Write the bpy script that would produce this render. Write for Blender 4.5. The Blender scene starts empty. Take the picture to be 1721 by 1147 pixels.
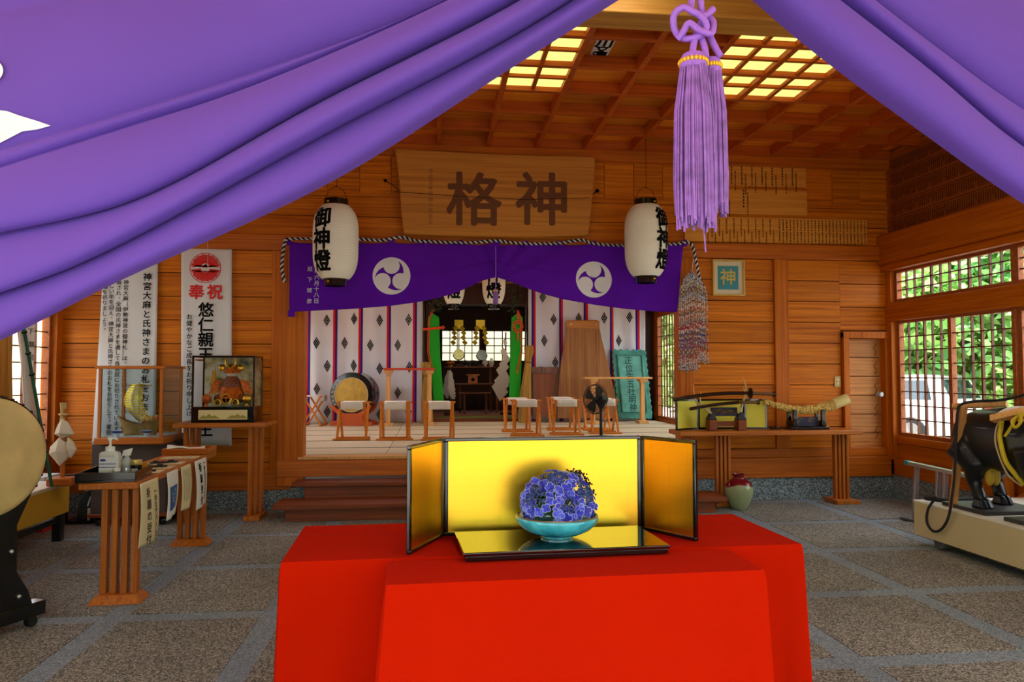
import bpy, bmesh, math, random
from mathutils import Vector, Matrix
random.seed(7)
PI = math.pi
SC = bpy.context.scene
COL = SC.collection

# ------------------------------------------------------------------ camera, world, sun, exposure
FPX, EYE = 1240.0, 1.45
YAW, PITCH = math.atan(135 / 1240.0), math.radians(2.5)
FWD = Vector((math.sin(YAW) * math.cos(PITCH), math.cos(YAW) * math.cos(PITCH), math.sin(PITCH)))
RGT = Vector((math.cos(YAW), -math.sin(YAW), 0))
UPV = RGT.cross(FWD)
cam = bpy.data.cameras.new('camera')
cam.sensor_width = 36
cam.lens = 36 * FPX / 1721
cam.clip_start = 0.05
camo = bpy.data.objects.new('camera', cam)
COL.objects.link(camo)
camo.matrix_world = Matrix(((RGT.x, UPV.x, -FWD.x, 0), (RGT.y, UPV.y, -FWD.y, 0), (RGT.z, UPV.z, -FWD.z, EYE), (0, 0, 0, 1)))
SC.camera = camo

w = bpy.data.worlds.new('sky')
SC.world = w
w.use_nodes = True
bg = w.node_tree.nodes['Background']
bg.inputs[0].default_value = (0.86, 0.93, 1.0, 1)
bg.inputs[1].default_value = 6.5
sun = bpy.data.lights.new('sun', 'SUN')
sun.energy = 15.0
sun.angle = math.radians(4)
sun.color = (1, 0.95, 0.85)
suno = bpy.data.objects.new('sun', sun)
COL.objects.link(suno)
suno.rotation_euler = Vector((0.5, 0.25, -1)).to_track_quat('-Z', 'Y').to_euler()
SC.view_settings.view_transform = 'Standard'
SC.view_settings.look = 'None'
SC.view_settings.gamma = 1
SC.view_settings.use_curve_mapping = False
SC.view_settings.exposure = 0.0
SC.cycles.max_bounces = 12
SC.cycles.diffuse_bounces = 7
SC.cycles.transparent_max_bounces = 16
SC.cycles.caustics_reflective = False
SC.cycles.caustics_refractive = False
SC.cycles.sample_clamp_indirect = 6


def at(px, py, X=None, Y=None, Z=None):
    """The place in the room seen at a pixel of the photograph, on the plane X, Y or Z."""
    r = FWD + RGT * ((px - 860.5) / FPX) - UPV * ((py - 573.5) / FPX)
    if X is not None:
        t = X / r.x
    elif Y is not None:
        t = Y / r.y
    else:
        t = (Z - EYE) / r.z
    return Vector((0, 0, EYE)) + r * t


# ------------------------------------------------------------------ materials
MATS = {}


def lin(c):
    return tuple((x / 12.92 if x <= 0.04045 else ((x + 0.055) / 1.055) ** 2.4) for x in (v / 255.0 for v in c))


class NT:
    def __init__(s, name):
        s.m = bpy.data.materials.new(name)
        s.m.use_nodes = True
        s.t = s.m.node_tree
        s.b = s.t.nodes['Principled BSDF']
        s.out = s.t.nodes['Material Output']

    def n(s, typ, **kw):
        nd = s.t.nodes.new('ShaderNode' + typ)
        for k, v in kw.items():
            if k.startswith('i_'):
                key = k[2:]
                nd.inputs[int(key) if key.isdigit() else key].default_value = v
            else:
                setattr(nd, k, v)
        return nd

    def l(s, a, b):
        s.t.links.new(a, b)

    def ramp(s, stops, src, interp='LINEAR'):
        r = s.n('ValToRGB')
        r.color_ramp.interpolation = interp
        els = r.color_ramp.elements
        while len(els) < len(stops):
            els.new(0.5)
        for e, (p, c) in zip(els, stops):
            e.position = p
            e.color = (c[0], c[1], c[2], 1)
        s.l(src, r.inputs[0])
        return r.outputs[0]


def flat(name, c, rough=0.55, metal=0.0, spec=0.4, emit=None, estr=0, coat=0, bump=0, bscale=60, srgb=True, sub=None, var=0.0, vscale=3.0, alpha=None):
    if name in MATS:
        return MATS[name]
    t = NT(name)
    col = lin(c) if srgb else c
    b = t.b
    b.inputs['Base Color'].default_value = (*col, 1)
    b.inputs['Roughness'].default_value = rough
    b.inputs['Metallic'].default_value = metal
    b.inputs['Specular IOR Level'].default_value = spec
    if coat:
        b.inputs['Coat Weight'].default_value = coat
        b.inputs['Coat Roughness'].default_value = 0.06
    if emit:
        b.inputs['Emission Color'].default_value = (*lin(emit), 1)
        b.inputs['Emission Strength'].default_value = estr
    tc = None
    if var or bump:
        tc = t.n('TexCoord')
    if var:
        nz = t.n('TexNoise', i_Scale=vscale, i_Detail=5.0)
        t.l(tc.outputs['Object'], nz.inputs['Vector'])
        o = t.ramp([(0.3, [x * (1 - var) for x in col]), (0.7, [min(1, x * (1 + var)) for x in col])], nz.outputs['Fac'])
        t.l(o, b.inputs['Base Color'])
    if bump:
        nz = t.n('TexNoise', i_Scale=bscale, i_Detail=4.0)
        t.l(tc.outputs['Object'], nz.inputs['Vector'])
        bp = t.n('Bump', i_Strength=bump, i_Distance=0.01)
        t.l(nz.outputs['Fac'], bp.inputs['Height'])
        t.l(bp.outputs['Normal'], b.inputs['Normal'])
    MATS[name] = t.m
    return t.m


def wood(name, dark, light, axis='X', rough=0.5, scale=1.0, island=0.35, coat=0.0, spec=0.35):
    """Wood with grain running along one axis; boards differ a little in tone."""
    if name in MATS:
        return MATS[name]
    t = NT(name)
    d, li = lin(dark), lin(light)
    tc = t.n('TexCoord')
    mp = t.n('Mapping')
    st = {'X': (0.5, 24, 24), 'Y': (24, 0.5, 24), 'Z': (24, 24, 0.5)}[axis]
    mp.inputs['Scale'].default_value = tuple(x * scale for x in st)
    t.l(tc.outputs['Object'], mp.inputs['Vector'])
    geo = t.n('NewGeometry')
    addv = t.n('VectorMath', operation='ADD')
    mul = t.n('VectorMath', operation='SCALE')
    mul.inputs['Scale'].default_value = 13.7
    cmb = t.n('CombineXYZ')
    for i in range(3):
        t.l(geo.outputs['Random Per Island'], cmb.inputs[i])
    t.l(cmb.outputs[0], mul.inputs[0])
    t.l(mp.outputs[0], addv.inputs[0])
    t.l(mul.outputs[0], addv.inputs[1])
    n1 = t.n('TexNoise', i_Scale=1.6, i_Detail=7.0, i_Roughness=0.6, i_Distortion=0.35)
    t.l(addv.outputs[0], n1.inputs['Vector'])
    n2 = t.n('TexNoise', i_Scale=9.0, i_Detail=4.0)
    t.l(addv.outputs[0], n2.inputs['Vector'])
    mx = t.n('Math', operation='MULTIPLY_ADD', i_1=0.3)
    t.l(n2.outputs['Fac'], mx.inputs[0])
    t.l(n1.outputs['Fac'], mx.inputs[2])
    md = [(a + b) / 2 for a, b in zip(d, li)]
    c = t.ramp([(0.38, d), (0.62, md), (0.9, li)], mx.outputs[0])
    hsv = t.n('HueSaturation')
    mr = t.n('MapRange', i_3=1 - island, i_4=1 + island)
    t.l(geo.outputs['Random Per Island'], mr.inputs[0])
    t.l(mr.outputs[0], hsv.inputs['Value'])
    t.l(c, hsv.inputs['Color'])
    t.l(hsv.outputs[0], t.b.inputs['Base Color'])
    t.b.inputs['Roughness'].default_value = rough
    t.b.inputs['Specular IOR Level'].default_value = spec
    if coat:
        t.b.inputs['Coat Weight'].default_value = coat
        t.b.inputs['Coat Roughness'].default_value = 0.15
    bp = t.n('Bump', i_Strength=0.12, i_Distance=0.01)
    t.l(mx.outputs[0], bp.inputs['Height'])
    t.l(bp.outputs['Normal'], t.b.inputs['Normal'])
    MATS[name] = t.m
    return t.m


def speckle(name, a, b, c, scale=260, rough=0.7, bump=0.3):
    if name in MATS:
        return MATS[name]
    t = NT(name)
    tc = t.n('TexCoord')
    v = t.n('TexVoronoi', i_Scale=scale)
    t.l(tc.outputs['Object'], v.inputs['Vector'])
    sep = t.n('SeparateColor')
    t.l(v.outputs['Color'], sep.inputs[0])
    col = t.ramp([(0.0, lin(a)), (0.45, lin(b)), (0.9, lin(c))], sep.outputs[0])
    nz = t.n('TexNoise', i_Scale=1.2, i_Detail=4.0)
    t.l(tc.outputs['Object'], nz.inputs['Vector'])
    mr = t.n('MapRange', i_1=0.3, i_2=0.7, i_3=0.82, i_4=1.15)
    t.l(nz.outputs['Fac'], mr.inputs[0])
    hsv = t.n('HueSaturation')
    t.l(mr.outputs[0], hsv.inputs['Value'])
    t.l(col, hsv.inputs['Color'])
    t.l(hsv.outputs[0], t.b.inputs['Base Color'])
    t.b.inputs['Roughness'].default_value = rough
    bp = t.n('Bump', i_Strength=bump, i_Distance=0.004)
    t.l(v.outputs['Distance'], bp.inputs['Height'])
    t.l(bp.outputs['Normal'], t.b.inputs['Normal'])
    MATS[name] = t.m
    return t.m


def cloth(name, c, rough=0.85, sheen=0.3, weave=900, var=0.06, transl=0.0):
    if name in MATS:
        return MATS[name]
    t = NT(name)
    col = lin(c)
    tc = t.n('TexCoord')
    nz = t.n('TexNoise', i_Scale=2.0, i_Detail=4.0)
    t.l(tc.outputs['Object'], nz.inputs['Vector'])
    o = t.ramp([(0.3, [x * (1 - var) for x in col]), (0.7, [min(1, x * (1 + var)) for x in col])], nz.outputs['Fac'])
    t.l(o, t.b.inputs['Base Color'])
    t.b.inputs['Roughness'].default_value = rough
    t.b.inputs['Specular IOR Level'].default_value = 0.2
    t.b.inputs['Sheen Weight'].default_value = sheen
    t.b.inputs['Sheen Roughness'].default_value = 0.5
    t.b.inputs['Sheen Tint'].default_value = (*[min(1, x * 2 + 0.1) for x in col], 1)
    w2 = t.n('TexNoise', i_Scale=float(weave), i_Detail=1.0)
    t.l(tc.outputs['Object'], w2.inputs['Vector'])
    bp = t.n('Bump', i_Strength=0.08, i_Distance=0.002)
    t.l(w2.outputs['Fac'], bp.inputs['Height'])
    t.l(bp.outputs['Normal'], t.b.inputs['Normal'])
    if transl:
        tr = t.n('BsdfTranslucent')
        tr.inputs[0].default_value = (*col, 1)
        ms = t.n('MixShader', i_0=transl)
        t.l(t.b.outputs[0], ms.inputs[1])
        t.l(tr.outputs[0], ms.inputs[2])
        t.l(ms.outputs[0], t.out.inputs[0])
    MATS[name] = t.m
    return t.m


def glassy(name, tint=(1, 1, 1), refl=1.0):
    if name in MATS:
        return MATS[name]
    t = NT(name)
    tr = t.n('BsdfTransparent')
    tr.inputs[0].default_value = (*tint, 1)
    gl = t.n('BsdfGlossy', i_Roughness=0.02)
    fr = t.n('Fresnel', i_IOR=1.45)
    geo = t.n('NewGeometry')
    inv = t.n('Math', operation='SUBTRACT', i_0=refl)
    t.l(geo.outputs['Backfacing'], inv.inputs[1])
    inv.use_clamp = True
    mm = t.n('Math', operation='MULTIPLY')
    t.l(fr.outputs[0], mm.inputs[0])
    t.l(inv.outputs[0], mm.inputs[1])
    ms = t.n('MixShader')
    t.l(mm.outputs[0], ms.inputs[0])
    t.l(tr.outputs[0], ms.inputs[1])
    t.l(gl.outputs[0], ms.inputs[2])
    t.l(ms.outputs[0], t.out.inputs[0])
    MATS[name] = t.m
    return t.m


def confetti(name, stops, rough=0.7):
    """Every loose piece of a mesh takes one of several colours."""
    if name in MATS:
        return MATS[name]
    t = NT(name)
    geo = t.n('NewGeometry')
    o = t.ramp([(p, lin(c)) for p, c in stops], geo.outputs['Random Per Island'], 'CONSTANT')
    t.l(o, t.b.inputs['Base Color'])
    t.b.inputs['Roughness'].default_value = rough
    MATS[name] = t.m
    return t.m


def leafmat(name, c1, c2):
    if name in MATS:
        return MATS[name]
    t = NT(name)
    geo = t.n('NewGeometry')
    o = t.ramp([(0, lin(c1)), (1, lin(c2))], geo.outputs['Random Per Island'])
    t.l(o, t.b.inputs['Base Color'])
    t.b.inputs['Roughness'].default_value = 0.5
    tr = t.n('BsdfTranslucent')
    t.l(o, tr.inputs[0])
    ms = t.n('MixShader', i_0=0.4)
    t.l(t.b.outputs[0], ms.inputs[1])
    t.l(tr.outputs[0], ms.inputs[2])
    t.l(ms.outputs[0], t.out.inputs[0])
    MATS[name] = t.m
    return t.m


# ------------------------------------------------------------------ mesh building
class MB:
    def __init__(s):
        s.v, s.f, s.mi, s.cur = [], [], [], 0

    def face(s, idx):
        s.f.append(tuple(idx))
        s.mi.append(s.cur)

    def poly(s, pts):
        k = len(s.v)
        s.v += [Vector(p) for p in pts]
        s.face(range(k, k + len(pts)))
        return s

    def hexa(s, p):
        k = len(s.v)
        s.v += [Vector(q) for q in p]
        for f in ((0, 3, 2, 1), (4, 5, 6, 7), (0, 1, 5, 4), (1, 2, 6, 5), (2, 3, 7, 6), (3, 0, 4, 7)):
            s.face([k + i for i in f])
        return s

    def bx(s, x0, x1, y0, y1, z0, z1):
        return s.hexa([(x0, y0, z0), (x1, y0, z0), (x1, y1, z0), (x0, y1, z0), (x0, y0, z1), (x1, y0, z1), (x1, y1, z1), (x0, y1, z1)])

    def box(s, c, sz, rz=0.0):
        cs, sn = math.cos(rz), math.sin(rz)
        P = []
        for dz in (-.5, .5):
            for dx, dy in ((-.5, -.5), (.5, -.5), (.5, .5), (-.5, .5)):
                x, y = dx * sz[0], dy * sz[1]
                P.append((c[0] + x * cs - y * sn, c[1] + x * sn + y * cs, c[2] + dz * sz[2]))
        return s.hexa(P)

    def bar(s, a, b, w, h, up=(0, 0, 1)):
        a, b, up = Vector(a), Vector(b), Vector(up)
        d = (b - a).normalized()
        sd = d.cross(up)
        if sd.length < 1e-4:
            sd = d.cross(Vector((0, 1, 0)))
        sd.normalize()
        u = sd.cross(d).normalized()
        P = []
        for q in (a, b):
            P += [q - sd * w / 2 - u * h / 2, q + sd * w / 2 - u * h / 2, q + sd * w / 2 + u * h / 2, q - sd * w / 2 + u * h / 2]
        return s.hexa(P)

    def tube(s, pts, r, seg=8, closed=False, caps=True, flat=1.0):
        pts = [Vector(p) for p in pts]
        n = len(pts)
        rr = r if isinstance(r, (list, tuple)) else [r] * n
        rings = []
        nrm = None
        for i, p in enumerate(pts):
            if closed:
                d = pts[(i + 1) % n] - pts[i - 1]
            else:
                d = pts[min(i + 1, n - 1)] - pts[max(i - 1, 0)]
            if d.length < 1e-9:
                d = Vector((0, 0, 1))
            d.normalize()
            if nrm is None:
                nrm = d.cross(Vector((0, 0, 1)))
                if nrm.length < 1e-3:
                    nrm = d.cross(Vector((0, 1, 0)))
            nrm = nrm - d * nrm.dot(d)
            nrm.normalize()
            bi = d.cross(nrm)
            k = len(s.v)
            for j in range(seg):
                a = 2 * PI * j / seg
                s.v.append(p + nrm * (math.cos(a) * rr[i]) + bi * (math.sin(a) * rr[i] * flat))
            rings.append(k)
        m = n if closed else n - 1
        for i in range(m):
            a, b = rings[i], rings[(i + 1) % n]
            for j in range(seg):
                j2 = (j + 1) % seg
                s.face((a + j, a + j2, b + j2, b + j))
        if caps and not closed:
            s.face([rings[0] + j for j in reversed(range(seg))])
            s.face([rings[-1] + j for j in range(seg)])
        return s

    def cyl(s, a, b, r0, r1=None, seg=20, caps=True):
        return s.tube([a, b], [r0, r0 if r1 is None else r1], seg, caps=caps)

    def lathe(s, prof, c=(0, 0, 0), seg=32, axis=(0, 0, 1), sx=1.0, sy=1.0):
        c, ax = Vector(c), Vector(axis).normalized()
        u = ax.cross(Vector((0, 1, 0)))
        if u.length < 1e-3:
            u = Vector((1, 0, 0))
        u.normalize()
        v = ax.cross(u)
        rings = []
        for r, z in prof:
            k = len(s.v)
            if r < 1e-6:
                s.v.append(c + ax * z)
                rings.append((k, 1))
            else:
                for j in range(seg):
                    a = 2 * PI * j / seg
                    s.v.append(c + ax * z + u * (r * sx * math.cos(a)) + v * (r * sy * math.sin(a)))
                rings.append((k, seg))
        for (a, na), (b, nb) in zip(rings, rings[1:]):
            for j in range(seg):
                j2 = (j + 1) % seg
                if na == 1 and nb == 1:
                    continue
                if na == 1:
                    s.face((a, b + j2, b + j))
                elif nb == 1:
                    s.face((a + j, a + j2, b))
                else:
                    s.face((a + j, a + j2, b + j2, b + j))
        return s

    def ball(s, c, r, seg=16, rings=10, sc=(1, 1, 1)):
        k0 = len(s.v)
        s.lathe([(r * math.sin(PI * i / rings) if 0 < i < rings else 0, -r * math.cos(PI * i / rings)) for i in range(rings + 1)], (0, 0, 0), seg)
        for i in range(k0, len(s.v)):
            q = s.v[i]
            s.v[i] = Vector((c[0] + q.x * sc[0], c[1] + q.y * sc[1], c[2] + q.z * sc[2]))
        return s

    def prism(s, poly, o, u, v, depth):
        """poly in (u, v) about o, pushed by depth along u x v."""
        o, u, v = Vector(o), Vector(u), Vector(v)
        w_ = u.cross(v).normalized() * depth
        n = len(poly)
        k = len(s.v)
        s.v += [o + u * a + v * b for a, b in poly]
        s.v += [o + u * a + v * b + w_ for a, b in poly]
        s.face([k + i for i in reversed(range(n))])
        s.face([k + n + i for i in range(n)])
        for i in range(n):
            j = (i + 1) % n
            s.face((k + i, k + j, k + n + j, k + n + i))
        return s

    def grid(s, fn, nu, nv, mat=None, wrap=False):
        k = len(s.v)
        for j in range(nv + 1):
            for i in range(nu + 1):
                s.v.append(Vector(fn(i / nu, j / nv)))
        for j in range(nv):
            for i in range(nu):
                a = k + j * (nu + 1) + i
                if mat:
                    s.cur = mat(i, j)
                s.face((a, a + 1, a + nu + 2, a + nu + 1))
        return s

    def build(s, name, mats, parent=None, smooth=None, bevel=0.0, thick=0.0, world=False, sharp=40, subs=0, recalc=True):
        me = bpy.data.meshes.new(name)
        vs = s.v
        if parent is not None and world:
            inv = (Matrix.Translation(parent.location) @ parent.rotation_euler.to_matrix().to_4x4()).inverted()
            pp = parent.parent
            if pp is not None:
                inv = inv @ (Matrix.Translation(pp.location) @ pp.rotation_euler.to_matrix().to_4x4()).inverted()
            vs = [inv @ q for q in vs]
        me.from_pydata([tuple(q) for q in vs], [], s.f)
        mats = mats if isinstance(mats, (list, tuple)) else [mats]
        for m in mats:
            me.materials.append(m)
        if len(mats) > 1:
            me.polygons.foreach_set('material_index', s.mi)
        me.update()
        if recalc:
            bm = bmesh.new()
            bm.from_mesh(me)
            bmesh.ops.recalc_face_normals(bm, faces=bm.faces)
            bm.to_mesh(me)
            bm.free()
        if smooth is not False:
            me.polygons.foreach_set('use_smooth', [True] * len(me.polygons))
            me.set_sharp_from_angle(angle=math.radians(sharp if smooth is None else smooth))
        o = bpy.data.objects.new(name, me)
        COL.objects.link(o)
        if parent is not None:
            o.parent = parent
        if thick:
            md = o.modifiers.new('thickness', 'SOLIDIFY')
            md.thickness = abs(thick)
            md.offset = -1 if thick > 0 else 1
        if subs:
            md = o.modifiers.new('smooth', 'SUBSURF')
            md.levels = md.render_levels = subs
        if bevel:
            md = o.modifiers.new('bevel', 'BEVEL')
            md.width = bevel
            md.segments = 2
            md.limit_method = 'ANGLE'
            md.angle_limit = math.radians(50)
            md.harden_normals = False
        return o


def tag(o, label, cat, group=None, kind=None):
    if label:
        o['label'] = label
    if cat:
        o['category'] = cat
    if group:
        o['group'] = group
    if kind:
        o['kind'] = kind
    return o


def thing(name, label, cat, loc=(0, 0, 0), rz=0.0, group=None):
    o = bpy.data.objects.new(name, None)
    o.empty_display_size = 0.1
    COL.objects.link(o)
    o.location = loc
    o.rotation_euler = (0, 0, rz)
    return tag(o, label, cat, group)


def struct(o):
    o['kind'] = 'structure'
    return o


def copy_tree(o, parent=None):
    c = o.copy()
    COL.objects.link(c)
    if parent is not None:
        c.parent = parent
    for ch in [q for q in bpy.data.objects if q.parent == o]:
        copy_tree(ch, c)
    return c


# ------------------------------------------------------------------ lettering
GL = {}


def glyph(ch, bold=0.0, sub=0):
    key = (ch, bold, sub)
    if key in GL:
        return GL[key]
    cu = bpy.data.curves.new('ink', 'FONT')
    cu.body = ch
    cu.resolution_u = 2
    cu.offset = bold
    ob = bpy.data.objects.new('ink', cu)
    COL.objects.link(ob)
    dg = bpy.context.evaluated_depsgraph_get()
    me = bpy.data.meshes.new_from_object(ob.evaluated_get(dg))
    bm = bmesh.new()
    bm.from_mesh(me)
    if sub:
        bmesh.ops.triangulate(bm, faces=bm.faces)
        for _ in range(5):
            es = [e for e in bm.edges if e.calc_length() > sub]
            if not es:
                break
            bmesh.ops.subdivide_edges(bm, edges=es, cuts=1)
            bmesh.ops.triangulate(bm, faces=bm.faces)
    bm.verts.ensure_lookup_table()
    vs = [(q.co.x - 0.5, q.co.y - 0.38) for q in bm.verts]
    fs = [[q.index for q in f.verts] for f in bm.faces]
    bm.free()
    bpy.data.objects.remove(ob)
    bpy.data.curves.remove(cu)
    bpy.data.meshes.remove(me)
    GL[key] = (vs, fs)
    return GL[key]


def write(mb, ch, fn, size, bold=0.0, sub=0, sx=1.0, slant=0.0):
    vs, fs = glyph(ch, 0.0, sub)
    n = 8 if bold > .03 else 6 if bold > .014 else 3 if bold > .008 else 1
    o_ = Vector(fn(0, 0))
    nn = (Vector(fn(.001, 0)) - o_).cross(Vector(fn(0, .001)) - o_)
    nn = nn.normalized() * .0003 if nn.length > 1e-12 else Vector((0, 0, 0))
    for c in range(n):
        ox, oy = (0, 0) if n == 1 else (bold * math.cos(2 * PI * c / n + .4), bold * math.sin(2 * PI * c / n + .4))
        k = len(mb.v)
        mb.v += [Vector(fn((a + ox) * size * sx + slant * b * size, (b + oy) * size)) + nn * c for a, b in vs]
        for f in fs:
            mb.face([k + i for i in f])


def column(mb, text, top, u, v, size, pitch=None, bold=0.012, sx=1.0):
    """Text running down from top (centre of the first character), u to the right, v up."""
    pitch = pitch or size * 1.05
    top, u, v = Vector(top), Vector(u), Vector(v)
    for i, ch in enumerate(text):
        if ch in ' \u3000':
            continue
        c = top - v * (i * pitch)
        if ch in '、。':
            c = c + u * size * 0.55 + v * size * 0.55
        write(mb, ch, lambda a, b: c + u * a + v * b, size, bold, 0, sx)


def scribble(mb, c, u, v, s):
    """One small illegible brushed character, a few crossing strokes."""
    c, u, v = Vector(c), Vector(u), Vector(v)

    def st(a0, b0, a1, b1, w_):
        d = Vector((a1 - a0, b1 - b0))
        n = Vector((-d.y, d.x)).normalized() * w_
        mb.poly([c + u * (a0 + n.x) * s + v * (b0 + n.y) * s, c + u * (a0 - n.x) * s + v * (b0 - n.y) * s,
                 c + u * (a1 - n.x) * s + v * (b1 - n.y) * s, c + u * (a1 + n.x) * s + v * (b1 + n.y) * s])
    k = random.random()
    for b in ((-.3, .05, .38) if k < .5 else (-.1, .3)):
        h = random.uniform(.22, .45)
        st(-h, b, h, b + .06, .085)
    st(random.uniform(-.15, .15), .42, random.uniform(-.15, .15), -.4, .08)
    if k > .3:
        st(-.05, .1, -.42, -.45, .075)
        st(.05, .1, .42, -.45, .075)


# shared materials
W_WALL = wood('wall_cedar', (150, 62, 0), (236, 138, 16), 'X', 0.45, 1.0, 0.13, 0, .22)
W_WALLY = wood('wall_cedar_side', (140, 58, 0), (208, 112, 10), 'Y', 0.5, 1.0, 0.1, 0, .2)
W_WALLZ = wood('post_cedar', (150, 64, 0), (218, 120, 14), 'Z', 0.45, 1.0, 0.1, 0, .22)
W_BEAM = wood('beam_cedar', (142, 60, 0), (212, 114, 12), 'X', 0.45, 1.0, 0.1)
W_CEIL = wood('ceiling_board', (192, 90, 4), (242, 156, 34), 'X', 0.5, 0.8, 0.3)
W_LAT = wood('ceiling_batten', (152, 60, 0), (214, 102, 12), 'X', 0.5, 1.0, 0.1)
W_DARK = wood('step_wood', (86, 36, 12), (150, 72, 28), 'X', 0.45, 1.0, 0.12)
W_OLD = wood('dark_old_wood', (38, 18, 10), (78, 38, 20), 'Z', 0.6, 1.0, 0.2)
W_FURN = wood('furniture_wood', (146, 70, 14), (206, 120, 38), 'Z', 0.4, 1.2, 0.1)
W_FURNX = wood('furniture_wood_x', (146, 70, 14), (206, 120, 38), 'X', 0.4, 1.2, 0.1)
W_FURNY = wood('furniture_wood_y', (146, 70, 14), (206, 120, 38), 'Y', 0.4, 1.2, 0.1)
W_STOOL = wood('stool_wood', (178, 90, 14), (230, 142, 40), 'Z', 0.45, 1.4, 0.08)
W_PALE = wood('pale_wood', (196, 132, 66), (238, 186, 116), 'Z', 0.5, 1.2, 0.08)
BLACK = flat('black_lacquer', (12, 12, 14), 0.18, coat=0.6)
BLACKM = flat('black_matte', (22, 22, 24), 0.5)
INK = flat('black_ink', (14, 13, 14), 0.8, spec=0.1)
GOLD = flat('gold_metal', (230, 180, 60), 0.3, 1.0)
WHITE = flat('white_paper', (232, 230, 226), 0.8, spec=0.2)
STEEL = flat('steel', (190, 190, 195), 0.3, 0.9)
GLASS = glassy('window_glass')
# ================================================================== the setting
YW, XR, XL, YF, ZC = 8.2, 5.4, -3.9, 1.66, 3.98
STRIP = speckle('floor_joint_stone', (70, 86, 102), (112, 128, 142), (158, 172, 184), 190, 0.55, 0.15)
PANEL = speckle('floor_washed_gravel', (46, 46, 43), (106, 104, 96), (178, 175, 166), 150, 0.75, 0.5)
GRAN = speckle('granite_base', (34, 44, 54), (92, 108, 118), (170, 184, 190), 120, 0.5, 0.2)
DARKGAP = flat('dark_gap', (40, 18, 8), 0.9)

m = MB()
m.bx(XL - .1, XR + .1, -3.0, YW + .1, -.08, -.004)
m.cur = 1
gx = [-5.0, -3.7, -2.8, -1.87, -.94, .08, 1.1, 2.13, 3.16, 4.26, 5.3, 6.3]
gy = [-4.2, -2.2, -1.1, .1, 1.25, 2.4, 3.56, 4.66, 5.8, 6.9, 8.05, 9.2]
for x0, x1 in zip(gx, gx[1:]):
    for y0, y1 in zip(gy, gy[1:]):
        a, b, c, d = max(x0 + .07, XL - .1), min(x1 - .07, XR + .1), max(y0 + .07, -3.0), min(y1 - .07, YW + .1)
        if a < b and c < d:
            m.bx(a, b, c, d, -.01, 0)
struct(m.build('floor', [STRIP, PANEL], smooth=False))
struct(MB().bx(-60, 60, -40, 60, -.3, -.1).build('ground', flat('pale_gravel', (176, 172, 160), 0.9, var=.1, vscale=2), smooth=False))


def hboards(m, x0, x1, z0, z1, y, h=.255, t=.03, axis='x'):
    n = max(1, round((z1 - z0) / h))
    hh = (z1 - z0) / n
    for i in range(n):
        a, b = z0 + i * hh + .004, z0 + (i + 1) * hh - .004
        if axis == 'x':
            m.bx(x0, x1, y, y + t, a, b)
        else:
            m.bx(y, y + t, x0, x1, a, b)


def vboards(m, x0, x1, z0, z1, y, w=.3, t=.03):
    n = max(1, round((x1 - x0) / w))
    ww = (x1 - x0) / n
    for i in range(n):
        m.bx(x0 + i * ww + .002, x0 + (i + 1) * ww - .002, y, y + t, z0, z1)


# back wall, left and right of the opening
m = MB()
hboards(m, XL, -1.64, .24, 2.78, YW)
m.cur = 1
m.bx(XL - .1, -1.5, YW + .03, YW + .12, 0, ZC + .2)
m.build('wall_back_left', [W_WALL, DARKGAP], bevel=.003)
m = MB()
hboards(m, 2.98, 3.96, .58, 2.78, YW)
hboards(m, 4.13, 4.78, .58, 2.78, YW)
hboards(m, 4.78, XR, 1.95, 2.78, YW)
m.cur = 1
m.bx(2.9, 4.78, YW + .03, YW + .12, 0, ZC + .2)
m.bx(4.78, XR + .1, YW + .03, YW + .12, 1.93, ZC + .2)
m.bx(4.78, XR + .1, YW + .16, YW + .2, 0, 2)
m.build('wall_back_right', [W_WALL, DARKGAP], bevel=.003)
m = MB()
hboards(m, XL, XR, 2.95, 3.40, YW, .225)
vboards(m, XL, XR, 3.44, ZC + .1, YW, .34)
m.bx(XL, XR, YW - .02, YW + .03, 3.40, 3.44)
m.cur = 1
m.bx(XL, XR, YW + .03, YW + .12, 2.8, ZC + .2)
m.build('wall_back_upper', [W_WALL, DARKGAP], bevel=.003)
for n in ('wall_back_left', 'wall_back_right', 'wall_back_upper'):
    struct(bpy.data.objects[n])
struct(MB().bx(XL, XR, YW - .06, YW + .12, 2.78, 2.95).build('trim_1', W_BEAM, bevel=.006))
struct(MB().bx(XL, XR, YW - .10, YW + .05, 3.86, 3.98).build('trim_2', W_BEAM, bevel=.006))
m = MB()
for a, b in ((-1.64, -1.37), (2.82, 2.98)):
    m.bx(a, b, YW - .05, YW + .16, 0.24, 2.78)
m.bx(3.96, 4.13, YW - .035, YW + .03, .58, 2.78)
m.bx(-1.72, -1.64, YW - .02, YW + .03, .24, 2.78)
struct(m.build('trim_3', W_WALLZ, bevel=.005))
# the sill rails and the granite footing
m = MB()
m.bx(2.98, XR, YW - .03, YW + .1, .48, .58)
m.bx(2.98, XR, YW - .05, YW + .1, .25, .478)
m.bx(XL, -1.5, YW - .03, YW + .1, .2, .40)
m.bx(-1.64, 2.98, YW - .06, YW + .12, .34, .52)
struct(m.build('baseboard_back', W_BEAM, bevel=.006))
struct(MB().bx(-1.42, 2.86, YW - .065, YW + .16, .522, .552).build('trim_4', W_PALE, bevel=.004))
m = MB()
m.bx(XL, 1, YW - .02, YW + .12, -.02, .22)
m.bx(1, XR, YW - .02, YW + .12, -.02, .25)
m.bx(XR - .03, XR + .1, YF, YW, -.02, .27)
m.bx(XL - .1, XL + .03, YF, YW, -.02, .22)
struct(m.build('baseboard_stone', GRAN, smooth=False))
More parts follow.
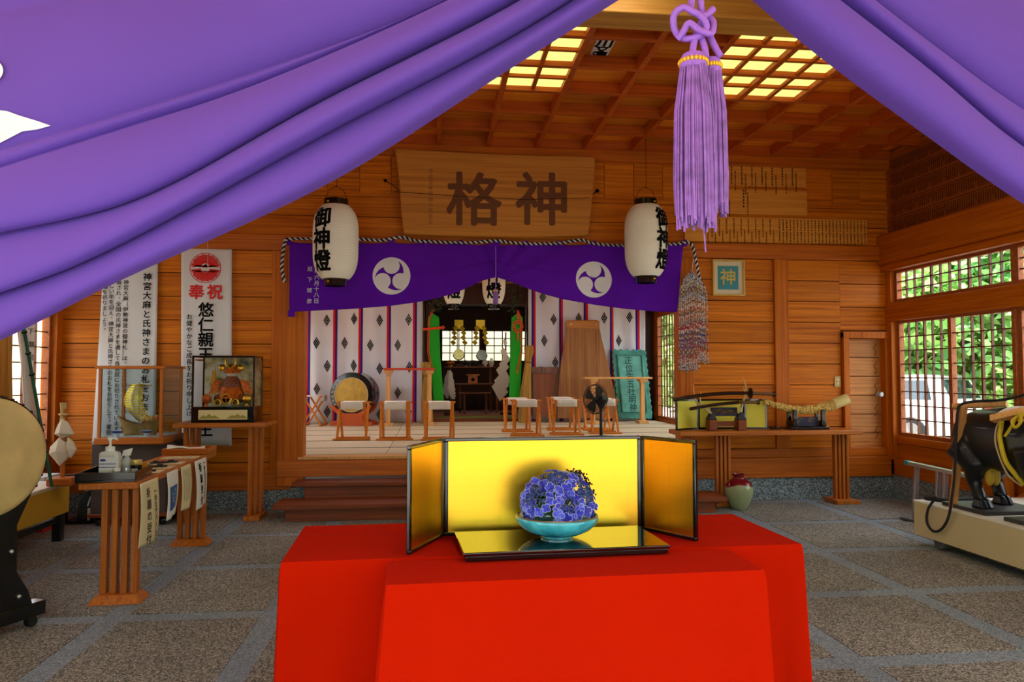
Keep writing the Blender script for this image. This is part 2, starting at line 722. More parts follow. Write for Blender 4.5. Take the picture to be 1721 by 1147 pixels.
# the door
m = MB()
hboards(m, 4.86, 5.31, .52, 1.86, YW + .06, .225, .03)
d1 = struct(m.build('door_1', wood('door_burl', (150, 84, 34), (226, 156, 80), 'X', .45, 1.3, .12), bevel=.003))
m = MB()
m.bx(4.79, 4.86, YW - .045, YW + .12, .48, 1.93)
m.bx(5.31, 5.38, YW - .045, YW + .12, .48, 1.93)
m.bx(4.79, 5.38, YW - .05, YW + .12, 1.86, 1.94)
m.bx(4.86, 5.31, YW - .02, YW + .12, .48, .53)
m.build('door_frame', W_WALLZ, d1, bevel=.005)
kb = MB()
kb.lathe([(0, -.03), (.03, -.03), (.03, -.022), (.014, -.02), (.012, .01), (.026, .02), (.032, .035), (.026, .05), (0, .054)], (5.27, YW + .03, 1.2), 20, (0, -1, 0))
kb.build('door_knob', STEEL, d1)
m = MB()
for zz in (.76, 1.02, 1.28, 1.52, 1.74):     # dark knots in the burl planks
    for xx in (4.9, 5.24):
        m.tube([(xx + random.uniform(-.02, .02), YW + .058, zz - .08), (xx + .02, YW + .058, zz - .03), (xx - .015, YW + .058, zz + .01), (xx + .02, YW + .058, zz + .06)], .005, 5)
m.build('knot_marks', flat('knot_dark', (120, 62, 24), .7), d1)

# wooden steps up to the opening
st = thing('wooden_steps', 'wide two-tread wooden steps up to the curtained opening, behind the red tables', 'steps', (.8, 7.8, 0))
m = MB()
m.bx(-1.42, 2.94, 7.46, 7.84, 0, .12)
m.bx(-1.3, 2.84, 7.86, YW - .07, 0, .28)
m.build('riser', W_DARK, st, world=True, bevel=.004)
MB().bx(-1.53, 3.05, 7.41, 7.87, .12, .165).build('tread', W_DARK, st, world=True, bevel=.006)
MB().bx(-1.42, 2.93, 7.82, YW - .066, .28, .32).build('tread', W_DARK, st, world=True, bevel=.006)


# ------------------------------------------------------------------ windows
MUNT = wood('window_bar', (70, 32, 16), (120, 62, 30), 'Z', .5, 1.0, .1)
WFR = wood('window_frame', (120, 56, 22), (186, 104, 48), 'Y', .5, 1.0, .1)
WIN = [0]


def window(x, y0, y1, z0, z1, cols, rows, thick=3, glass=GLASS, frame=WFR, bars=MUNT, fw=.045):
    WIN[0] += 1
    m = MB()
    d = .03
    m.bx(x - d, x + d, y0, y0 + fw, z0, z1)
    m.bx(x - d, x + d, y1 - fw, y1, z0, z1)
    m.bx(x - d, x + d, y0 + fw, y1 - fw, z0, z0 + fw)
    m.bx(x - d, x + d, y0 + fw, y1 - fw, z1 - fw * .7, z1)
    fr = struct(m.build('window_%d' % WIN[0], frame, bevel=.003))
    m = MB()
    for i in range(1, cols):
        yy = y0 + fw + (y1 - y0 - 2 * fw) * i / cols
        r = .010 if (thick and i % thick == 0) else .005
        m.bx(x - .014, x + .014, yy - r, yy + r, z0 + fw, z1 - fw * .7)
    for j in range(1, rows):
        zz = z0 + fw + (z1 - z0 - 1.7 * fw) * j / rows
        m.bx(x - .012, x + .012, y0 + fw, y1 - fw, zz - .006, zz + .006)
    m.build('window_bars', bars, fr)
    MB().bx(x + .016, x + .02, y0 + fw, y1 - fw, z0 + fw, z1 - fw * .7).build('window_pane', glass, fr, smooth=False)
    return fr


yy = 8.1
for k in range(4):
    window(XR + (.02 if k % 2 else .05), yy - .9, yy, .72, 2.06, 6, 8)
    yy -= .9
for k in range(2):
    window(XR + .03, 8.1 - 1.8 * (k + 1), 8.1 - 1.8 * k, 2.27, 2.65, 12, 3, 4)
m = MB()
m.bx(XR - .03, XR + .1, YF, YW, .64, .72)
m.bx(XR - .05, XR + .1, YF, YW, .27, .45)
m.bx(XR - .06, XR + .1, YF, YW, 2.06, 2.27)
m.bx(XR - .11, XR + .1, YF, YW, 2.65, 2.73)
m.bx(XR - .15, XR + .1, YF, YW, 2.73, 3.07)
struct(m.build('trim_5', W_WALLY, bevel=.006))
m = MB()
hboards(m, YF, YW, .45, .64, XR - .01, .19, .03, 'y')
hboards(m, YF, 4.48, .72, 2.06, XR, .255, .03, 'y')
hboards(m, YF, 4.48, 2.27, 2.65, XR, .19, .03, 'y')
hboards(m, YF, YW, 3.07, ZC + .1, XR, .255, .03, 'y')
m.cur = 1
m.bx(XR + .03, XR + .12, YF, YW, 3.0, ZC + .2)
m.bx(XR + .03, XR + .12, YF, 4.48, 0, 3.0)
m.bx(XR + .03, XR + .12, YF, YW, 0, .7)
struct(m.build('wall_right', [W_WALLY, DARKGAP], bevel=.003))
m = MB()
m.bx(XR - .05, XR + .1, 8.1, YW, .27, 2.7)
m.bx(XR - .02, XR + .1, 4.42, 4.5, .27, 2.7)
struct(m.build('trim_6', W_WALLZ, bevel=.004))
# left wall with its own windows
for k in range(2):
    window(XL - .03, 8.08 - .95 * (k + 1), 8.08 - .95 * k, .72, 2.06, 4, 8, 0, frame=WFR)
window(XL - .03, 6.18, 8.08, 2.27, 2.65, 12, 3, 4)
m = MB()
hboards(m, YF, YW, .22, .72, XL - .03, .25, .03, 'y')
hboards(m, YF, 6.12, .72, 2.78, XL - .03, .255, .03, 'y')
hboards(m, YF, YW, 2.95, ZC + .1, XL - .03, .255, .03, 'y')
m.cur = 1
m.bx(XL - .12, XL - .03, YF, YW, 2.9, ZC + .2)
m.bx(XL - .12, XL - .03, YF, 6.12, 0, 2.9)
m.bx(XL - .12, XL - .03, YF, YW, 0, .7)
struct(m.build('wall_left', [W_WALLY, DARKGAP], bevel=.003))
m = MB()
m.bx(XL - .1, XL + .03, YF, YW, 2.65, 2.95)
m.bx(XL - .1, XL + .03, 6.1, YW, 2.06, 2.27)
m.bx(XL - .1, XL + .04, 6.1, YW, .66, .72)
struct(m.build('trim_7', W_WALLY, bevel=.005))
m = MB()
m.bx(XL - .1, XL + .05, 8.08, YW, .22, 2.65)
m.bx(XL - .1, XL + .04, 6.06, 6.16, .22, 2.65)
struct(m.build('trim_8', W_WALLZ, bevel=.004))

# ------------------------------------------------------------------ ceiling of battens and boards, two lit panels
xs = [1.72 + .552 * k for k in range(-10, 8)]
ys = [4.83, 5.38, 5.93, 6.485, 7.04, 7.59, 8.14]
LP = ((.064, 1.168), (2.272, 3.376))


def lit(x, y):
    return y < 6.48 and any(a < x < b for a, b in LP)


m = MB()
for x0, x1 in zip(xs, xs[1:]):
    for y0, y1 in zip(ys, ys[1:]):
        if not lit((x0 + x1) / 2, (y0 + y1) / 2) and x1 > XL and x0 < XR:
            m.bx(max(x0, XL - .1), min(x1, XR + .1), y0, y1, ZC + .115, ZC + .13)
m.cur = 1
m.bx(XL - .12, XR + .12, YF - .1, YW + .2, ZC + .36, ZC + .44)
m.cur = 0
for k in range(13):
    y0 = YF + k * .244
    m.bx(XL - .1, XR + .1, y0 + .002, y0 + .242, ZC + .1, ZC + .13)
struct(m.build('ceiling', [W_CEIL, DARKGAP], smooth=False))
m = MB()
for x in xs:
    if XL < x < XR:
        m.bx(x - .025, x + .025, 4.83, YW, ZC, ZC + .115)
for y in ys[1:]:
    m.bx(XL, XR, y - .025, y + .025, ZC + .003, ZC + .115)
struct(m.build('trim_9', W_LAT, bevel=.003))
struct(MB().bx(XL, XR, 4.62, 4.86, ZC - .17, ZC + .12).build('trim_10', wood('front_beam', (168, 110, 34), (214, 160, 66), 'X', .5, 1, .1), bevel=.008))
DIFF = flat('lit_panel', (240, 246, 150), .6, emit=(243, 248, 138), estr=1.05)
for i, (a, b) in enumerate(LP):
    r = thing('ceiling_light', ('lattice-covered lit ceiling panel near the senjafuda sticker, left of the tassel', 'lattice-covered lit ceiling panel to the right of the tassel')[i],
              'ceiling light', ((a + b) / 2, 5.66, ZC), 0, 'lit ceiling panels')
    r['label'] = ('lattice-covered yellow lit ceiling panel close to the ceiling sticker', 'lattice-covered yellow lit ceiling panel to the right of the tassel')[i]
    m = MB()
    for k in range(1, 4):
        x = a + (b - a) * k / 4
        if k != 2:
            m.bx(x - .018, x + .018, 4.86, 6.46, ZC + .016, ZC + .046)
    for k in range(6):
        y = 5.105 + .2755 * k
        if abs(y - 5.38) > .05 and abs(y - 5.93) > .05 and abs(y - 6.485) > .05:
            m.bx(a + .025, b - .025, y - .018, y + .018, ZC + .018, ZC + .046)
    m.build('lattice', W_LAT, r, world=True, bevel=.002)
    MB().bx(a, b, 4.86, 6.485, ZC + .048, ZC + .06).build('diffuser', DIFF, r, world=True, smooth=False)

ROOM_FILL = flat('room_fill_diffuser', (250, 248, 240), .5, emit=(255, 247, 232), estr=19)  # three lamps out of view, added to brighten the room
for i, (x, y) in enumerate(((-2.6, 3.9), (.8, 4.15), (4.2, 3.9))):
    r = thing('added_room_lamp', ('added unseen fill lamp at the left of the front ceiling, above the entrance curtain', 'added unseen fill lamp in the middle of the front ceiling, above the tassel', 'added unseen fill lamp at the right of the front ceiling, above the bull')[i],
              'ceiling light', (x, y, ZC + .1), 0, 'added front fill lamps')
    MB().bx(-.65, .65, -.16, .16, -.07, 0).build('fill_lamp_housing', flat('fill_lamp_white', (230, 228, 220), .5), r, bevel=.004)
    MB().bx(-.62, .62, -.13, .13, -.082, -.071).build('diffuser', ROOM_FILL, r, smooth=False)

# front wall above the entrance, eaves beyond it
m = MB()
hboards(m, XL, XR, 2.78, ZC + .1, YF - .02, .255)
m.cur = 1
m.bx(XL, XR, YF + .012, YF + .1, 2.72, ZC + .2)
m.bx(XL, -2.6, YF - .02, YF + .1, 0, 2.78)
m.bx(4.2, XR, YF - .02, YF + .1, 0, 2.78)
struct(m.build('wall_front', [W_WALL, W_BEAM], bevel=.003))
struct(MB().bx(XL - .8, XR + .8, YF - 3.6, YF - .03, 3.3, 3.4).build('eaves', W_CEIL, smooth=False))

struct(MB().bx(XL - 2.1, XR + .5, YF - .3, YW + 6, ZC + .45, ZC + .55).build('sun_block_roof', W_LAT, smooth=False))  # unseen slab, its left overhang added to keep sun out of the windows

# ------------------------------------------------------------------ the raised hall behind the opening
ZT = .55
m = MB()
TAT = flat('tatami', (206, 190, 160), .85, bump=.2, bscale=200, var=.05)
TEDGE = flat('tatami_edge', (52, 46, 40), .8)
ty = [8.37, 9.12, 10.05, 10.98, 11.9, 12.8, 13.75]
tx = [-3.1, -.5, 2.0, 4.35]
for y0, y1 in zip(ty, ty[1:]):
    for x0, x1 in zip(tx, tx[1:]):
        m.cur = 0
        m.bx(x0 + .004, x1 - .004, y0 + .022, y1 - .022, ZT - .05, ZT)
        m.cur = 1
        m.bx(x0, x1, y0, y0 + .02, ZT - .05, ZT + .001)
m.cur = 1
m.bx(-3.1, 4.35, 8.34, 13.8, ZT - .12, ZT - .02)
struct(m.build('tatami_floor', [TAT, TEDGE], smooth=False))
YB = 13.85
m = MB()
m.bx(-3.2, 4.5, 8.36, 14.0, 3.15, 3.25)
struct(m.build('ceiling_hall', W_CEIL, smooth=False))
HALL_FILL = flat('hall_fill_diffuser', (250, 246, 236), .5, emit=(246, 246, 250), estr=11)  # hall lamps are invented, kept out of sight, to lift the dim hall
for i, (x, y) in enumerate(((-.9, 10.2), (2.6, 10.2), (.85, 11.4))):
    r = thing('added_hall_lamp', ('added fill lamp of the hall above the stools at the left, hidden by the crested curtain', 'added fill lamp of the hall above the fan, hidden by the crested curtain', 'added fill lamp of the hall nearest the sanctuary, hidden by the crested curtain')[i],
              'ceiling light', (x, y, 3.15), 0, 'added hall fill lamps')
    MB().bx(-.65, .65, -.16, .16, -.07, 0).build('fill_lamp_housing', flat('fill_lamp_white', (230, 228, 220), .5), r, bevel=.004)
    MB().bx(-.62, .62, -.13, .13, -.082, -.071).build('diffuser', HALL_FILL, r, smooth=False)
m = MB()
m.bx(-3.1, -.05, YB, YB + .1, .4, 3.2)
m.bx(2.3, 4.4, YB, YB + .1, .4, 3.2)
m.bx(-.05, 2.3, YB, YB + .1, 2.75, 3.2)
struct(m.build('wall_hall_back', W_OLD, smooth=False))
m = MB()
m.bx(-.12, .02, YB - .06, YB + .12, .5, 3.15)
m.bx(2.22, 2.36, YB - .06, YB + .12, .5, 3.15)
struct(m.build('trim_11', W_OLD, bevel=.005))
# side walls: lattice windows on both sides
for x, sgn in ((4.3, 1), (-3.05, -1)):
    for k in range(5):
        window(x, 8.45 + 1.05 * k, 9.5 + 1.05 * k, .6, 2.55, 6, 10, 3, fw=.05)
    m = MB()
    m.bx(min(x, x + sgn * .08), max(x, x + sgn * .08), 8.36, YB, 2.55, 3.2)
    m.bx(x - .05, x + .05, 8.36, YB, .4, .6)
    m.bx(x - .05, x + .05, 13.7, YB, .5, 3.2)
    m.bx(x - .05, x + .05, 8.36, 8.45, .5, 3.2)
    struct(m.build('wall_hall_right' if sgn > 0 else 'wall_hall_left', W_WALLY, bevel=.004))
# the inner sanctuary
m = MB()
m.bx(-.6, -.5, YB + .1, 17.6, .3, 3.2)
m.bx(2.8, 2.9, YB + .1, 17.6, .3, 3.2)
m.bx(-.6, 2.9, YB + .1, 17.6, 3.0, 3.1)
m.bx(-.6, 2.9, 17.5, 17.6, .3, 1.75)
m.bx(-.6, 2.9, 17.5, 17.6, 2.45, 3.1)
for a, b in ((-.6, .25), (1.12, 1.28), (2.25, 2.9)):
    m.bx(a, b, 17.5, 17.6, 1.75, 2.45)
struct(m.build('wall_sanctuary', W_OLD, bevel=.004))
struct(MB().bx(-.6, 2.9, YB, 17.6, .4, .6).build('floor_sanctuary', W_DARK, smooth=False))
r = thing('added_sanctuary_lamp', 'small added fill lamp inside the dim sanctuary, hidden above its lintel', 'ceiling light', (1.1, 14.5, 3.0))  # hidden lamp added to light the gold wands and altar
MB().bx(-.3, .3, -.1, .1, -.05, 0).build('fill_lamp_housing', flat('fill_lamp_white', (230, 228, 220), .5), r, bevel=.004)
MB().bx(-.28, .28, -.08, .08, -.06, -.051).build('diffuser', flat('warm_fill_diffuser', (250, 240, 220), .5, emit=(255, 226, 176), estr=45), r, smooth=False)
# ================================================================== purple curtain at the entrance
PURP = cloth('purple_cloth', (98, 66, 164), .8, .3, 1200, .05, .08)
CY = 1.6


def lerp_poly(P, s):
    """Point at parameter s in 0..1 along a polyline given by (x, z) knots, by x."""
    n = len(P) - 1
    k = min(int(s * n), n - 1)
    f = s * n - k
    p0, p1, p2, p3 = P[max(k - 1, 0)], P[k], P[k + 1], P[min(k + 2, n)]
    out = []
    for a, b, c, d in zip(p0, p1, p2, p3):     # Catmull-Rom
        out.append(.5 * (2 * b + (c - a) * f + (2 * a - 5 * b + 4 * c - d) * f * f + (3 * b - a - 3 * c + d) * f ** 3))
    return out


def drape(name, curves, amps, nu, nv, parent, over):
    """Cloth hung in folds: curves run from the top edge down to the hem, folds bulge between them."""
    knots = [[(at(x, y, Y=CY).x, at(x, y, Y=CY).z) for x, y in c] for c in curves]
    N = len(curves) - 1

    def fn(s, t):
        k = min(int(t * N), N - 1)
        f = t * N - k
        a, b = lerp_poly(knots[k], s), lerp_poly(knots[k + 1], s)
        fall = .35 + .65 * s                       # the folds tighten towards the tie
        A = amps[k] * fall
        bulge = math.sin(PI * min(1, f ** .75)) ** .8 if 0 < f < 1 else 0
        fz = f + over[k] * math.sin(PI * f) * .35
        x = a[0] + (b[0] - a[0]) * fz
        z = a[1] + (b[1] - a[1]) * fz
        rip = .006 * math.sin(9 * s + 5 * t) * math.sin(PI * t)
        return (x, CY - A * bulge + rip + .02 * (1 - t), z)
    return MB().grid(fn, nu, nv).build(name, PURP, parent, smooth=180, recalc=False), fn


cur = thing('entrance_curtain', 'huge bright purple curtain parted and tied up across the entrance, white crest at its edge', 'curtain', (.6, CY, 1.5))
# pixel courses of the folds, each from the outer end to the tie
LC = [
    [(-420, -330), (-100, -330), (250, -330), (600, -330), (900, -330), (1150, -330)],
    [(-420, 150), (-100, 40), (250, -40), (600, -130), (900, -210), (1150, -270)],
    [(-420, 365), (-60, 266), (200, 192), (480, 100), (800, -20), (1150, -215)],
    [(-420, 420), (-60, 300), (200, 215), (480, 120), (820, -30), (1150, -210)],
    [(-420, 500), (-60, 405), (240, 330), (540, 172), (850, 20), (1150, -160)],
    [(-420, 640), (-40, 505), (190, 418), (560, 220), (870, 60), (1150, -120)],
    [(-420, 730), (-40, 590), (200, 473), (560, 304), (870, 108), (1150, -70)],
]
# equal parameter spacing follows each list
oL, fnL = drape('left_drape', LC, [.015, .06, .03, .11, .11, .07], 150, 168, cur, [0, .5, .4, 1.25, 1.35, .9])
for o in (oL,):
    for q in o.data.vertices:
        q.co -= cur.location
RC = [
    [(2300, -330), (2000, -330), (1700, -330), (1500, -330), (1300, -330), (1180, -330)],
    [(2300, 290), (2000, 130), (1721, -10), (1560, -80), (1350, -180), (1180, -270)],
    [(2300, 560), (2000, 370), (1721, 183), (1590, 90), (1440, -12), (1180, -200)],
    [(2300, 620), (2000, 425), (1721, 246), (1560, 118), (1400, 0), (1180, -170)],
    [(2300, 740), (2000, 520), (1721, 344), (1567, 236), (1360, 82), (1180, -75)],
]
oR, fnR = drape('right_drape', RC, [.015, .06, .07, .09], 120, 120, cur, [0, .6, 1.2, .9])
for q in oR.data.vertices:
    q.co -= cur.location
# the white crest near the outer edge, laid on the cloth
from mathutils.bvhtree import BVHTree
bmc = bmesh.new()
bmc.from_mesh(oL.data)
bv = BVHTree.FromBMesh(bmc)


def on_cloth(px, py):
    p = at(px, py, Y=CY)
    h = bv.ray_cast(Vector((p.x, CY - 1, p.z)) - cur.location, Vector((0, 1, 0)))
    q = h[0] if h[0] is not None else Vector((p.x, CY, p.z)) - cur.location
    return q + Vector((0, -.004, 0))


def patch(m, cx, cy, pts, n=8):
    ring0 = None
    rings = []
    for k in range(1, n + 1):
        f = k / n
        i0 = len(m.v)
        m.v += [on_cloth(cx + (x - cx) * f, cy + (y - cy) * f) for x, y in pts]
        rings.append(i0)
    c = len(m.v)
    m.v.append(on_cloth(cx, cy))
    L = len(pts)
    for j in range(L):
        m.face((c, rings[0] + j, rings[0] + (j + 1) % L))
        for a, b in zip(rings, rings[1:]):
            m.face((a + j, a + (j + 1) % L, b + (j + 1) % L, b + j))


m = MB()
patch(m, -36, 126, [(-36 + 51 * math.cos(a * PI / 16), 126 + 26 * math.sin(a * PI / 16) * 1.1) for a in range(32)])
patch(m, -10, 218, [(-110, 160), (-60, 172), (-25, 184), (0, 190), (20, 192), (40, 199), (65, 206), (88, 213), (66, 219), (40, 223), (20, 232), (0, 241), (-30, 252), (-70, 262), (-110, 270), (-130, 220)])
CREST = cloth('crest_white', (226, 222, 226), .8, .2)
cr = m.build('crest', CREST, cur, smooth=180)
cr['label'] = 'white crest'
bmc.free()

# ------------------------------------------------------------------ the tassel on its knotted cord
TASL = flat('tassel_silk', (134, 88, 168), .6, var=.3, vscale=40)
CORD = flat('tassel_cord', (150, 96, 200), .6, bump=.3, bscale=300)
TY = 1.5
tas = thing('hanging_tassel', 'large light purple double tassel on a knotted cord hanging from the curtain', 'tassel', tuple(at(1185, 390, Y=TY)))


def tp(px, py, dy=0.0):
    return at(px, py, Y=TY) + Vector((0, dy, 0))


def smoothpath(P, n=8):
    P = [Vector(p) for p in P]
    out = []
    N = len(P)
    for i in range(N - 1):
        p0, p1, p2, p3 = P[max(i - 1, 0)], P[i], P[i + 1], P[min(i + 2, N - 1)]
        for k in range(n):
            f = k / n
            out.append(.5 * (2 * p1 + (p2 - p0) * f + (2 * p0 - 5 * p1 + 4 * p2 - p3) * f * f + (3 * p1 - p0 - 3 * p2 + p3) * f ** 3))
    out.append(P[-1])
    return out


m = MB()
R_ = .0072
paths = [
    [(1168, -260, .01), (1166, -60, .01), (1165, 0, .01), (1160, 18, -.005), (1178, 35, -.012), (1184, 52, -.01), (1172, 62, 0), (1150, 60, .012), (1137, 45, .012), (1133, 25, 0), (1146, 17, -.012), (1162, 26, -.014), (1182, 28, -.004), (1199, 15, 0)],
    [(1188, -260, .01), (1186, -60, .01), (1181, 0, .012), (1188, 22, .012), (1198, 36, 0), (1192, 60, -.012), (1172, 56, -.014), (1156, 42, -.008), (1148, 54, 0), (1142, 62, .01)],
    [(1199, 15, .004), (1187, 27, .008), (1178, 40, .012), (1170, 62, .006), (1165, 80, 0), (1163, 98, 0)],
    [(1172, 40, .012), (1181, 62, .008), (1184, 80, 0), (1187, 98, 0)],
    [(1192, 44, .014), (1198, 60, .012), (1206, 80, .008), (1213, 93, .006)],
]
for p in paths:
    m.tube(smoothpath([tp(a, b, d) for a, b, d in p]), R_, 10)
m.build('cord', CORD, tas, world=True, smooth=60)
for cx, wt, wb, bot, dy in ((1165, 22, 33, 388, 0.0), (1202, 16, 24, 362, .022)):
    top = tp(cx, 97, dy)
    pxm = .00128
    m = MB()
    m.lathe([(0, .008), (wt * pxm * .8, .006), (wt * pxm, -.004), (wt * pxm * 1.02, -.022), (wt * pxm * .96, -.026), (0, -.026)], top, 24)
    m.build('tassel_head', CORD, tas, world=True)
    m = MB()
    for k in range(22):
        a = 2 * PI * k / 22
        m.ball(top + Vector((wt * pxm * 1.03 * math.cos(a), wt * pxm * 1.03 * math.sin(a), -.011)), .004, 6, 5, (1, 1, 1.4))
    g = m.build('gold_band', flat('gold_thread', (232, 178, 40), .4, .3), tas, world=True)
    m = MB()
    L = (bot - 115) * pxm
    for k in range(150):
        a, r = random.uniform(0, 2 * PI), math.sqrt(random.uniform(.15, 1))
        x0, y0 = math.cos(a) * r * wt * pxm * .95, math.sin(a) * r * wt * pxm * .95
        x1, y1 = math.cos(a) * r * wb * pxm, math.sin(a) * r * wb * pxm
        l_ = L * random.uniform(.93, 1.03) - .03 * r * (a < PI)
        pts = [top + Vector((x0, y0, -.02)), top + Vector((x1 * .95, y1 * .95, -.02 - l_ * .3)), top + Vector((x1 * 1.03, y1 * 1.03, -.02 - l_ * .75)), top + Vector((x1 + random.uniform(-.002, .002), y1, -.02 - l_))]
        m.tube(pts, .0026, 5)
    m.lathe([(wt * pxm * .7, -.02), (wb * pxm * .8, -.1), (wb * pxm * .8, -L * .93), (0, -L * .94)], top, 16)
    f = m.build('fringe', TASL, tas, world=True, smooth=70)
m = MB()
m.tube(smoothpath([tp(1182, 380), tp(1184, 400), tp(1186, 424)]), .0016, 5)
m.build('loose_thread', TASL, tas, world=True)

# ================================================================== red tables
RED = cloth('red_felt', (190, 25, 0), .95, .03, 700, .03)
RED.node_tree.nodes['Principled BSDF'].inputs['Specular IOR Level'].default_value = .04
TR = math.atan2(.075, 2.2)


def draped_cloth(x0, x1, y0, y1, zt, flare, cones, seed):
    """Cloth over an oblong table, falling to the floor, gathered in a fold at the corners."""
    rd = random.Random(seed)
    m = MB()
    per = []                                      # outline of the top, corner folds get more points

    def edge(a, b, n):
        for i in range(n):
            f = i / n
            per.append((a[0] + (b[0] - a[0]) * f, a[1] + (b[1] - a[1]) * f))
    C_ = [(x0, y0), (x1, y0), (x1, y1), (x0, y1)]
    for i in range(4):
        edge(C_[i], C_[(i + 1) % 4], 60)
    n = len(per)
    cx, cy = (x0 + x1) / 2, (y0 + y1) / 2
    rows = 26
    ph = [rd.uniform(0, 6.28) for _ in range(4)]

    def drop(i, j):
        x, y = per[i]
        f = j / rows
        # distance to the nearest corner along the outline
        s = i % 60
        dc = min(s, 60 - s) / 60 * ((x1 - x0) if (i // 60) % 2 == 0 else (y1 - y0))
        fold = math.exp(-(dc / .05) ** 2)
        side = i // 60
        nx, ny = [(0, -1), (1, 0), (0, 1), (-1, 0)][side]
        out = flare * f + .006 * math.sin(7 * (x + y) + ph[side]) * f
        # the corner hangs out in a soft cone, with a hollow beside it
        cone = fold * cones[((i + 30) // 60) % 4] * f ** 1.1
        hollow = -.03 * math.exp(-((dc - .1) / .045) ** 2) * f ** .8
        dx, dy = (x - cx), (y - cy)
        gx_, gy_ = (1 if dx > 0 else -1), (1 if dy > 0 else -1)
        ax, ay = (gx_ if fold > .02 else nx), (gy_ if fold > .02 else ny)
        X = x + nx * (out + hollow) + fold * gx_ * cone * (.9)
        Yv = y + ny * (out + hollow) + fold * gy_ * cone * (.9)
        rnd = .008 * (1 - math.exp(-f * 40))
        return Vector((X + nx * rnd, Yv + ny * rnd, zt * (1 - f) + .004 - (.004 if 0 < j <= 1 else 0)))
    for j in range(rows + 1):
        for i in range(n):
            m.v.append(drop(i, j))
    for j in range(rows):
        for i in range(n):
            a, b = j * n + i, j * n + (i + 1) % n
            m.face((a, b, b + n, a + n))
    k = len(m.v)
    m.face(list(range(n)))
    return m


cen = Vector((.5, 3.4, 0))


def rot(o):
    o.location = cen
    o.rotation_euler = (0, 0, TR)
    return o


def w2t(x, y):
    d = Vector((x, y, 0)) - cen
    c, s = math.cos(-TR), math.sin(-TR)
    return d.x * c - d.y * s, d.x * s + d.y * c


ZTB = .70
m = draped_cloth(-1.1, 1.1, -.335, .36, ZTB, .006, (.02, .02, .03, .03), 3)
o = m.build('red_tablecloth', RED, smooth=50)
tag(rot(o), 'wide red cloth draped to the floor over the longer table behind the front one', 'tablecloth')
m = MB()
m.bx(-1.09, 1.09, .13, .134, ZTB + .0045, ZTB + .006)
sm = m.build('seam', flat('red_seam', (170, 14, 6), .9), o)
m = draped_cloth(-.68, .74, -.70, -.375, ZTB - .003, .01, (.06, .03, .02, .02), 5)
o2 = m.build('red_tablecloth', RED, smooth=50)
tag(rot(o2), 'narrower red cloth draped to the floor over the front table, nearest the entrance', 'tablecloth')
ZTB += .006

# ------------------------------------------------------------------ gold folding screen
GLEAF = None
t = NT('gold_leaf')
tc = t.n('TexCoord')
br = t.n('TexBrick', i_Scale=1.0)
br.inputs['Color1'].default_value = (*lin((241, 189, 57)), 1)
br.inputs['Color2'].default_value = (*lin((239, 187, 55)), 1)
br.inputs['Mortar'].default_value = (*lin((236, 184, 52)), 1)
br.inputs['Mortar Size'].default_value = .002
br.inputs['Brick Width'].default_value = .11
br.inputs['Row Height'].default_value = .11
mp = t.n('Mapping')
mp.inputs['Rotation'].default_value = (PI / 2, 0, 0)
t.l(tc.outputs['Object'], mp.inputs['Vector'])
t.l(mp.outputs[0], br.inputs['Vector'])
t.l(br.outputs[0], t.b.inputs['Base Color'])
t.b.inputs['Metallic'].default_value = 1.0
t.b.inputs['Roughness'].default_value = .3
GLEAF = t.m
scr = thing('folding_screen', 'gold leaf three-panel folding screen with black frame standing behind the blue flowers', 'screen', (.54, 3.4, ZTB))
SP = [Vector((-.094, 3.085, ZTB)), Vector((.058, 3.43, ZTB)), Vector((1.0, 3.47, ZTB)), Vector((1.175, 3.19, ZTB))]
SH = .445
for a, b in zip(SP, SP[1:]):
    d = (b - a).normalized()
    n = Vector((d.y, -d.x, 0))
    a, b = a + d * .004, b - d * .004
    W_ = (b - a).length
    m = MB()
    fw = .016
    up = Vector((0, 0, 1))
    m.bar(a + up * fw / 2, b + up * fw / 2, .02, fw)
    m.bar(a + up * (SH - fw / 2), b + up * (SH - fw / 2), .02, fw)
    m.bar(a + d * fw / 2 + up * fw, a + d * fw / 2 + up * (SH - fw), .02 if abs(d.x) < .9 else fw, fw if abs(d.x) < .9 else .02, n)
    m.bar(b - d * fw / 2 + up * fw, b - d * fw / 2 + up * (SH - fw), fw, .02, n)
    pn = m.build('panel_frame', BLACK, scr, world=True, bevel=.003)
    m = MB()
    p0, p1 = a + d * fw * .8 + up * fw * .8, b - d * fw * .8 + up * fw * .8
    q = n * .003
    h = up * (SH - 1.6 * fw)
    m.hexa([p0 + q, p1 + q, p1 - q, p0 - q, p0 + q + h, p1 + q + h, p1 - q + h, p0 - q + h])
    m.build('gold_leaf', GLEAF, pn, world=True, smooth=False)
# ------------------------------------------------------------------ lacquer board, bowl, flowers
BR_ = .035
bd = thing('lacquer_board', 'glossy black lacquer display board under the turquoise bowl', 'board', (.545, 3.17, ZTB), math.radians(3.2))
m = MB()
m.box((0, 0, .026), (.86, .40, .016))
top = m.build('board_top', flat('lacquer_mirror', (8, 8, 9), .04, coat=1.0, spec=.8), bd, bevel=.004)
m = MB()
m.box((0, -.19, .011), (.84, .02, .02))
m.box((0, .18, .011), (.84, .02, .02))
m.build('foot', BLACK, bd, bevel=.003)
bw = thing('flower_bowl', 'shallow turquoise glazed bowl holding blue hydrangeas on the black board', 'bowl', (.545, 3.2, ZTB + .036))
t = NT('turquoise_glaze')
tc = t.n('TexCoord')
nz = t.n('TexNoise', i_Scale=14.0, i_Detail=6.0)
t.l(tc.outputs['Object'], nz.inputs['Vector'])
t.l(t.ramp([(.3, lin((36, 138, 160))), (.6, lin((70, 190, 208))), (.8, lin((116, 208, 216)))], nz.outputs['Fac']), t.b.inputs['Base Color'])
t.b.inputs['Roughness'].default_value = .22
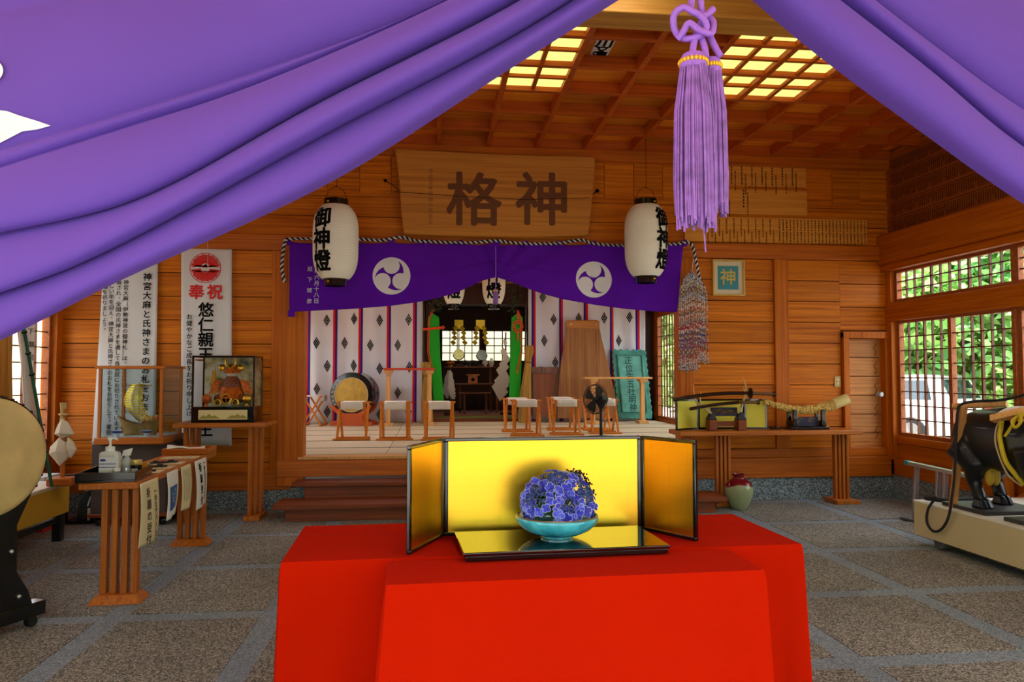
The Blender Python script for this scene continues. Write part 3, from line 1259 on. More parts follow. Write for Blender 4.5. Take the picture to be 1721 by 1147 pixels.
t.b.inputs['Coat Weight'].default_value = .5
TURQ = t.m
m = MB()
m.lathe([(0, .006), (.06, .006), (.064, 0), (.07, 0), (.071, .008), (.11, .018), (.145, .035), (.168, .056), (.179, .076), (.18, .086), (.177, .093), (.172, .095), (.167, .09), (.16, .078), (.135, .05), (.09, .028), (0, .022)], (0, 0, 0), 56)
m.build('bowl_body', TURQ, bw, smooth=60)
m = MB()
m.lathe([(.166, .0915), (.172, .0968), (.179, .0925)], (0, 0, 0), 56)
m.build('rim', flat('rim_glaze', (120, 96, 58), .3), bw, smooth=60)
m = MB()
m.lathe([(0, .06), (.145, .06)], (0, 0, 0), 40)
m.build('water', flat('bowl_water', (16, 34, 40), .05, spec=.6), bw)
# hydrangeas: lacecap heads, petals ringed round tiny buds
PET = confetti('hydrangea_petal', [(0, (38, 42, 170)), (.25, (52, 54, 196)), (.5, (72, 78, 214)), (.72, (62, 48, 178)), (.88, (104, 116, 226))], .6)
PEDGE = flat('petal_edge', (196, 206, 240), .6)
BUD = confetti('hydrangea_bud', [(0, (44, 60, 120)), (.4, (62, 80, 140)), (.7, (40, 74, 90)), (.9, (84, 96, 160))], .7)
LEAFM = leafmat('hydrangea_leaf', (34, 72, 24), (74, 116, 44))
STEMM = flat('flower_stem', (60, 84, 40), .6)
heads = [((-.085, -.05, .205), .068, (-.5, -.7, .4)), ((.0, -.02, .275), .07, (-.1, -.4, .9)), ((.095, -.04, .215), .072, (.6, -.6, .4)),
         ((.06, .0, .26), .06, (.4, -.5, .7)), ((-.055, .02, .25), .058, (-.4, -.2, .8)), ((.03, -.095, .18), .05, (.1, -1, .3)), ((.03, -.09, .105), .035, (0, -1, .2)), ((.13, .0, .17), .05, (.9, -.4, .1)), ((-.12, -.02, .165), .045, (-.9, -.4, 0))]


def floret(mp, me_, c, n, s, rd):
    n = n.normalized()
    u = n.cross(Vector((rd.gauss(0, 1), rd.gauss(0, 1), rd.gauss(0, 1)))).normalized()
    v = n.cross(u)
    for k in range(4):
        a = k * PI / 2 + rd.uniform(-.15, .15)
        d = u * math.cos(a) + v * math.sin(a)
        e = n.cross(d)
        P = [c, c + d * s * .45 + e * s * .45 + n * s * .12, c + d * s * .85 + e * s * .42 + n * s * .22, c + d * s * 1.05 + n * s * .2, c + d * s * .85 - e * s * .42 + n * s * .22, c + d * s * .45 - e * s * .45 + n * s * .12]
        mp.poly(P)
        for q, w_ in zip(P[1:], P[2:]):
            o_ = (q + w_) / 2 - c - d * s * .4
            o_ = o_.normalized() * s * .07
            me_.poly([q + n * .0006, w_ + n * .0006, w_ + o_ + n * .0006, q + o_ + n * .0006])


for i, (c, r, n) in enumerate(heads):
    rd = random.Random(40 + i)
    c, n = Vector((c[0] * 1.12, c[1] * 1.1, c[2] - .03 if c[2] > .12 else c[2] - .012)), Vector(n).normalized()
    r *= 1.08
    u = n.cross(Vector((.3, .1, 1))).normalized()
    v = n.cross(u)
    lab = ['blue lacecap hydrangea head low at the left of the bowl', 'blue lacecap hydrangea head at the top of the bunch', 'blue hydrangea head with dark buds at the right of the bunch', 'blue hydrangea head high on the right, under the dark buds',
           'violet-blue hydrangea head high on the left of the bunch', 'blue hydrangea florets at the front centre of the bunch', 'small blue hydrangea head drooping over the bowl rim', 'pale-edged blue hydrangea florets far right above the rim', 'blue hydrangea florets far left above the bowl rim'][i]
    hd = thing('hydrangea', lab, 'flower', tuple(Vector(bw.location) + c), 0, 'hydrangeas in the turquoise bowl')
    mp_, me_, mbud = MB(), MB(), MB()
    for k in range(90):
        a, q = rd.uniform(0, 6.28), math.sqrt(rd.random()) * .62
        p = (u * math.cos(a) + v * math.sin(a)) * r * q + n * r * .28 * (1 - q * q)
        mbud.ball(p, r * .055, 5, 4)
    nf = 12
    for k in range(nf):
        a = 2 * PI * k / nf + rd.uniform(-.1, .1)
        q = rd.uniform(.72, 1.08)
        d = u * math.cos(a) + v * math.sin(a)
        p = d * r * q - n * r * .1 * rd.random()
        floret(mp_, me_, p, n + d * .45 + Vector((rd.gauss(0, .2), rd.gauss(0, .2), rd.gauss(0, .2))), rd.uniform(.018, .026), rd)
    pe_ = mp_.build('petals', PET, hd, smooth=False, recalc=False)
    me_.build('petal_edges', PEDGE, pe_, smooth=False, recalc=False)
    mbud.build('buds', BUD, hd)
    m = MB()
    e = Vector((0, 0, .07)) - c + Vector((rd.uniform(-.03, .03), rd.uniform(-.02, .04), 0))
    m.tube(smoothpath([-n * .006, -n * .03 + e * .3, e]), .0028, 6)
    m.build('stem', STEMM, hd)
    m = MB()
    for k in range(4):
        a = rd.uniform(0, 6.28)
        d = (u * math.cos(a) + v * math.sin(a) - n * .5).normalized()
        s = rd.uniform(.06, .09)
        e2 = d.cross(n).normalized()
        b = -n * .02
        prof = [(0, 0), (.25, .3), (.5, .38), (.75, .25), (1, 0)]
        P = [b + d * s * a_ + e2 * s * w_ - n * s * .25 * a_ * a_ for a_, w_ in prof] + [b + d * s * a_ - e2 * s * w_ - n * s * .25 * a_ * a_ for a_, w_ in prof[-2:0:-1]]
        m.poly(P)
    m.build('leaves', LEAFM, hd, smooth=False, recalc=False)
hd = thing('seed_head', 'dark brownish bud cluster at the upper right edge of the hydrangeas', 'flower', tuple(Vector(bw.location) + Vector((.125, .03, .235))))
m = MB()
rd = random.Random(9)
for k in range(120):
    a = rd.uniform(0, 1)
    m.ball((-.05 + .09 * a + rd.gauss(0, .012), rd.gauss(0, .015), .035 - .09 * a * a + rd.gauss(0, .01)), .0045, 5, 4)
m.build('buds', flat('dark_bud', (40, 34, 26), .7), hd)
MB().tube(smoothpath([(0, 0, 0), (-.04, -.02, -.1), (-.1, -.03, -.19)]), .0025, 6).build('stem', STEMM, hd)
# ================================================================== on and before the back wall
EX, EZ = Vector((1, 0, 0)), Vector((0, 0, 1))


def rectpx(x0, y0, x1, y1, Y):
    a, b = at(x0, y0, Y=Y), at(x1, y1, Y=Y)
    return a.x, b.x, b.z, a.z


# ------------------------------------------------------------------ the big name board
y = YW - .12
bdm = thing('name_board', 'large slab of grained wood with two big brushed characters high over the opening', 'sign', (.68, y, 2.95))
pts = [(-.41, 3.90), (-.2, 3.895), (.2, 3.885), (.7, 3.875), (1.2, 3.875), (1.82, 3.88), (1.80, 3.6), (1.77, 3.3), (1.735, 2.99), (1.2, 2.955), (.7, 2.95), (.2, 2.955), (-.31, 2.96), (-.34, 3.2), (-.36, 3.5)]
MB().prism(pts, (0, y, 0), EX, EZ, .05).build('board_slab', wood('sign_wood', (168, 98, 24), (224, 150, 56), 'X', .5, .7, .05), bdm, world=True, bevel=.012)
BROWNINK = flat('brown_ink', (112, 64, 30), .7)
m = MB()
for ch, px, py in (('神', 912, 334), ('格', 797, 334)):
    c = at(px, py, Y=y - .06)
    write(m, ch, lambda a, b: Vector((c.x + a, y - .052, c.z + b)), .62, .022)
column(m, '平成五年癸酉十月吉日', Vector((at(724, 290, Y=y).x, y - .052, at(724, 290, Y=y).z)), EX, EZ, .055, .062, .0)
m.build('lettering', BROWNINK, bdm, world=True, smooth=False)
m = MB()
m.tube([(-.4, y - .053, 3.42), (.3, y - .053, 3.39), (1.0, y - .053, 3.37), (1.75, y - .053, 3.41)], .003, 4)
m.tube([(-.34, y - .04, 3.42), (-.45, y, 3.52), (-.52, YW - .01, 3.58)], .004, 5)
m.tube([(1.76, y - .04, 3.43), (1.86, YW - .01, 3.52)], .004, 5)
m.ball((-.52, YW - .02, 3.58), .018, 8, 6)
m.ball((1.87, YW - .02, 3.53), .022, 8, 6)
m.build('hanging_wire', INK, bdm, world=True)

# ------------------------------------------------------------------ boards of donor names
DON = wood('donor_board', (204, 122, 30), (236, 164, 62), 'X', .5, .8, .06)
DOND = wood('donor_board_side', (128, 62, 20), (176, 94, 36), 'Y', .5, .8, .06)


def donor(lab, rx, rz, y, cols, seed, off=0.0):
    r = thing('donor_board', lab, 'board', ((rx[0] + rx[1]) / 2, y, rz[0]), 0, 'donor boards on the back wall')
    MB().bx(rx[0], rx[1], y, y + .02 + off, rz[0], rz[1]).build('board', DON, r, world=True, bevel=.002)
    random.seed(seed)
    for x, z0, n, s in cols:
        m = MB()
        for k in range(n):
            scribble(m, (x, y - .003, z0 - k * s * 1.22), EX, EZ, s)
        m.build('lettering', INK, r, world=True, smooth=False)
    return r


x0, x1, z0, z1 = rectpx(1180, 268, 1355, 316, YW - .03)
cols = []
for k in range(9):
    X = x1 - .17 - k * .118 * 1.05
    cols += [(X, z1 - .05, 8, .026), (X + .045, z1 - .13 - .02 * (k % 3), 9, .022)]
donor('pale wooden donor board with brushed names just under the ceiling, right of the tassel', (x0, x1), (z0 + .004, z1), YW - .03, cols, 1)
xa, xb, za, zb = rectpx(1180, 316, 1357, 363, YW - .03)
cols = [(xb - .78, zb - .02, 6, .03), (xb - .73, zb - .05, 10, .022), (xb - .95, zb - .14, 7, .024), (xb - 1.0, zb - .14, 7, .024), (xb - 1.07, zb - .16, 7, .024)]
donor('mostly blank pale donor board between the two written ones, right of the tassel', (xa, xb), (za + .004, zb), YW - .03, cols, 2, .004)
xc, xd, zc, zd = rectpx(1150, 363, 1457, 412, YW - .03)
cols = []
for k in range(25):
    X = xd - .03 - k * .044
    cols += [(X, zd - .03, 5, .022), (X, zd - .17 - .01 * (k % 2), 5, .022)]
for k in range(10):
    X = xd - 1.2 - k * .088
    cols += [(X, zd - .03, 7 + k % 3, .022), (X + .04, zd - .16 - .02 * (k % 2), 7, .02)]
donor('longest wooden donor board with two dense rows of small names, above the picture', (xc, xd), (zc + .004, zd), YW - .04, cols, 3)
# five long boards on the side wall
random.seed(5)
zz = 3.09
for k, lab in enumerate(('lowest', 'second lowest', 'middle', 'second highest', 'highest')):
    r = thing('donor_board', lab + ' of the five long dark donor boards above the right windows', 'board', (XR - .03, 7, zz), 0, 'donor boards on the right wall')
    h = .168
    MB().bx(XR - .03, XR - .002, 4.7, 8.12, zz, zz + h).build('board', DOND, r, world=True, bevel=.002)
    m = MB()
    for c in range(86):
        Y_ = 8.06 - c * .032
        for q in range(5 if c % 7 else 3):
            scribble(m, (XR - .033, Y_, zz + .142 - q * .026), (0, -1, 0), EZ, .022)
    m.build('lettering', INK, r, world=True, smooth=False)
    zz += h + .008

# ------------------------------------------------------------------ framed picture
x0, x1, z0, z1 = rectpx(1197, 436, 1252, 498, YW - .02)
pf = thing('framed_picture', 'small gold-framed picture with one gold character on teal, on the wall', 'picture', ((x0 + x1) / 2, YW - .02, z0))
m = MB()
fw = .022
for a, b, c, d in ((x0, x1, z0, z0 + fw), (x0, x1, z1 - fw, z1), (x0, x0 + fw, z0 + fw, z1 - fw), (x1 - fw, x1, z0 + fw, z1 - fw)):
    m.bx(a, b, YW - .035, YW - .001, c, d)
m.build('picture_frame', flat('pale_gold_frame', (214, 176, 92), .35, .4), pf, world=True, bevel=.003)
MB().bx(x0 + fw, x1 - fw, YW - .016, YW - .002, z0 + fw, z1 - fw).build('mount', flat('cream_mount', (226, 210, 176), .8), pf, world=True, smooth=False)
ix0, ix1, iz0, iz1 = x0 + .065, x1 - .075, z0 + .075, z1 - .075
MB().bx(ix0, ix1, YW - .018, YW - .015, iz0, iz1).build('teal_panel', flat('teal', (58, 146, 160), .8), pf, world=True, smooth=False)
m = MB()
c = Vector(((ix0 + ix1) / 2, YW - .0195, (iz0 + iz1) / 2 + .01))
write(m, '神', lambda a, b: Vector((c.x + a, c.y, c.z + b)), .2, .012)
m.build('gold_character', flat('gold_ink', (226, 190, 84), .5), pf, world=True, smooth=False)
MB().bx(x0 + fw, x1 - fw, YW - .026, YW - .024, z0 + fw, z1 - fw).build('picture_glass', GLASS, pf, world=True, smooth=False)
m = MB()
xm = (x0 + x1) / 2
m.tube([(xm - .1, YW - .01, z1), (xm - .02, YW - .012, z1 + .1), (xm + .08, YW - .01, z1)], .0018, 5)
m.build('hanging_cord', WHITE, pf, world=True)
# light switch
sw = thing('wall_switch', 'pale two-button wall switch beside the small wooden door', 'switch', tuple(at(1407, 642, Y=YW - .01)))
c = at(1407, 642, Y=YW)
MB().box((c.x, YW - .006, c.z), (.075, .012, .13)).build('plate', flat('ivory_plate', (206, 178, 112), .5), sw, world=True, bevel=.003)
m = MB()
m.box((c.x, YW - .015, c.z + .022), (.022, .008, .03))
m.box((c.x, YW - .015, c.z - .022), (.022, .008, .03))
m.build('button', flat('ivory_button', (236, 222, 180), .4), sw, world=True, bevel=.002)

# ------------------------------------------------------------------ senjafuda sticker on the ceiling
p = at(1011, 83, Z=ZC + .113)
sk = thing('ceiling_sticker', 'small black and white name slip pasted on a ceiling board', 'sticker', (p.x, p.y, ZC + .114))
MB().bx(p.x - .075, p.x + .075, p.y - .19, p.y + .19, ZC + .1115, ZC + .1135).build('slip', WHITE, sk, world=True, smooth=False)
m = MB()
for ch, dy, s in (('川', -.12, .15), ('又', 0.0, .13), ('濃', .1, .13)):
    write(m, ch, lambda a, b: Vector((p.x + a, p.y + dy - b, ZC + .1105)), s, .035)
m.bx(p.x - .06, p.x + .06, p.y + .155, p.y + .165, ZC + .1095, ZC + .111)
m.build('lettering', INK, sk, world=True, smooth=False)


# ------------------------------------------------------------------ the purple curtain over the opening
PUR2 = cloth('deep_purple_cloth', (92, 10, 172), .85, .3, 900, .05)
YC = YW - .16
x0, x1 = at(487, 460, Y=YC).x, at(1146, 460, Y=YC).x
xm = at(833, 460, Y=YC).x
ztop = at(833, 410, Y=YC).z
hem = [(487, 525), (545, 522), (600, 519), (655, 515), (700, 509), (735, 502), (765, 493), (790, 482), (812, 472), (833, 467), (856, 474), (880, 484), (910, 494), (950, 504), (1000, 513), (1050, 520), (1100, 524), (1140, 525)]
topl = [(487, 407), (660, 408), (833, 411), (1000, 411), (1150, 409)]


def interp(P, x):
    for (a, b), (c, d) in zip(P, P[1:]):
        if a <= x <= c:
            return b + (d - b) * (x - a) / (c - a)
    return P[0][1] if x < P[0][0] else P[-1][1]


def maku(u, v):
    px = 487 + (1148 - 487) * u
    yt = interp(topl, px) + 2.0 * abs(math.sin((px - 487) / 56 * PI))
    yb = interp(hem, px)
    if px > 1136:
        px = px - (px - 1136) * v * .9
    q = at(px, yt + (yb - yt) * v, Y=YC)
    dx = (q.x - xm)
    tie = math.exp(-abs(dx) / .7)
    rad = math.atan2(q.z - (ztop - .45), abs(dx) + .05)
    fold = .022 * math.sin(16 * rad + 2 * (dx > 0)) * tie + .012 * math.sin(q.x * 5.2 + 3 * v) * v + .008 * math.sin(q.x * 11 - 4 * v)
    sag = .02 * math.sin(PI * v) * math.exp(-(v - .85) ** 2 / .02)
    return (q.x, YC - .01 - fold - sag - .03 * tie * (v > .5), q.z)


pc = thing('crested_curtain', 'dark purple curtain with two white round crests hung across the opening, lifted in the middle', 'curtain', (xm, YC, ztop - .6))
mk = MB().grid(maku, 132, 36).build('curtain_cloth', PUR2, pc, world=True, smooth=180, thick=.004, recalc=False)
for px in (487, 660, 716, 774, 830, 837, 884, 940, 997, 1055, 1110, 1150):
    q = at(px, interp(topl, px), Y=YC)
    MB().bx(q.x - .022, q.x + .022, YC - .035, YC - .012, q.z - .04, q.z + .035).build('loop', PUR2, pc, world=True, bevel=.004)
m = MB()
m.bx(x0 - .01, x0 + .06, YC - .02, YC - .005, at(487, 533, Y=YC).z, at(487, 522, Y=YC).z)
m.build('loop', PUR2, pc, world=True, bevel=.004)
bmc = bmesh.new()
bmc.from_mesh(mk.data)
bvc = BVHTree.FromBMesh(bmc)


def onmaku(x, z):
    h = bvc.ray_cast(Vector((x, YC - 1, z)) - pc.location, Vector((0, 1, 0)))
    return (h[0] + pc.location + Vector((0, -.006, 0))) if h[0] is not None else Vector((x, YC - .02, z))


def tomoe(m, cx, cz, R, fn):
    def pl(P):
        k = len(m.v)
        m.v += [Vector(fn(cx + a * R, cz + b * R)) for a, b in P]
        return k
    for a0 in (PI / 2, PI / 2 + 2 * PI / 3, PI / 2 + 4 * PI / 3):
        hx, hy = .545 * math.cos(a0), .545 * math.sin(a0)
        rings = [pl([(hx + .43 * f * math.cos(t * PI / 16), hy + .43 * f * math.sin(t * PI / 16)) for t in range(32)]) for f in (.02, .35, .7, 1)]
        for a, b in zip(rings, rings[1:]):
            for j in range(32):
                m.face((a + j, a + (j + 1) % 32, b + (j + 1) % 32, b + j))
        n = 26
        A, B = [], []
        for k in range(n + 1):
            f = k / n
            t = a0 - .12 + f * 2.32
            wd = .6 * (1 - f) ** 1.15 + .012
            if f < .12:
                wd = min(wd, .42)
            A.append((math.cos(t), math.sin(t)))
            B.append(((1 - wd) * math.cos(t), (1 - wd) * math.sin(t)))
        mid = [((p[0] + q[0]) / 2, (p[1] + q[1]) / 2) for p, q in zip(A, B)]
        ka, km, kb = pl(A), pl(mid), pl(B)
        for k in range(n):
            m.face((ka + k, ka + k + 1, km + k + 1, km + k))
            m.face((km + k, km + k + 1, kb + k + 1, kb + k))


for px, py in ((658, 464), (998, 470)):
    c = at(px, py, Y=YC - .02)
    m = MB()
    tomoe(m, c.x, c.z, 31 / FPX * 8.1, onmaku)
    m.build('crest', CREST, pc, world=True, smooth=180, recalc=False)
m = MB()
for txt, px, py, s, pt in (('令和四年六月十八日', 533, 426, .058, .064), ('迫　下　斌　彦', 521, 452, .056, .045)):
    for i, ch in enumerate(txt):
        if ch == '　':
            continue
        c = at(px, py, Y=YC - .02) + Vector((0, 0, -i * (pt if pt > .05 else .058)))
        write(m, ch, lambda a, b: onmaku(c.x + a, c.z + b), s, .012)
m.build('lettering', CREST, pc, world=True, smooth=False, recalc=False)
bmc.free()
# small tassel where the curtain is lifted
m = MB()
c = at(833, 415, Y=YC - .06)
e = at(833, 487, Y=YC - .06)
m.tube([c, (c.x, c.y - .02, (c.z + e.z) / 2), e], .005, 6)
tb = thing('hanging_tassel', 'small lilac tassel hanging in front of the middle of the crested curtain', 'tassel', tuple(e + Vector((0, 0, -.14))))
m.build('cord', CORD, tb, world=True)
m = MB()
m.lathe([(0, .01), (.022, .0), (.027, -.02), (.03, -.16), (0, -.162)], e, 14)
m.build('fringe', TASL, tb, world=True)
m = MB()
m.lathe([(.0235, -.004), (.028, -.008), (.028, -.018), (.0245, -.022)], e, 14)
m.build('gold_band', flat('gold_thread', (232, 178, 40), .4, .3), tb, world=True)

# twisted black and white rope
RW, RB = flat('rope_white', (220, 216, 214), .8), flat('rope_black', (26, 22, 40), .8)
rp = thing('twisted_rope', 'black and white twisted rope along the top of the crested curtain, its ends hanging', 'rope', (xm, YC - .04, ztop))
path = [(478, 474), (474, 455), (475, 430), (479, 408), (487, 402), (545, 402), (600, 402), (640, 404), (660, 401), (676, 399), (700, 405), (740, 407), (790, 408), (833, 405), (860, 408), (900, 410), (940, 409), (965, 405), (980, 404), (1000, 410), (1050, 413), (1100, 412), (1140, 410), (1155, 407), (1164, 415), (1170, 440), (1176, 470), (1180, 484)]
pp = smoothpath([at(a, b, Y=YC - .035) for a, b in path], 22)
L = [0]
for a, b in zip(pp, pp[1:]):
    L.append(L[-1] + (b - a).length)
for nm, mt, ph in (('white_strand', RW, 0), ('black_strand', RB, PI)):
    m = MB()
    P = []
    for i, q in enumerate(pp):
        d = (pp[min(i + 1, len(pp) - 1)] - pp[max(i - 1, 0)]).normalized()
        u = d.cross(Vector((0, 1, 0))).normalized()
        a = L[i] / .055 * 2 * PI + ph
        P.append(q + (u * math.cos(a) + Vector((0, -1, 0)) * math.sin(a)) * .0085)
    m.tube(P, .0105, 6)
    m.build(nm, mt, rp, world=True, smooth=80)


# ------------------------------------------------------------------ paper lanterns
LPAP = flat('lantern_paper', (244, 240, 224), .7, var=.04)


def lantern(px, ytop, ybot, xhalf, Y, text, tpx, lab, hang, tsz=None, paper=LPAP):
    c0, c1 = at(px, ytop, Y=Y), at(px, ybot, Y=Y)
    R = xhalf / FPX * (c0 - Vector((0, 0, EYE))).dot(FWD)
    H = c0.z - c1.z
    r = thing('paper_lantern', lab, 'lantern', (c0.x, Y, c1.z), 0, 'white paper lanterns')
    ch = H * .085
    prof = []
    n = 84

    def rad(t):                                    # t 0 bottom .. 1 top
        e = abs(2 * t - 1) ** 4.2
        return R * (1 - .40 * e) * (1 - .03 * (1 - t))
    for i in range(n + 1):
        t_ = i / n
        prof.append((rad(t_) + (.0022 if i % 3 == 0 else -.0008), H * (.075 + .85 * t_)))
    m = MB()
    m.lathe(prof, (c0.x, Y, c1.z), 48)
    m.build('paper_body', paper, r, world=True, smooth=60)
    for nm, z0, z1 in (('top_ring', .915, 1.0), ('bottom_ring', 0, .085)):
        m = MB()
        rr = R * (.52 if nm[0] == 't' else .47)
        m.lathe([(rr * .9, H * z0), (rr * 1.04, H * z0), (rr * 1.04, H * z1), (rr * .95, H * z1), (rr * .9, H * z0)], (c0.x, Y, c1.z), 32)
        m.lathe([(0, H * (z0 + z1) / 2), (rr * .93, H * (z0 + z1) / 2)], (c0.x, Y, c1.z), 32)
        rg = m.build(nm, BLACK, r, world=True)
        m = MB()
        sgn = -1 if tpx < px else 1
        a = sgn * .55
        m.ball((c0.x + rr * 1.05 * math.sin(a), Y - rr * 1.05 * math.cos(a), c1.z + H * (z0 + z1) / 2), R * .055, 8, 6)
        m.build('stud', GOLD, rg, world=True)
    # writing wrapped round the paper
    m = MB()
    ang0 = math.asin(max(-.95, min(.95, (tpx - px) / xhalf)))
    sz = tsz or H * .25
    for i, chh in enumerate(text):
        zc = c1.z + H * (.925 - .17 - i * .245)

        def fn(a, b):
            z = zc + b
            t_ = min(1, max(0, ((z - c1.z) / H - .075) / .85))
            rr_ = rad(t_) + .005
            th = ang0 + a / (R * 1.0)
            return Vector((c0.x + rr_ * math.sin(th), Y - rr_ * math.cos(th), z))
        write(m, chh, fn, sz, .034, .13)
    m.build('lettering', INK, r, world=True, smooth=60, recalc=False)
    m = MB()
    for s in (-1, 1):
        m.tube([(c0.x + s * R * .5, Y, c0.z), (c0.x + s * R * .3, Y, c0.z + R * .45), (c0.x, Y, c0.z + R * .6)], .003, 5)
    m.tube([(c0.x, Y, c0.z + R * .55), (c0.x + .01, Y, c0.z + R * .9), (c0.x, Y, hang)], .0028, 5)
    m.build('hanging_wire', INK, r, world=True)
    return r


YLN = YW - .55
lantern(565, 336, 481, 38, YLN, '御神燈', 545, 'big white paper lantern hanging before the left end of the crested curtain', ZC + .116, None)
lantern(1085, 336, 476, 36, YLN, '御神燈', 1108, 'big white paper lantern hanging before the right end of the crested curtain', ZC + .116)
lantern(763, 408, 520, 19, 13.2, '御神燈', 763, 'cream lantern half hidden behind the crested curtain, left one of the inner pair', 3.151)
lantern(830, 408, 520, 20, 13.2, '御神燈', 828, 'cream lantern in the hall behind the small lilac tassel, right one of the inner pair', 3.151)

# ------------------------------------------------------------------ strings of folded paper cranes
CRN = confetti('crane_paper', [(0, (226, 222, 218)), (.2, (120, 120, 130)), (.3, (90, 120, 180)), (.42, (206, 36, 60)), (.52, (236, 230, 222)), (.66, (40, 50, 130)), (.76, (200, 180, 110)), (.84, (84, 50, 60)), (.92, (150, 196, 214))], .8)
YS = YW - .24
ctr = at(1163, 455, Y=YS)
sb = thing('paper_crane_garland', 'thick bundle of strings of many-coloured paper cranes hanging beside the curtain', 'garland', (ctr.x, YS, at(1163, 628, Y=YS).z))
random.seed(21)
for k in range(26):
    m = MB()
    px = 1144 + 40 * ((k % 13) / 12)
    dy = -.05 + .08 * (k // 13) + random.uniform(-.015, .015)
    q0 = at(1162 + (px - 1162) * .25, 457 + abs(px - 1162) * .3, Y=YS)
    q1 = at(px, 478 + abs(px - 1164) * .6, Y=YS)
    px2 = px
    q2 = at(px + (px - 1160) * .12, 626 - (px > 1172) * 14 - random.uniform(0, 8), Y=YS)
    P = [q0, q1 + Vector((0, dy * .6, 0)), q1.lerp(q2, .5) + Vector((0, dy, 0)), q2 + Vector((0, dy, 0))]
    P = smoothpath(P, 22)
    for a, b in zip(P, P[1:]):
        for f in (0, .5):
            c = a.lerp(b, f) + Vector((random.gauss(0, .002), random.gauss(0, .004), random.gauss(0, .008)))
            an = random.uniform(0, 6.28)
            u = Vector((math.cos(an), math.sin(an), 0)) * .0105
            v = Vector((-math.sin(an), math.cos(an), 0)) * .007
            k0 = len(m.v)
            m.v += [c - u + Vector((0, 0, .012)), c + u + Vector((0, 0, .010)), c - v, c + v, c + Vector((0, 0, -.012))]
            for f_ in ((0, 2, 4), (0, 4, 3), (1, 4, 2), (1, 3, 4), (0, 3, 2), (1, 2, 3)):
                m.face([k0 + i for i in f_])
    m.build('crane_string', CRN, sb, world=True, smooth=False)
m = MB()
m.tube(smoothpath([ctr + Vector((0, 0, -.02)), ctr + Vector((.01, 0, .08)), at(1168, 430, Y=YC)], 6), .004, 5)
m.build('hanging_cord', RW, sb, world=True)

# ------------------------------------------------------------------ the two white banners at the left
BAN = cloth('banner_cloth', (216, 214, 214), .85, .15, 600, .02)
REDINK = flat('red_ink', (214, 34, 28), .8)
yb = YW - .03


def banner(lab, cpx):
    q = [at(a, b, Y=yb) for a, b in cpx]
    r = thing('banner', lab, 'banner', ((q[2].x + q[3].x) / 2, yb, q[3].z))

    def fn(u, v):
        t_ = q[0].lerp(q[1], u)
        b_ = q[3].lerp(q[2], u)
        p = t_.lerp(b_, v)
        return (p.x, yb - .008 + .006 * math.sin(9 * u + 3 * v), p.z)
    MB().grid(fn, 16, 24).build('banner_cloth', BAN, r, world=True, smooth=180, recalc=False, thick=.001)
    return r


b1 = banner('tall white banner with red crane emblem and black writing, behind the warrior doll case', [(305, 411), (390, 411), (390, 749), (304, 749)])
b2 = banner('wide white banner of black vertical text behind the wooden glass case', [(176, 420), (266, 441), (262, 748), (155, 748)])


def wp(px, py):
    q = at(px, py, Y=yb)
    return Vector((q.x, yb - .018, q.z))


px2m = (wp(400, 500) - wp(300, 500)).length / 100
m = MB()
for ch, px in (('奉', 331), ('祝', 362)):
    c = wp(px, 491)
    write(m, ch, lambda a, b: c + EX * a + EZ * b, 27 * px2m, .03)
m.build('lettering', REDINK, b1, world=True, smooth=False)
m = MB()
# round emblem: two facing cranes left white in a red disc
c = wp(346, 451)
Rr = 26.5 * px2m


def disc(m, c, r0, r1, n=48):
    k = len(m.v)
    for i in range(n):
        a = 2 * PI * i / n
        m.v += [c + (EX * math.cos(a) + EZ * math.sin(a)) * r0, c + (EX * math.cos(a) + EZ * math.sin(a)) * r1]
    for i in range(n):
        j = (i + 1) % n
        m.face((k + 2 * i, k + 2 * j, k + 2 * j + 1, k + 2 * i + 1))


disc(m, c, Rr * .95, Rr)
for s in (1, -1):                                  # fans of feather strokes above and below
    for k in range(15):
        a = PI / 2 * s + (k - 7) * .19
        d = EX * math.cos(a) + EZ * math.sin(a)
        e = EX * -math.sin(a) + EZ * math.cos(a)
        r0, r1 = .30, .91 - .04 * (k % 2)
        m.poly([c + d * Rr * r0 - e * Rr * .03, c + d * Rr * r0 + e * Rr * .03, c + d * Rr * r1 + e * Rr * .075, c + d * Rr * r1 - e * Rr * .075])
for s in (1, -1):
    m.poly([c + (EX * a * s + EZ * b) * Rr for a, b in ((-.92, .05), (-.5, .2), (-.1, .16), (0, .26), (.2, .12), (.15, .02), (-.2, .06), (-.6, .07))])
    m.poly([c + (EX * a * s - EZ * b) * Rr for a, b in ((-.9, .15), (-.5, .3), (-.1, .24), (.1, .3), (.1, .2), (-.3, .18))])
m.build('emblem', REDINK, b1, world=True, smooth=False)
m = MB()
for i, ch in enumerate('悠仁親王'):
    c = wp(347 - i * .2, 521 + i * 25)
    write(m, ch, lambda a, b: c + EX * a + EZ * b, 27 * px2m, .024)
m.build('lettering', INK, b1, world=True, smooth=False)
m = MB()
c = wp(346, 722)
write(m, '王', lambda a, b: c + EX * a + EZ * b, 26 * px2m, .024)
m.build('lettering', INK, b1, world=True, smooth=False)
m = MB()
for i, ch in enumerate('お健やかなご成長をお祈り申し上げ'):
    c = wp(319, 533 + i * 10.8)
    write(m, ch, lambda a, b: c + EX * a + EZ * b, 10.5 * px2m, .015)
m.build('lettering', INK, b1, world=True, smooth=False)
m = MB()
for i, ch in enumerate('神宮大麻と氏神さまのお札をおまつりしましょう'):
    c = wp(249 - i * .35, 466 + i * 15.6)
    if 466 + i * 15.6 < 735:
        write(m, ch, lambda a, b: c + EX * a + EZ * b, 14.5 * px2m, .022)
m.build('lettering', INK, b2, world=True, smooth=False)
m = MB()
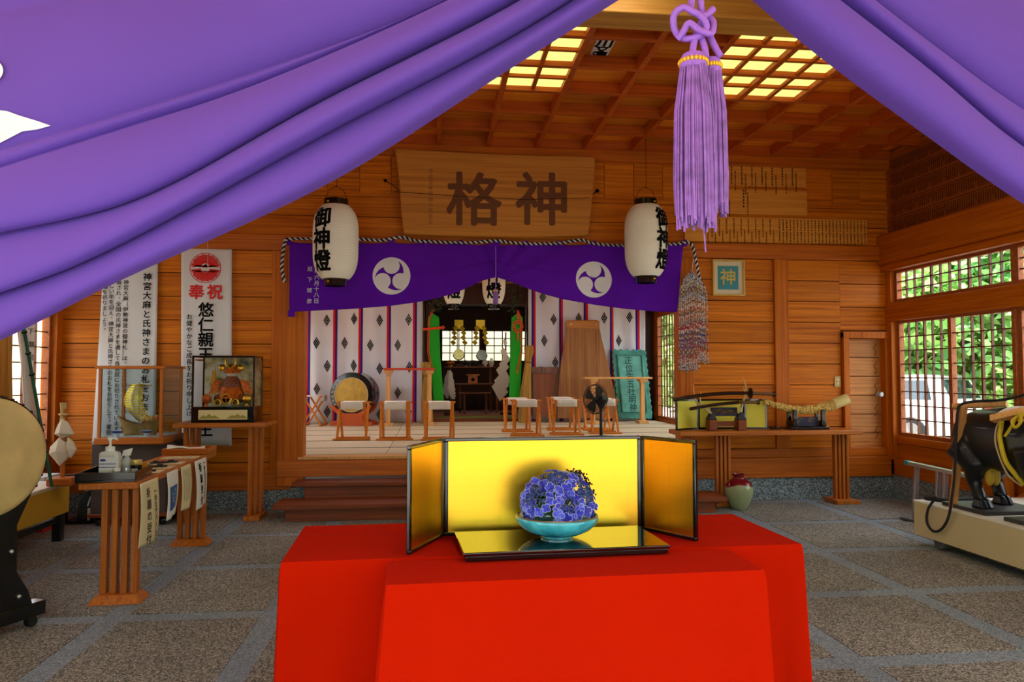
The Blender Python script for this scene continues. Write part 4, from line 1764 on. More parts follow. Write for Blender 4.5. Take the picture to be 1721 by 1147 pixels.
for txt, px, py in (('神宮大麻（伊勢神宮の御神札）は、皇室の御祖神・伊勢の神宮より', 213, 475), ('製され、全国の氏神さまを通して各家庭にお祀りされています。', 201, 475), ('新しい年を迎え、神宮大麻と氏神さまのお札をお祀りして、家庭の平安', 189, 472), ('と幸福を祈りましょう。', 178, 464)):
    for i, ch in enumerate(txt):
        c = wp(px - i * .18, py + i * 9.1)
        if ch in '、。':
            c = c + (EX + EZ) * 4 * px2m
        if py + i * 9.1 < 738:
            write(m, ch, lambda a, b: c + EX * a + EZ * b, 9.2 * px2m, .012)
m.build('lettering', INK, b2, world=True, smooth=False)
m = MB()
for px, py in ((264, 444), (157, 742), (305, 414), (388, 414), (388, 744), (262, 742)):
    c = wp(px, py)
    m.lathe([(.004, 0), (.009, .002), (.009, .004), (.004, .005)], c, 10, (0, -1, 0))
m.build('eyelet', STEEL, b2, world=True)
# wire the first banner hangs from
bw_ = thing('hanging_string', 'thin pale string hanging down over the red crane emblem', 'string', tuple(at(349, 455, Y=YW - .3)))
MB().tube([at(349, 455, Y=YW - .3), at(349, 395, Y=YW - .3), Vector((at(349, 395, Y=YW - .3).x, YW - .3, ZC + .116))], .0018, 5).build('string', WHITE, bw_, world=True)
# ================================================================== inside the raised hall
MKW = cloth('maku_white', (220, 222, 234), .9, .1, 500, .02)
MKR, MKP = cloth('maku_red', (206, 30, 40), .9), cloth('maku_purple', (58, 34, 130), .9)
YK = 13.6


def maku_panel(lab, xp0, xp1, stripes, order, dias, seed):
    """White hanging curtain with two-coloured seams (pixel columns at y = 600) and flower diamonds."""
    xs_ = [at(p, 600, Y=YK).x for p in (xp0, xp1)]
    r = thing('striped_curtain', lab, 'curtain', (sum(xs_) / 2, YK, ZT + .01), 0, 'white curtains with red and purple seams')
    X0, X1 = xs_

    def yof(x, z):
        return YK + .028 * math.sin(x * 7 + seed) + .016 * math.sin(x * 17 + z * 1.2 + seed)

    def strip(m, a, b, off=0.0, n=10):
        m.grid(lambda u, v: (a + (b - a) * u, yof(a + (b - a) * u, ZT + .01 + 2.6 * v) - off, ZT + .01 + 2.6 * v), n, 12)
    m = MB()
    strip(m, X0, X1, 0, 90)
    m.build('curtain_cloth', MKW, r, world=True, smooth=180, thick=.004, recalc=False)
    mr, mp_ = MB(), MB()
    for s in stripes:
        x = at(s, 600, Y=YK).x
        strip(mr if order == 'rp' else mp_, x - .038, x, .004, 4)
        strip(mp_ if order == 'rp' else mr, x, x + .038, .004, 4)
    mr.build('red_stripe', MKR, r, world=True, smooth=180, recalc=False)
    mp_.build('purple_stripe', MKP, r, world=True, smooth=180, recalc=False)
    m = MB()
    for px, py in dias:
        c = at(px, py, Y=YK)

        def pt(a, b):
            return Vector((c.x + a, yof(c.x + a, c.z + b) - .006, c.z + b))
        for i in range(4):
            for j in range(4):
                a0, b0 = (i - j) * .0155, (i + j - 3) * .029
                for k in range(4):                # four small petals make each little flower
                    da, db = ((.0055, 0), (-.0055, 0), (0, .011), (0, -.011))[k]
                    m.poly([pt(a0 + da + .0068 * ca, b0 + db + .0115 * cb) for ca, cb in ((1, 0), (.5, .8), (-.5, .8), (-1, 0), (-.5, -.8), (.5, -.8))])
    m.build('flower_pattern', INK, r, world=True, smooth=False, recalc=False)
    return r


def z5(a):
    return [(480 + x * .2616, 480 + y * .2616) for x, y in a]


def z6(a):
    return [(820 + x * .2616, 480 + y * .2616) for x, y in a]


maku_panel('white curtain with red and purple seams behind the hall drum, left of the sanctuary', 500, 710, (518, 563, 606, 653, 697), 'rp',
           z5([(265, 225), (440, 215), (605, 225), (790, 220), (200, 370), (378, 370), (545, 385), (720, 385), (267, 518), (437, 515), (605, 535), (795, 525), (203, 665), (380, 670), (565, 680), (720, 690), (267, 812), (437, 820), (605, 830), (790, 810)]), .3)
maku_panel('white curtain with red and purple seams behind the wooden and bronze plaques', 888, 1084, (897, 943, 985, 1028, 1072), 'pr',
           z6([(352, 75), (585, 75), (745, 65), (420, 220), (585, 210), (745, 210), (910, 205), (362, 355), (530, 360), (680, 355), (843, 355), (430, 495), (590, 500), (750, 490), (910, 490), (362, 640), (530, 640), (680, 640), (843, 640), (430, 780)]), 1.4)


# ------------------------------------------------------------------ folding stools
SEAT = cloth('stool_canvas', (236, 230, 220), .9, .1, 500)


def make_stool():
    r = thing('folding_stool', '', 'stool', (0, 0, 0), 0, 'folding stools in the hall')
    H, Dp, Wd, q = .50, .155, .42, .026
    for s, w_ in ((1, Wd), (-1, Wd - .055)):
        ya, yb2 = -s * Dp, s * Dp * .92
        MB().bar((-w_ / 2 - .035, ya, q / 2), (w_ / 2 + .035, ya, q / 2), .034, q).build('foot_bar', W_STOOL, r, bevel=.004)
        MB().bar((-w_ / 2 - .02, yb2, H), (w_ / 2 + .02, yb2, H), .03, .026).build('top_bar', W_STOOL, r, bevel=.004)
        for sx in (-1, 1):
            x = sx * (w_ / 2 - .02)
            MB().bar((x, ya, q * .8), (x, yb2, H), .026, .032, (1, 0, 0)).build('leg', W_STOOL, r, bevel=.004)
    m = MB()
    for sx in (-1, 1):
        m.cyl((sx * (Wd / 2 - .005), 0.005, .258), (sx * (Wd / 2 - .066), 0.005, .258), .008, seg=8)
    m.build('pivot_bolt', STEEL, r)

    def sf(u, v):
        prof = [(-.17, -.085), (-.172, -.02), (-.165, .014), (-.145, .019), (-.07, .0), (.07, .0), (.145, .019), (.165, .014), (.172, -.02), (.17, -.085)]
        y, z = prof[round(v * 9)]
        return ((u - .5) * .29, y, H + z)
    MB().grid(sf, 6, 9).build('seat', SEAT, r, smooth=60, thick=.004)
    return r


st0 = make_stool()
first = True
for px, py, rz, lab in (
        (591, 741, -.02, 'folding stool standing right in front of the hall drum'),
        (663, 741, .02, 'folding stool under the left low red table, second from the hall drum'),
        (738, 741, .03, 'folding stool before the left green streamer'),
        (870.5, 727, -.03, 'rear stool of the pair below the right green streamer'),
        (887, 734, -.05, 'front stool of the pair below the right green streamer'),
        (946, 724, -.02, 'rear stool of the pair before the big wooden slab'),
        (954, 732.5, -.04, 'front stool of the pair before the big wooden slab'),
        (1006, 724, -.02, 'rear stool half hidden behind the black fan'),
        (1019, 730, -.05, 'front stool beside the post of the black fan'),
        (531, 716, 1.45, 'folding stool seen from its crossed side, cut by the left post of the opening')):
    o = st0 if first else copy_tree(st0)
    first = False
    p = at(px, py, Z=ZT)
    o.location = (p.x, p.y + .155, ZT + .001) if rz < 1 else (p.x - .04, p.y + .12, ZT + .001)
    o.rotation_euler.z = rz
    o['label'] = lab

# ------------------------------------------------------------------ drum in the hall
p = at(590, 716, Z=ZT)
dr = thing('stand_drum', 'black-rimmed drum with yellowish skin on an orange wooden cradle in the hall', 'drum', (p.x, p.y, ZT), -.22)
c = at(594, 664, Y=p.y)
zc, R = c.z - ZT, .375
ax = Vector((0, -1, 0))
m = MB()
m.lathe([(R * .78, -.02), (R, -.015), (R + .012, 0), (R, .03), (R * .97, .05), (R * 1.0, .3), (R * 1.02, .36), (R, .38), (R * .8, .385)], (0, .02, zc), 48, (0, 1, 0))
m.build('drum_shell', BLACK, dr)
m = MB()
m.lathe([(0, -.024), (R * .77, -.024), (R * .79, -.018)], (0, .02, zc), 48, (0, 1, 0))
m.build('drum_skin', flat('drum_skin', (196, 158, 66), .6, var=.2, vscale=9), dr)
m = MB()
m.tube([(R * .78 * math.cos(a * PI / 24), -.005, zc + R * .78 * math.sin(a * PI / 24)) for a in range(48)], .007, 6, True)
m.build('skin_edge', flat('skin_edge', (206, 190, 150), .7), dr)
m = MB()
for k in range(7):
    a = 2.3 + k * .22
    m.poly([(R * .86 * math.cos(a), -.002, zc + R * .86 * math.sin(a)), (R * .95 * math.cos(a + .03), -.002, zc + R * .95 * math.sin(a + .03)), (R * .95 * math.cos(a + .09), -.002, zc + R * .95 * math.sin(a + .09)), (R * .86 * math.cos(a + .05), -.002, zc + R * .86 * math.sin(a + .05))])
m.build('scuff', flat('scuff_white', (200, 200, 196), .8), dr, smooth=False)
m = MB()
for yy in (-.03, .30):
    m.prism([(-.32, 0), (.32, 0), (.30, .07), (.17, .09), (.14, .2), (.25, .24), (.30, .36), (.34, .36), (.33, .2), (.27, .12), (.34, .08), (.36, 0)][:0] or [(-.38, 0), (.38, 0), (.36, .06), (.22, .09), (.20, .17), (.30, .25), (.36, .33), (.33, .36), (.24, .28), (.12, .21), (-.12, .21), (-.24, .28), (-.33, .36), (-.36, .33), (-.30, .25), (-.20, .17), (-.22, .09), (-.36, .06)], (0, yy + .05, 0), EX, EZ, .05)
m.bx(-.34, -.28, .0, .34, .01, .07)
m.bx(.28, .34, .0, .34, .01, .07)
m.build('cradle', flat('cradle_orange', (196, 84, 22), .5, var=.15), dr, bevel=.005)

# ------------------------------------------------------------------ two tall narrow tables
for i, (pa, pb, py, posts, Yt, mtt, lab) in enumerate((
        (645, 731, 621, (653, 722), 12.85, flat('red_table_paint', (196, 60, 24), .5, var=.1), 'tall thin red table beside the left green streamer, in front of the white curtain'),
        (980, 1093, 636, (996, 1079), 13.0, W_PALE, 'tall pale wooden table in front of the green bronze plaque'))):
    a, b = at(pa, py, Y=Yt), at(pb, py, Y=Yt)
    tb = thing('narrow_table', lab, 'table', ((a.x + b.x) / 2, Yt, ZT))
    MB().bx(a.x, b.x, Yt - .14, Yt + .14, a.z - .015, a.z + .02).build('tabletop', mtt, tb, world=True, bevel=.004)
    for q in posts:
        x = at(q, py, Y=Yt).x
        m = MB()
        m.bx(x - .035, x + .035, Yt - .05, Yt + .05, ZT + .05, a.z - .075)
        m.bx(x - .09, x + .09, Yt - .12, Yt + .12, ZT, ZT + .05)
        m.bx(x - .07, x + .07, Yt - .11, Yt + .11, a.z - .06, a.z - .016)
        m.bx(x - .05, x + .05, Yt - .08, Yt + .08, a.z - .08, a.z - .06)
        m.build('leg', W_PALE, tb, world=True, bevel=.004)


# ------------------------------------------------------------------ plaques leaning at the back
def leaning(name, lab, cat, poly_px, Yp, thick, mt, lean=.16, bev=.01):
    P = [at(a, b, Y=Yp) for a, b in poly_px]
    zb = min(q.z for q in P)
    xm_ = sum(q.x for q in P) / len(P)
    r = thing(name, lab, cat, (xm_, Yp, zb))
    r.rotation_euler = (-lean * .5, 0, 0)
    m = MB()
    m.prism([(q.x - xm_, (q.z - zb)) for q in P], (0, 0, 0), EX, EZ, thick)
    m.build('slab', mt, r, bevel=bev)
    return r, xm_, zb


slab, sx_, sz_ = leaning('wooden_slab', 'big broad-based wooden slab leaning on the white curtain behind the fan', 'slab',
                         [(936, 704), (939, 650), (944, 605), (952, 566), (953, 540), (956, 538), (1005, 537), (1008, 540), (1012, 566), (1021, 605), (1033, 663), (1037, 704)], 13.34, .06,
                         wood('slab_wood', (112, 70, 40), (186, 128, 72), 'Z', .6, .6, .05))
m = MB()
b0, b1 = at(953, 552, Y=13.34), at(1010, 539, Y=13.34)
m.bx(b0.x - sx_ + .0, b1.x - sx_ - .01, -.066, -.058, b0.z - sz_, b1.z - sz_)
m.build('top_band', wood('band_wood', (150, 90, 40), (204, 140, 70), 'X', .5, 1, .05), slab, bevel=.003)
m = MB()
for dx in (-.24, .24):
    m.cyl((dx, -.068, b0.z - sz_ + .08), (dx, -.064, b0.z - sz_ + .08), .018, seg=12)
m.build('nail_head', STEEL, slab)


def wavy(px, n, amp, seed):
    rd = random.Random(seed)
    out = []
    L = len(px)
    for i in range(L):
        a, b = px[i], px[(i + 1) % L]
        d = (b[0] - a[0], b[1] - a[1])
        ln = math.hypot(*d)
        k = max(2, int(n * ln / 60))
        for j in range(k):
            f = j / k
            w_ = amp * (abs(math.sin(f * PI * k * .5)) - .4 + rd.uniform(-.2, .2))
            out.append((a[0] + d[0] * f + d[1] / ln * w_, a[1] + d[1] * f - d[0] / ln * w_))
    return out


fp, fx, fz = leaning('framed_plaque', 'weathered brown plaque with a raised ragged frame, left of the big wooden slab', 'plaque',
                     wavy([(887, 617), (940, 617), (938, 704), (893, 704)], 8, 1.2, 3), 13.41, .04, wood('weathered_frame', (92, 62, 50), (146, 112, 96), 'Z', .8, .7, .05))
q0, q1 = at(897, 698, Y=13.41), at(931, 628, Y=13.41)
m = MB()
X0, X1, Z0, Z1 = q0.x - fx, q1.x - fx, q0.z - fz, q1.z - fz
m.bx(X0, X1, -.046, -.038, Z0, Z1)
m.build('inner_panel', wood('weathered_panel', (104, 58, 36), (150, 92, 62), 'Z', .8, .7, .05), fp, bevel=.004)
for a, b, c, d in ((X0 - .02, X1 + .02, Z0 - .02, Z0), (X0 - .02, X1 + .02, Z1, Z1 + .02), (X0 - .02, X0, Z0, Z1), (X1, X1 + .02, Z0, Z1)):
    MB().bx(a, b, -.06, -.035, c, d).build('moulding', wood('weathered_frame', (92, 62, 50), (146, 112, 96), 'Z', .8, .7, .05), fp, bevel=.004)
VERD = flat('verdigris', (78, 150, 138), .7, .15, var=.35, vscale=6, bump=.4, bscale=30)
bp, bx_, bz_ = leaning('bronze_plaque', 'green bronze plaque with wavy frame and raised characters at the right of the hall', 'plaque',
                       wavy([(1030, 588), (1087, 588), (1096, 704), (1038, 704)], 12, 2.2, 5), 13.42, .03, VERD)
A = [at(a, b, Y=13.42) for a, b in ((1039, 597), (1080, 597), (1087, 693), (1046, 693))]
m = MB()
m.prism([(q.x - bx_, q.z - bz_) for q in (A[3], A[2], A[1], A[0])], (0, -.03, 0), EX, EZ, .006)
m.build('inner_field', flat('verdigris_light', (104, 176, 164), .75, .1, var=.25, vscale=8), bp)
rim = [Vector((q.x - bx_, -.04, q.z - bz_)) for q in A]
m = MB()
m.tube(rim + [rim[0]], .022, 8)
m.build('raised_rim', VERD, bp)
m = MB()
for i, ch in enumerate('正位生五社明神'):
    c = at(1057 + i * 1.1, 606 + i * 13.2, Y=13.42)
    write(m, ch, lambda a, b: Vector((c.x - bx_ + a, -.0385, c.z - bz_ + b)), .15, .02)
m.build('raised_lettering', flat('verdigris_dark', (44, 92, 86), .7), bp, smooth=False)

# ------------------------------------------------------------------ black fan
p = at(1010, 740, Z=ZT)
p = Vector((at(1010, 700, Y=9.95).x, 9.95, ZT))
fn_ = thing('standing_fan', 'black electric fan on a post turned to the left, among the right stools', 'fan', tuple(p))
hc = at(999, 672, Y=9.9) - p
m = MB()
m.lathe([(0, .0), (.2, 0), (.21, .02), (.19, .035), (.04, .05), (0, .05)], (0, 0, 0), 32)
m.build('fan_base', BLACKM, fn_)
MB().cyl((0, 0, .04), (0, 0, hc.z - .02), .022, .018).build('post', BLACKM, fn_)
ax = Vector((-.72, -.62, .05)).normalized()
m = MB()
m.lathe([(0, -.1), (.05, -.1), (.062, -.07), (.062, .04), (.04, .06), (0, .06)], (0, 0, hc.z), 24, ax)
mo = m.build('motor', BLACKM, fn_)
m = MB()
m.lathe([(0, -.106), (.05, -.106), (.05, -.1)], (0, 0, hc.z), 24, ax)
m.build('motor_cap', flat('grey_plastic', (120, 120, 122), .4), mo)
cc = Vector((0, 0, hc.z)) + ax * .13
u = ax.cross(EZ).normalized()
v = u.cross(ax)
for k in range(4):
    m = MB()
    a0 = k * PI / 2 + .5

    def bl(s, t):
        rr = .03 + .15 * t
        an = a0 + (s - .5) * (1.15 - .25 * t)
        return cc + u * (rr * math.cos(an)) + v * (rr * math.sin(an)) + ax * (.035 * (s - .5))
    m.grid(bl, 6, 6)
    m.build('blade', BLACKM, fn_, smooth=180, thick=.002, recalc=False)
m = MB()
m.lathe([(0, .05), (.025, .045), (.032, 0), (.03, -.02)], cc, 16, ax)
for rr, off in ((.05, .062), (.1, .058), (.15, .045), (.19, .02), (.2, 0), (.19, -.02), (.15, -.04), (.1, -.05)):
    m.tube([cc + u * (rr * math.cos(t * PI / 20)) + v * (rr * math.sin(t * PI / 20)) + ax * off for t in range(40)], .003 if rr < .2 else .006, 5, True)
for k in range(40):
    a = k * PI / 20
    d = u * math.cos(a) + v * math.sin(a)
    m.tube([cc + d * rr + ax * off for rr, off in ((.03, .062), (.1, .058), (.15, .045), (.19, .02), (.2, 0), (.19, -.02), (.15, -.04), (.07, -.052))], .0014, 4)
m.build('guard', BLACKM, fn_)

# ------------------------------------------------------------------ green streamers on poles, with cords and sprigs
GRN = cloth('green_silk', (32, 158, 30), .6, .3, 700, .05)
ORC = flat('orange_cord', (228, 70, 20), .6)
SPRIG = leafmat('sprig_leaf', (24, 44, 22), (70, 100, 52))
for i, (pp_, cord, lab) in enumerate((
        ([(726.5, 526), (738, 534), (740, 600), (746, 674), (729, 674), (722, 600), (719.5, 534)], 0, 'long green silk streamer with straight orange cord, left of the sanctuary'),
        ([(870, 526), (878.5, 534), (877, 600), (874, 673), (855.5, 671), (857, 600), (859.5, 534)], 1, 'long green silk streamer with round orange knot, right of the sanctuary'))):
    Yg = 13.35
    P = [at(a, b, Y=Yg) for a, b in pp_]
    c = at(732 if i == 0 else 868, 708, Y=Yg)
    r = thing('green_streamer', lab, 'streamer', (c.x, Yg, ZT), 0, 'green streamers')
    m = MB()
    xm_ = sum(q.x for q in P) / 7
    m.prism([(q.x, q.z) for q in P], (0, Yg, 0), EX, EZ, .012)
    m.build('silk', GRN, r, world=True, bevel=.004)
    sg = -1 if i == 0 else 1
    xpole = at(716 if i == 0 else 880, 600, Y=Yg).x
    m = MB()
    m.cyl((xpole + sg * .02, Yg + .05, ZT), (xpole + sg * .05, Yg + .05, ZT + 2.2), .016)
    m.build('pole', flat('dark_pole', (60, 30, 18), .5), r, world=True)
    top = at(726.5 if i == 0 else 870, 522, Y=Yg)
    m = MB()
    for e in (-.012, .012):
        m.tube([top + Vector((e, -.02, 0)), top + Vector((sg * .06 + e, -.02, -.2)), top + Vector((sg * .07 + e, -.02, -.75)), top + Vector((-sg * .02 + e, -.02, -1.15))], .006, 6)
    if cord == 0:
        a, b = at(711, 554, Y=Yg - .03), at(744, 551, Y=Yg - .03)
        m.tube([a, b], .022, 8)
        m.tube([b + Vector((0, 0, .03)), b + Vector((.03, -.01, 0)), b + Vector((0, 0, -.03))], .012, 6)
    else:
        k0 = at(870, 549, Y=Yg - .03)
        for q in range(10):
            a = q * PI / 5
            m.tube([k0 + Vector((.075 * math.cos(a), 0, .085 * math.sin(a))) + Vector((.026 * math.cos(t * PI / 5), -.01, .026 * math.sin(t * PI / 5))) for t in range(10)], .008, 5, True)
        m.tube([k0 + Vector((0, 0, -.09)), k0 + Vector((0, -.01, -.2)), k0 + Vector((.01, 0, -.26))], .014, 6)
        m.tube([k0 + Vector((0, 0, .09)), top], .014, 6)
    m.build('orange_cord', ORC, r, world=True)
    sp = at(734 if i == 0 else 864, 505, Y=Yg - .06)
    k = thing('leafy_sprig', ('leafy green sprig tied above the left green streamer', 'leafy green sprig tied above the right green streamer')[i], 'sprig', tuple(sp), 0, 'sprigs above the streamers')
    m = MB()
    random.seed(31 + i)
    for q in range(120):
        c = sp + Vector((random.gauss(0, .06), random.gauss(0, .04), random.uniform(-.2, .45)))
        d = Vector((random.gauss(0, 1), random.gauss(0, .6), random.gauss(-.3, .8))).normalized()
        e = d.cross(Vector((random.gauss(0, 1), random.gauss(0, 1), random.gauss(0, 1)))).normalized()
        m.poly([c, c + d * .03 + e * .018, c + d * .07, c + d * .03 - e * .018])
    m.build('leaves', SPRIG, k, world=True, smooth=False, recalc=False)
    m = MB()
    for q in range(5):
        m.tube([sp + Vector((0, .03, .45)), sp + Vector((random.gauss(0, .05), 0, .15)), sp + Vector((random.gauss(0, .07), -.02, -.18))], .005, 5)
    m.build('twig', BARK2 if False else flat('twig', (70, 50, 34), .8), k, world=True)
    # straw sheaf beside it
    s0, s1 = (at(718, 702, Y=13.3), at(716, 612, Y=13.3)) if i == 0 else (at(880, 702, Y=13.3), at(889, 584, Y=13.3))
    s0.z = ZT + .005
    k = thing('straw_sheaf', ('straw sheaf leaning beside the left green streamer', 'tied straw sheaf leaning beside the right green streamer')[i], 'straw', tuple(s0), 0, 'straw sheaves')
    STRAW = confetti('straw', [(0, (186, 142, 62)), (.4, (206, 164, 84)), (.7, (160, 116, 46)), (.9, (220, 184, 110))], .8)
    m = MB()
    for q in range(170):
        a, rr = random.uniform(0, 6.28), math.sqrt(random.random())
        o0 = Vector((math.cos(a), math.sin(a), 0)) * rr
        m.tube([s0 + o0 * .10, s0.lerp(s1, .35) + o0 * .1, s0.lerp(s1, .8) + o0 * .045, s1 + o0 * .085 + Vector((0, 0, random.uniform(-.08, .04)))], .007, 4)
    m.build('stalks', STRAW, k, world=True, smooth=60)
    m = MB()
    cc_ = s0.lerp(s1, .8)
    m.tube([cc_ + Vector((.058 * math.cos(t * PI / 8), .058 * math.sin(t * PI / 8), 0)) for t in range(16)], .012, 6, True)
    m.build('tie', flat('straw_rope', (150, 106, 44), .9), k, world=True)

# ------------------------------------------------------------------ inside the sanctuary
def zs(x, y):
    return 680 + x * .2266, 460 + y * .2266


# lattice before the rear opening
def lat(x0, x1):
    m = MB()
    for k in range(1, 5):
        x = x0 + (x1 - x0) * k / 5
        m.bx(x - .01, x + .01, 17.42, 17.46, 1.75, 2.45)
    for k in range(1, 4):
        z = 1.75 + .7 * k / 4
        m.bx(x0, x1, 17.43, 17.45, z - .01, z + .01)
    return m


for i, (a, b) in enumerate(((.25, 1.12), (1.28, 2.25))):
    WIN[0] += 1
    m = MB()
    m.bx(a - .03, a, 17.40, 17.5, 1.72, 2.48)
    m.bx(b, b + .03, 17.40, 17.5, 1.72, 2.48)
    m.bx(a, b, 17.40, 17.5, 1.72, 1.75)
    m.bx(a, b, 17.40, 17.5, 2.45, 2.48)
    fr = struct(m.build('window_%d' % WIN[0], W_OLD))
    lat(a, b).build('window_bars', W_OLD, fr)
struct(MB().bx(-.3, 2.6, 19.5, 19.6, -.1, 4).build('wall_yard', flat('cream_outbuilding', (170, 164, 140), .9), smooth=False))
ZS = .6
mat_ = thing('green_mat', 'strip of green-edged matting on the sanctuary threshold', 'mat', tuple(at(795, 702, Y=14.3)))
mat_.location.z = ZS
MB().bx(.1, 2.15, 14.0, 14.5, ZS, ZS + .012).build('matting', flat('green_mat', (110, 118, 50), .9, var=.1), mat_, world=True, bevel=.003)
YA = 15.9
al = thing('altar_table', 'dark wooden tiered altar table in the dim sanctuary', 'table', (at(790, 690, Y=YA).x, YA, ZS))
AW = wood('altar_wood', (84, 40, 20), (132, 70, 38), 'X', .5, 1, .1)
for (xa, xb, py, dy) in ((748, 832, 616.5, .2), (764, 843, 645, 0), (771, 825, 660, -.35)):
    a, b = at(xa, py, Y=YA + dy), at(xb, py, Y=YA + dy)
    MB().bx(a.x, b.x, YA + dy - .16, YA + dy + .16, a.z - .025, a.z).build('shelf', AW, al, world=True, bevel=.004)
    for x in (a.x + .12, b.x - .1):
        MB().bx(x - .022, x + .022, YA + dy - .022, YA + dy + .022, ZS, a.z - .026).build('leg', AW, al, world=True, bevel=.003)
for i, (xa, xb, mx, my, mcol, lab) in enumerate(((764, 778.6, 771, 596, flat('mirror_gold', (214, 200, 130), .25, .8), 'gold zigzag paper wand above a yellowish round mirror, left one on the altar'),
                                               (800, 815, 809.6, 597, flat('mirror_silver', (150, 146, 140), .25, .8), 'gold zigzag paper wand above a grey round mirror, right one on the altar'))):
    Yw_ = YA + .2
    a, b = at(xa, 538, Y=Yw_), at(xb, 549, Y=Yw_)
    bot = at(mx, 616, Y=Yw_)
    r = thing('paper_wand', lab, 'wand', (bot.x, Yw_, bot.z), 0, 'gold paper wands')
    GP = flat('gold_paper', (226, 190, 36), .35, .3)
    xm_ = (a.x + b.x) / 2
    MB().cyl((xm_, Yw_ + .01, bot.z), (xm_, Yw_ + .01, a.z - .02), .012, seg=8).build('rod', W_OLD, r, world=True)
    MB().bx(a.x, b.x, Yw_ - .01, Yw_, b.z - .06, a.z).build('paper_head', GP, r, world=True, smooth=False)
    px1 = 13 * .001
    for s in (-1, 1):
        m = MB()
        x, z = xm_ + s * .05, b.z - .03
        for q in range(4):
            w_ = .13
            o = s * (.02 + .02 * (q % 2))
            m.hexa([(x + o - w_ * .5, Yw_ - .004 - .02 * q, z), (x + o, Yw_ - .03 - .02 * q, z + .05), (x + o, Yw_ - .024 - .02 * q, z + .05), (x + o - w_ * .5, Yw_ + .002 - .02 * q, z),
                    (x + o, Yw_ - .004 - .02 * q, z - .075), (x + o + w_ * .5, Yw_ - .03 - .02 * q, z - .02), (x + o + w_ * .5, Yw_ - .024 - .02 * q, z - .02), (x + o, Yw_ + .002 - .02 * q, z - .075)])
            z -= .105
            x += s * .012
        m.build('zigzag_paper', GP, r, world=True, smooth=False)
    k = thing('round_mirror', ('yellowish round mirror under the left gold wand', 'grey round mirror under the right gold wand')[i], 'mirror', tuple(at(mx, 606, Y=Yw_ - .08)), 0, 'round mirrors')
    cm = at(mx, my, Y=Yw_ - .08)
    m = MB()
    m.lathe([(0, 0), (.105, 0), (.112, .006), (.115, .014), (.11, .02), (0, .02)], cm, 36, (0, -1, 0))
    m.build('disc', mcol, k, world=True)
    m = MB()
    m.tube([cm + Vector((.12 * math.cos(t), .0, .12 * math.sin(t))) for t in [PI + PI * j / 12 for j in range(13)]], .012, 6)
    m.bx(cm.x - .07, cm.x + .07, Yw_ - .12, Yw_ - .04, at(mx, 616, Y=Yw_).z, at(mx, 612, Y=Yw_).z)
    m.build('mirror_stand', W_OLD, k, world=True)
for i, px in enumerate((815, 826)):
    b = at(px, 615, Y=YA + .12)
    b.z = at(790, 616.5, Y=YA + .2).z + .001
    k = thing('white_vase', ('white porcelain vase on the altar, next to the grey mirror', 'white porcelain vase at the right end of the altar top')[i], 'vase', tuple(b), 0, 'white altar vases')
    m = MB()
    m.lathe([(0, 0), (.035, 0), (.04, .02), (.062, .07), (.06, .11), (.03, .135), (.028, .155), (.042, .175), (.036, .176), (.022, .155), (0, .15)], (0, 0, 0), 20)
    m.build('vase_body', flat('porcelain', (214, 210, 206), .3), k)
b = at(794.5, 645, Y=YA)
b.z = at(800, 645, Y=YA).z + .001
k = thing('offering_box', 'small wooden offering box with a round hole on the middle altar shelf', 'box', tuple(b))
m = MB()
m.bx(-.1, .1, -.08, .08, 0, .17)
m.build('box_body', W_FURN, k, bevel=.004)
MB().bx(-.14, .14, -.11, .11, .17, .2).build('tray', W_FURN, k, bevel=.004)
m = MB()
m.lathe([(0, 0), (.04, 0), (.04, .003), (0, .003)], (0, -.081, .085), 20, (0, -1, 0))
m.build('hole', INK, k)
# white paper streamers at both sides of the altar
WPAP = flat('soft_white_paper', (220, 212, 208), .8, var=.05)
q = at(755, 622, Y=15.0)
k = thing('paper_fringe', 'bushy white paper fringe wand at the left of the altar', 'wand', (q.x, 15.0, ZS))
m = MB()
random.seed(4)
for _ in range(90):
    a, rr = random.uniform(0, 6.28), random.uniform(.02, .13)
    x, y = math.cos(a) * rr, math.sin(a) * rr
    z0 = q.z - random.uniform(0, .12)
    P = [(q.x + x * .2, 15 + y * .2, z0)]
    zz_ = z0
    for s in range(5):
        zz_ -= random.uniform(.06, .11)
        P.append((q.x + x * (.5 + s * .14) + .012 * (-1) ** s, 15 + y * (.5 + s * .14), zz_))
    for (x0_, y0_, z0_), (x1_, y1_, z1_) in zip(P, P[1:]):
        m.poly([(x0_ - .012, y0_, z0_), (x0_ + .012, y0_ - .004, z0_), (x1_ + .012, y1_ - .004, z1_), (x1_ - .012, y1_, z1_)])
m.build('paper_strips', WPAP, k, world=True, smooth=False, recalc=False)
MB().cyl((q.x, 15, ZS), (q.x, 15, q.z + .03), .014).build('rod', W_OLD, k, world=True)
MB().box((0, 0, .03), (.2, .2, .06)).build('stand', W_OLD, k, bevel=.004)
q = at(848, 575, Y=15.0)
k = thing('paper_streamer', 'tall white folded paper streamer beside the right green streamer', 'streamer', (q.x, 15.0, ZS))
m = MB()
pts_ = [(848, 574), (846, 590), (850, 600), (846, 612), (842, 622), (847, 632), (841, 640), (838, 650), (842, 660)]
for i in range(8):
    a = at(*pts_[i], Y=15.0)
    s = .06 + .018 * i
    y_ = 15 - .012 * i
    m.hexa([(a.x - s * .8, y_, a.z), (a.x, y_ - .03, a.z + s * .9), (a.x, y_ - .02, a.z + s * .9), (a.x - s * .8, y_ + .01, a.z), (a.x + s * .1, y_, a.z - s * 1.6), (a.x + s * 1.0, y_ - .03, a.z - s * .6), (a.x + s * 1.0, y_ - .02, a.z - s * .6), (a.x + s * .1, y_ + .01, a.z - s * 1.6)])
m.build('folded_paper', WPAP, k, world=True, smooth=False)
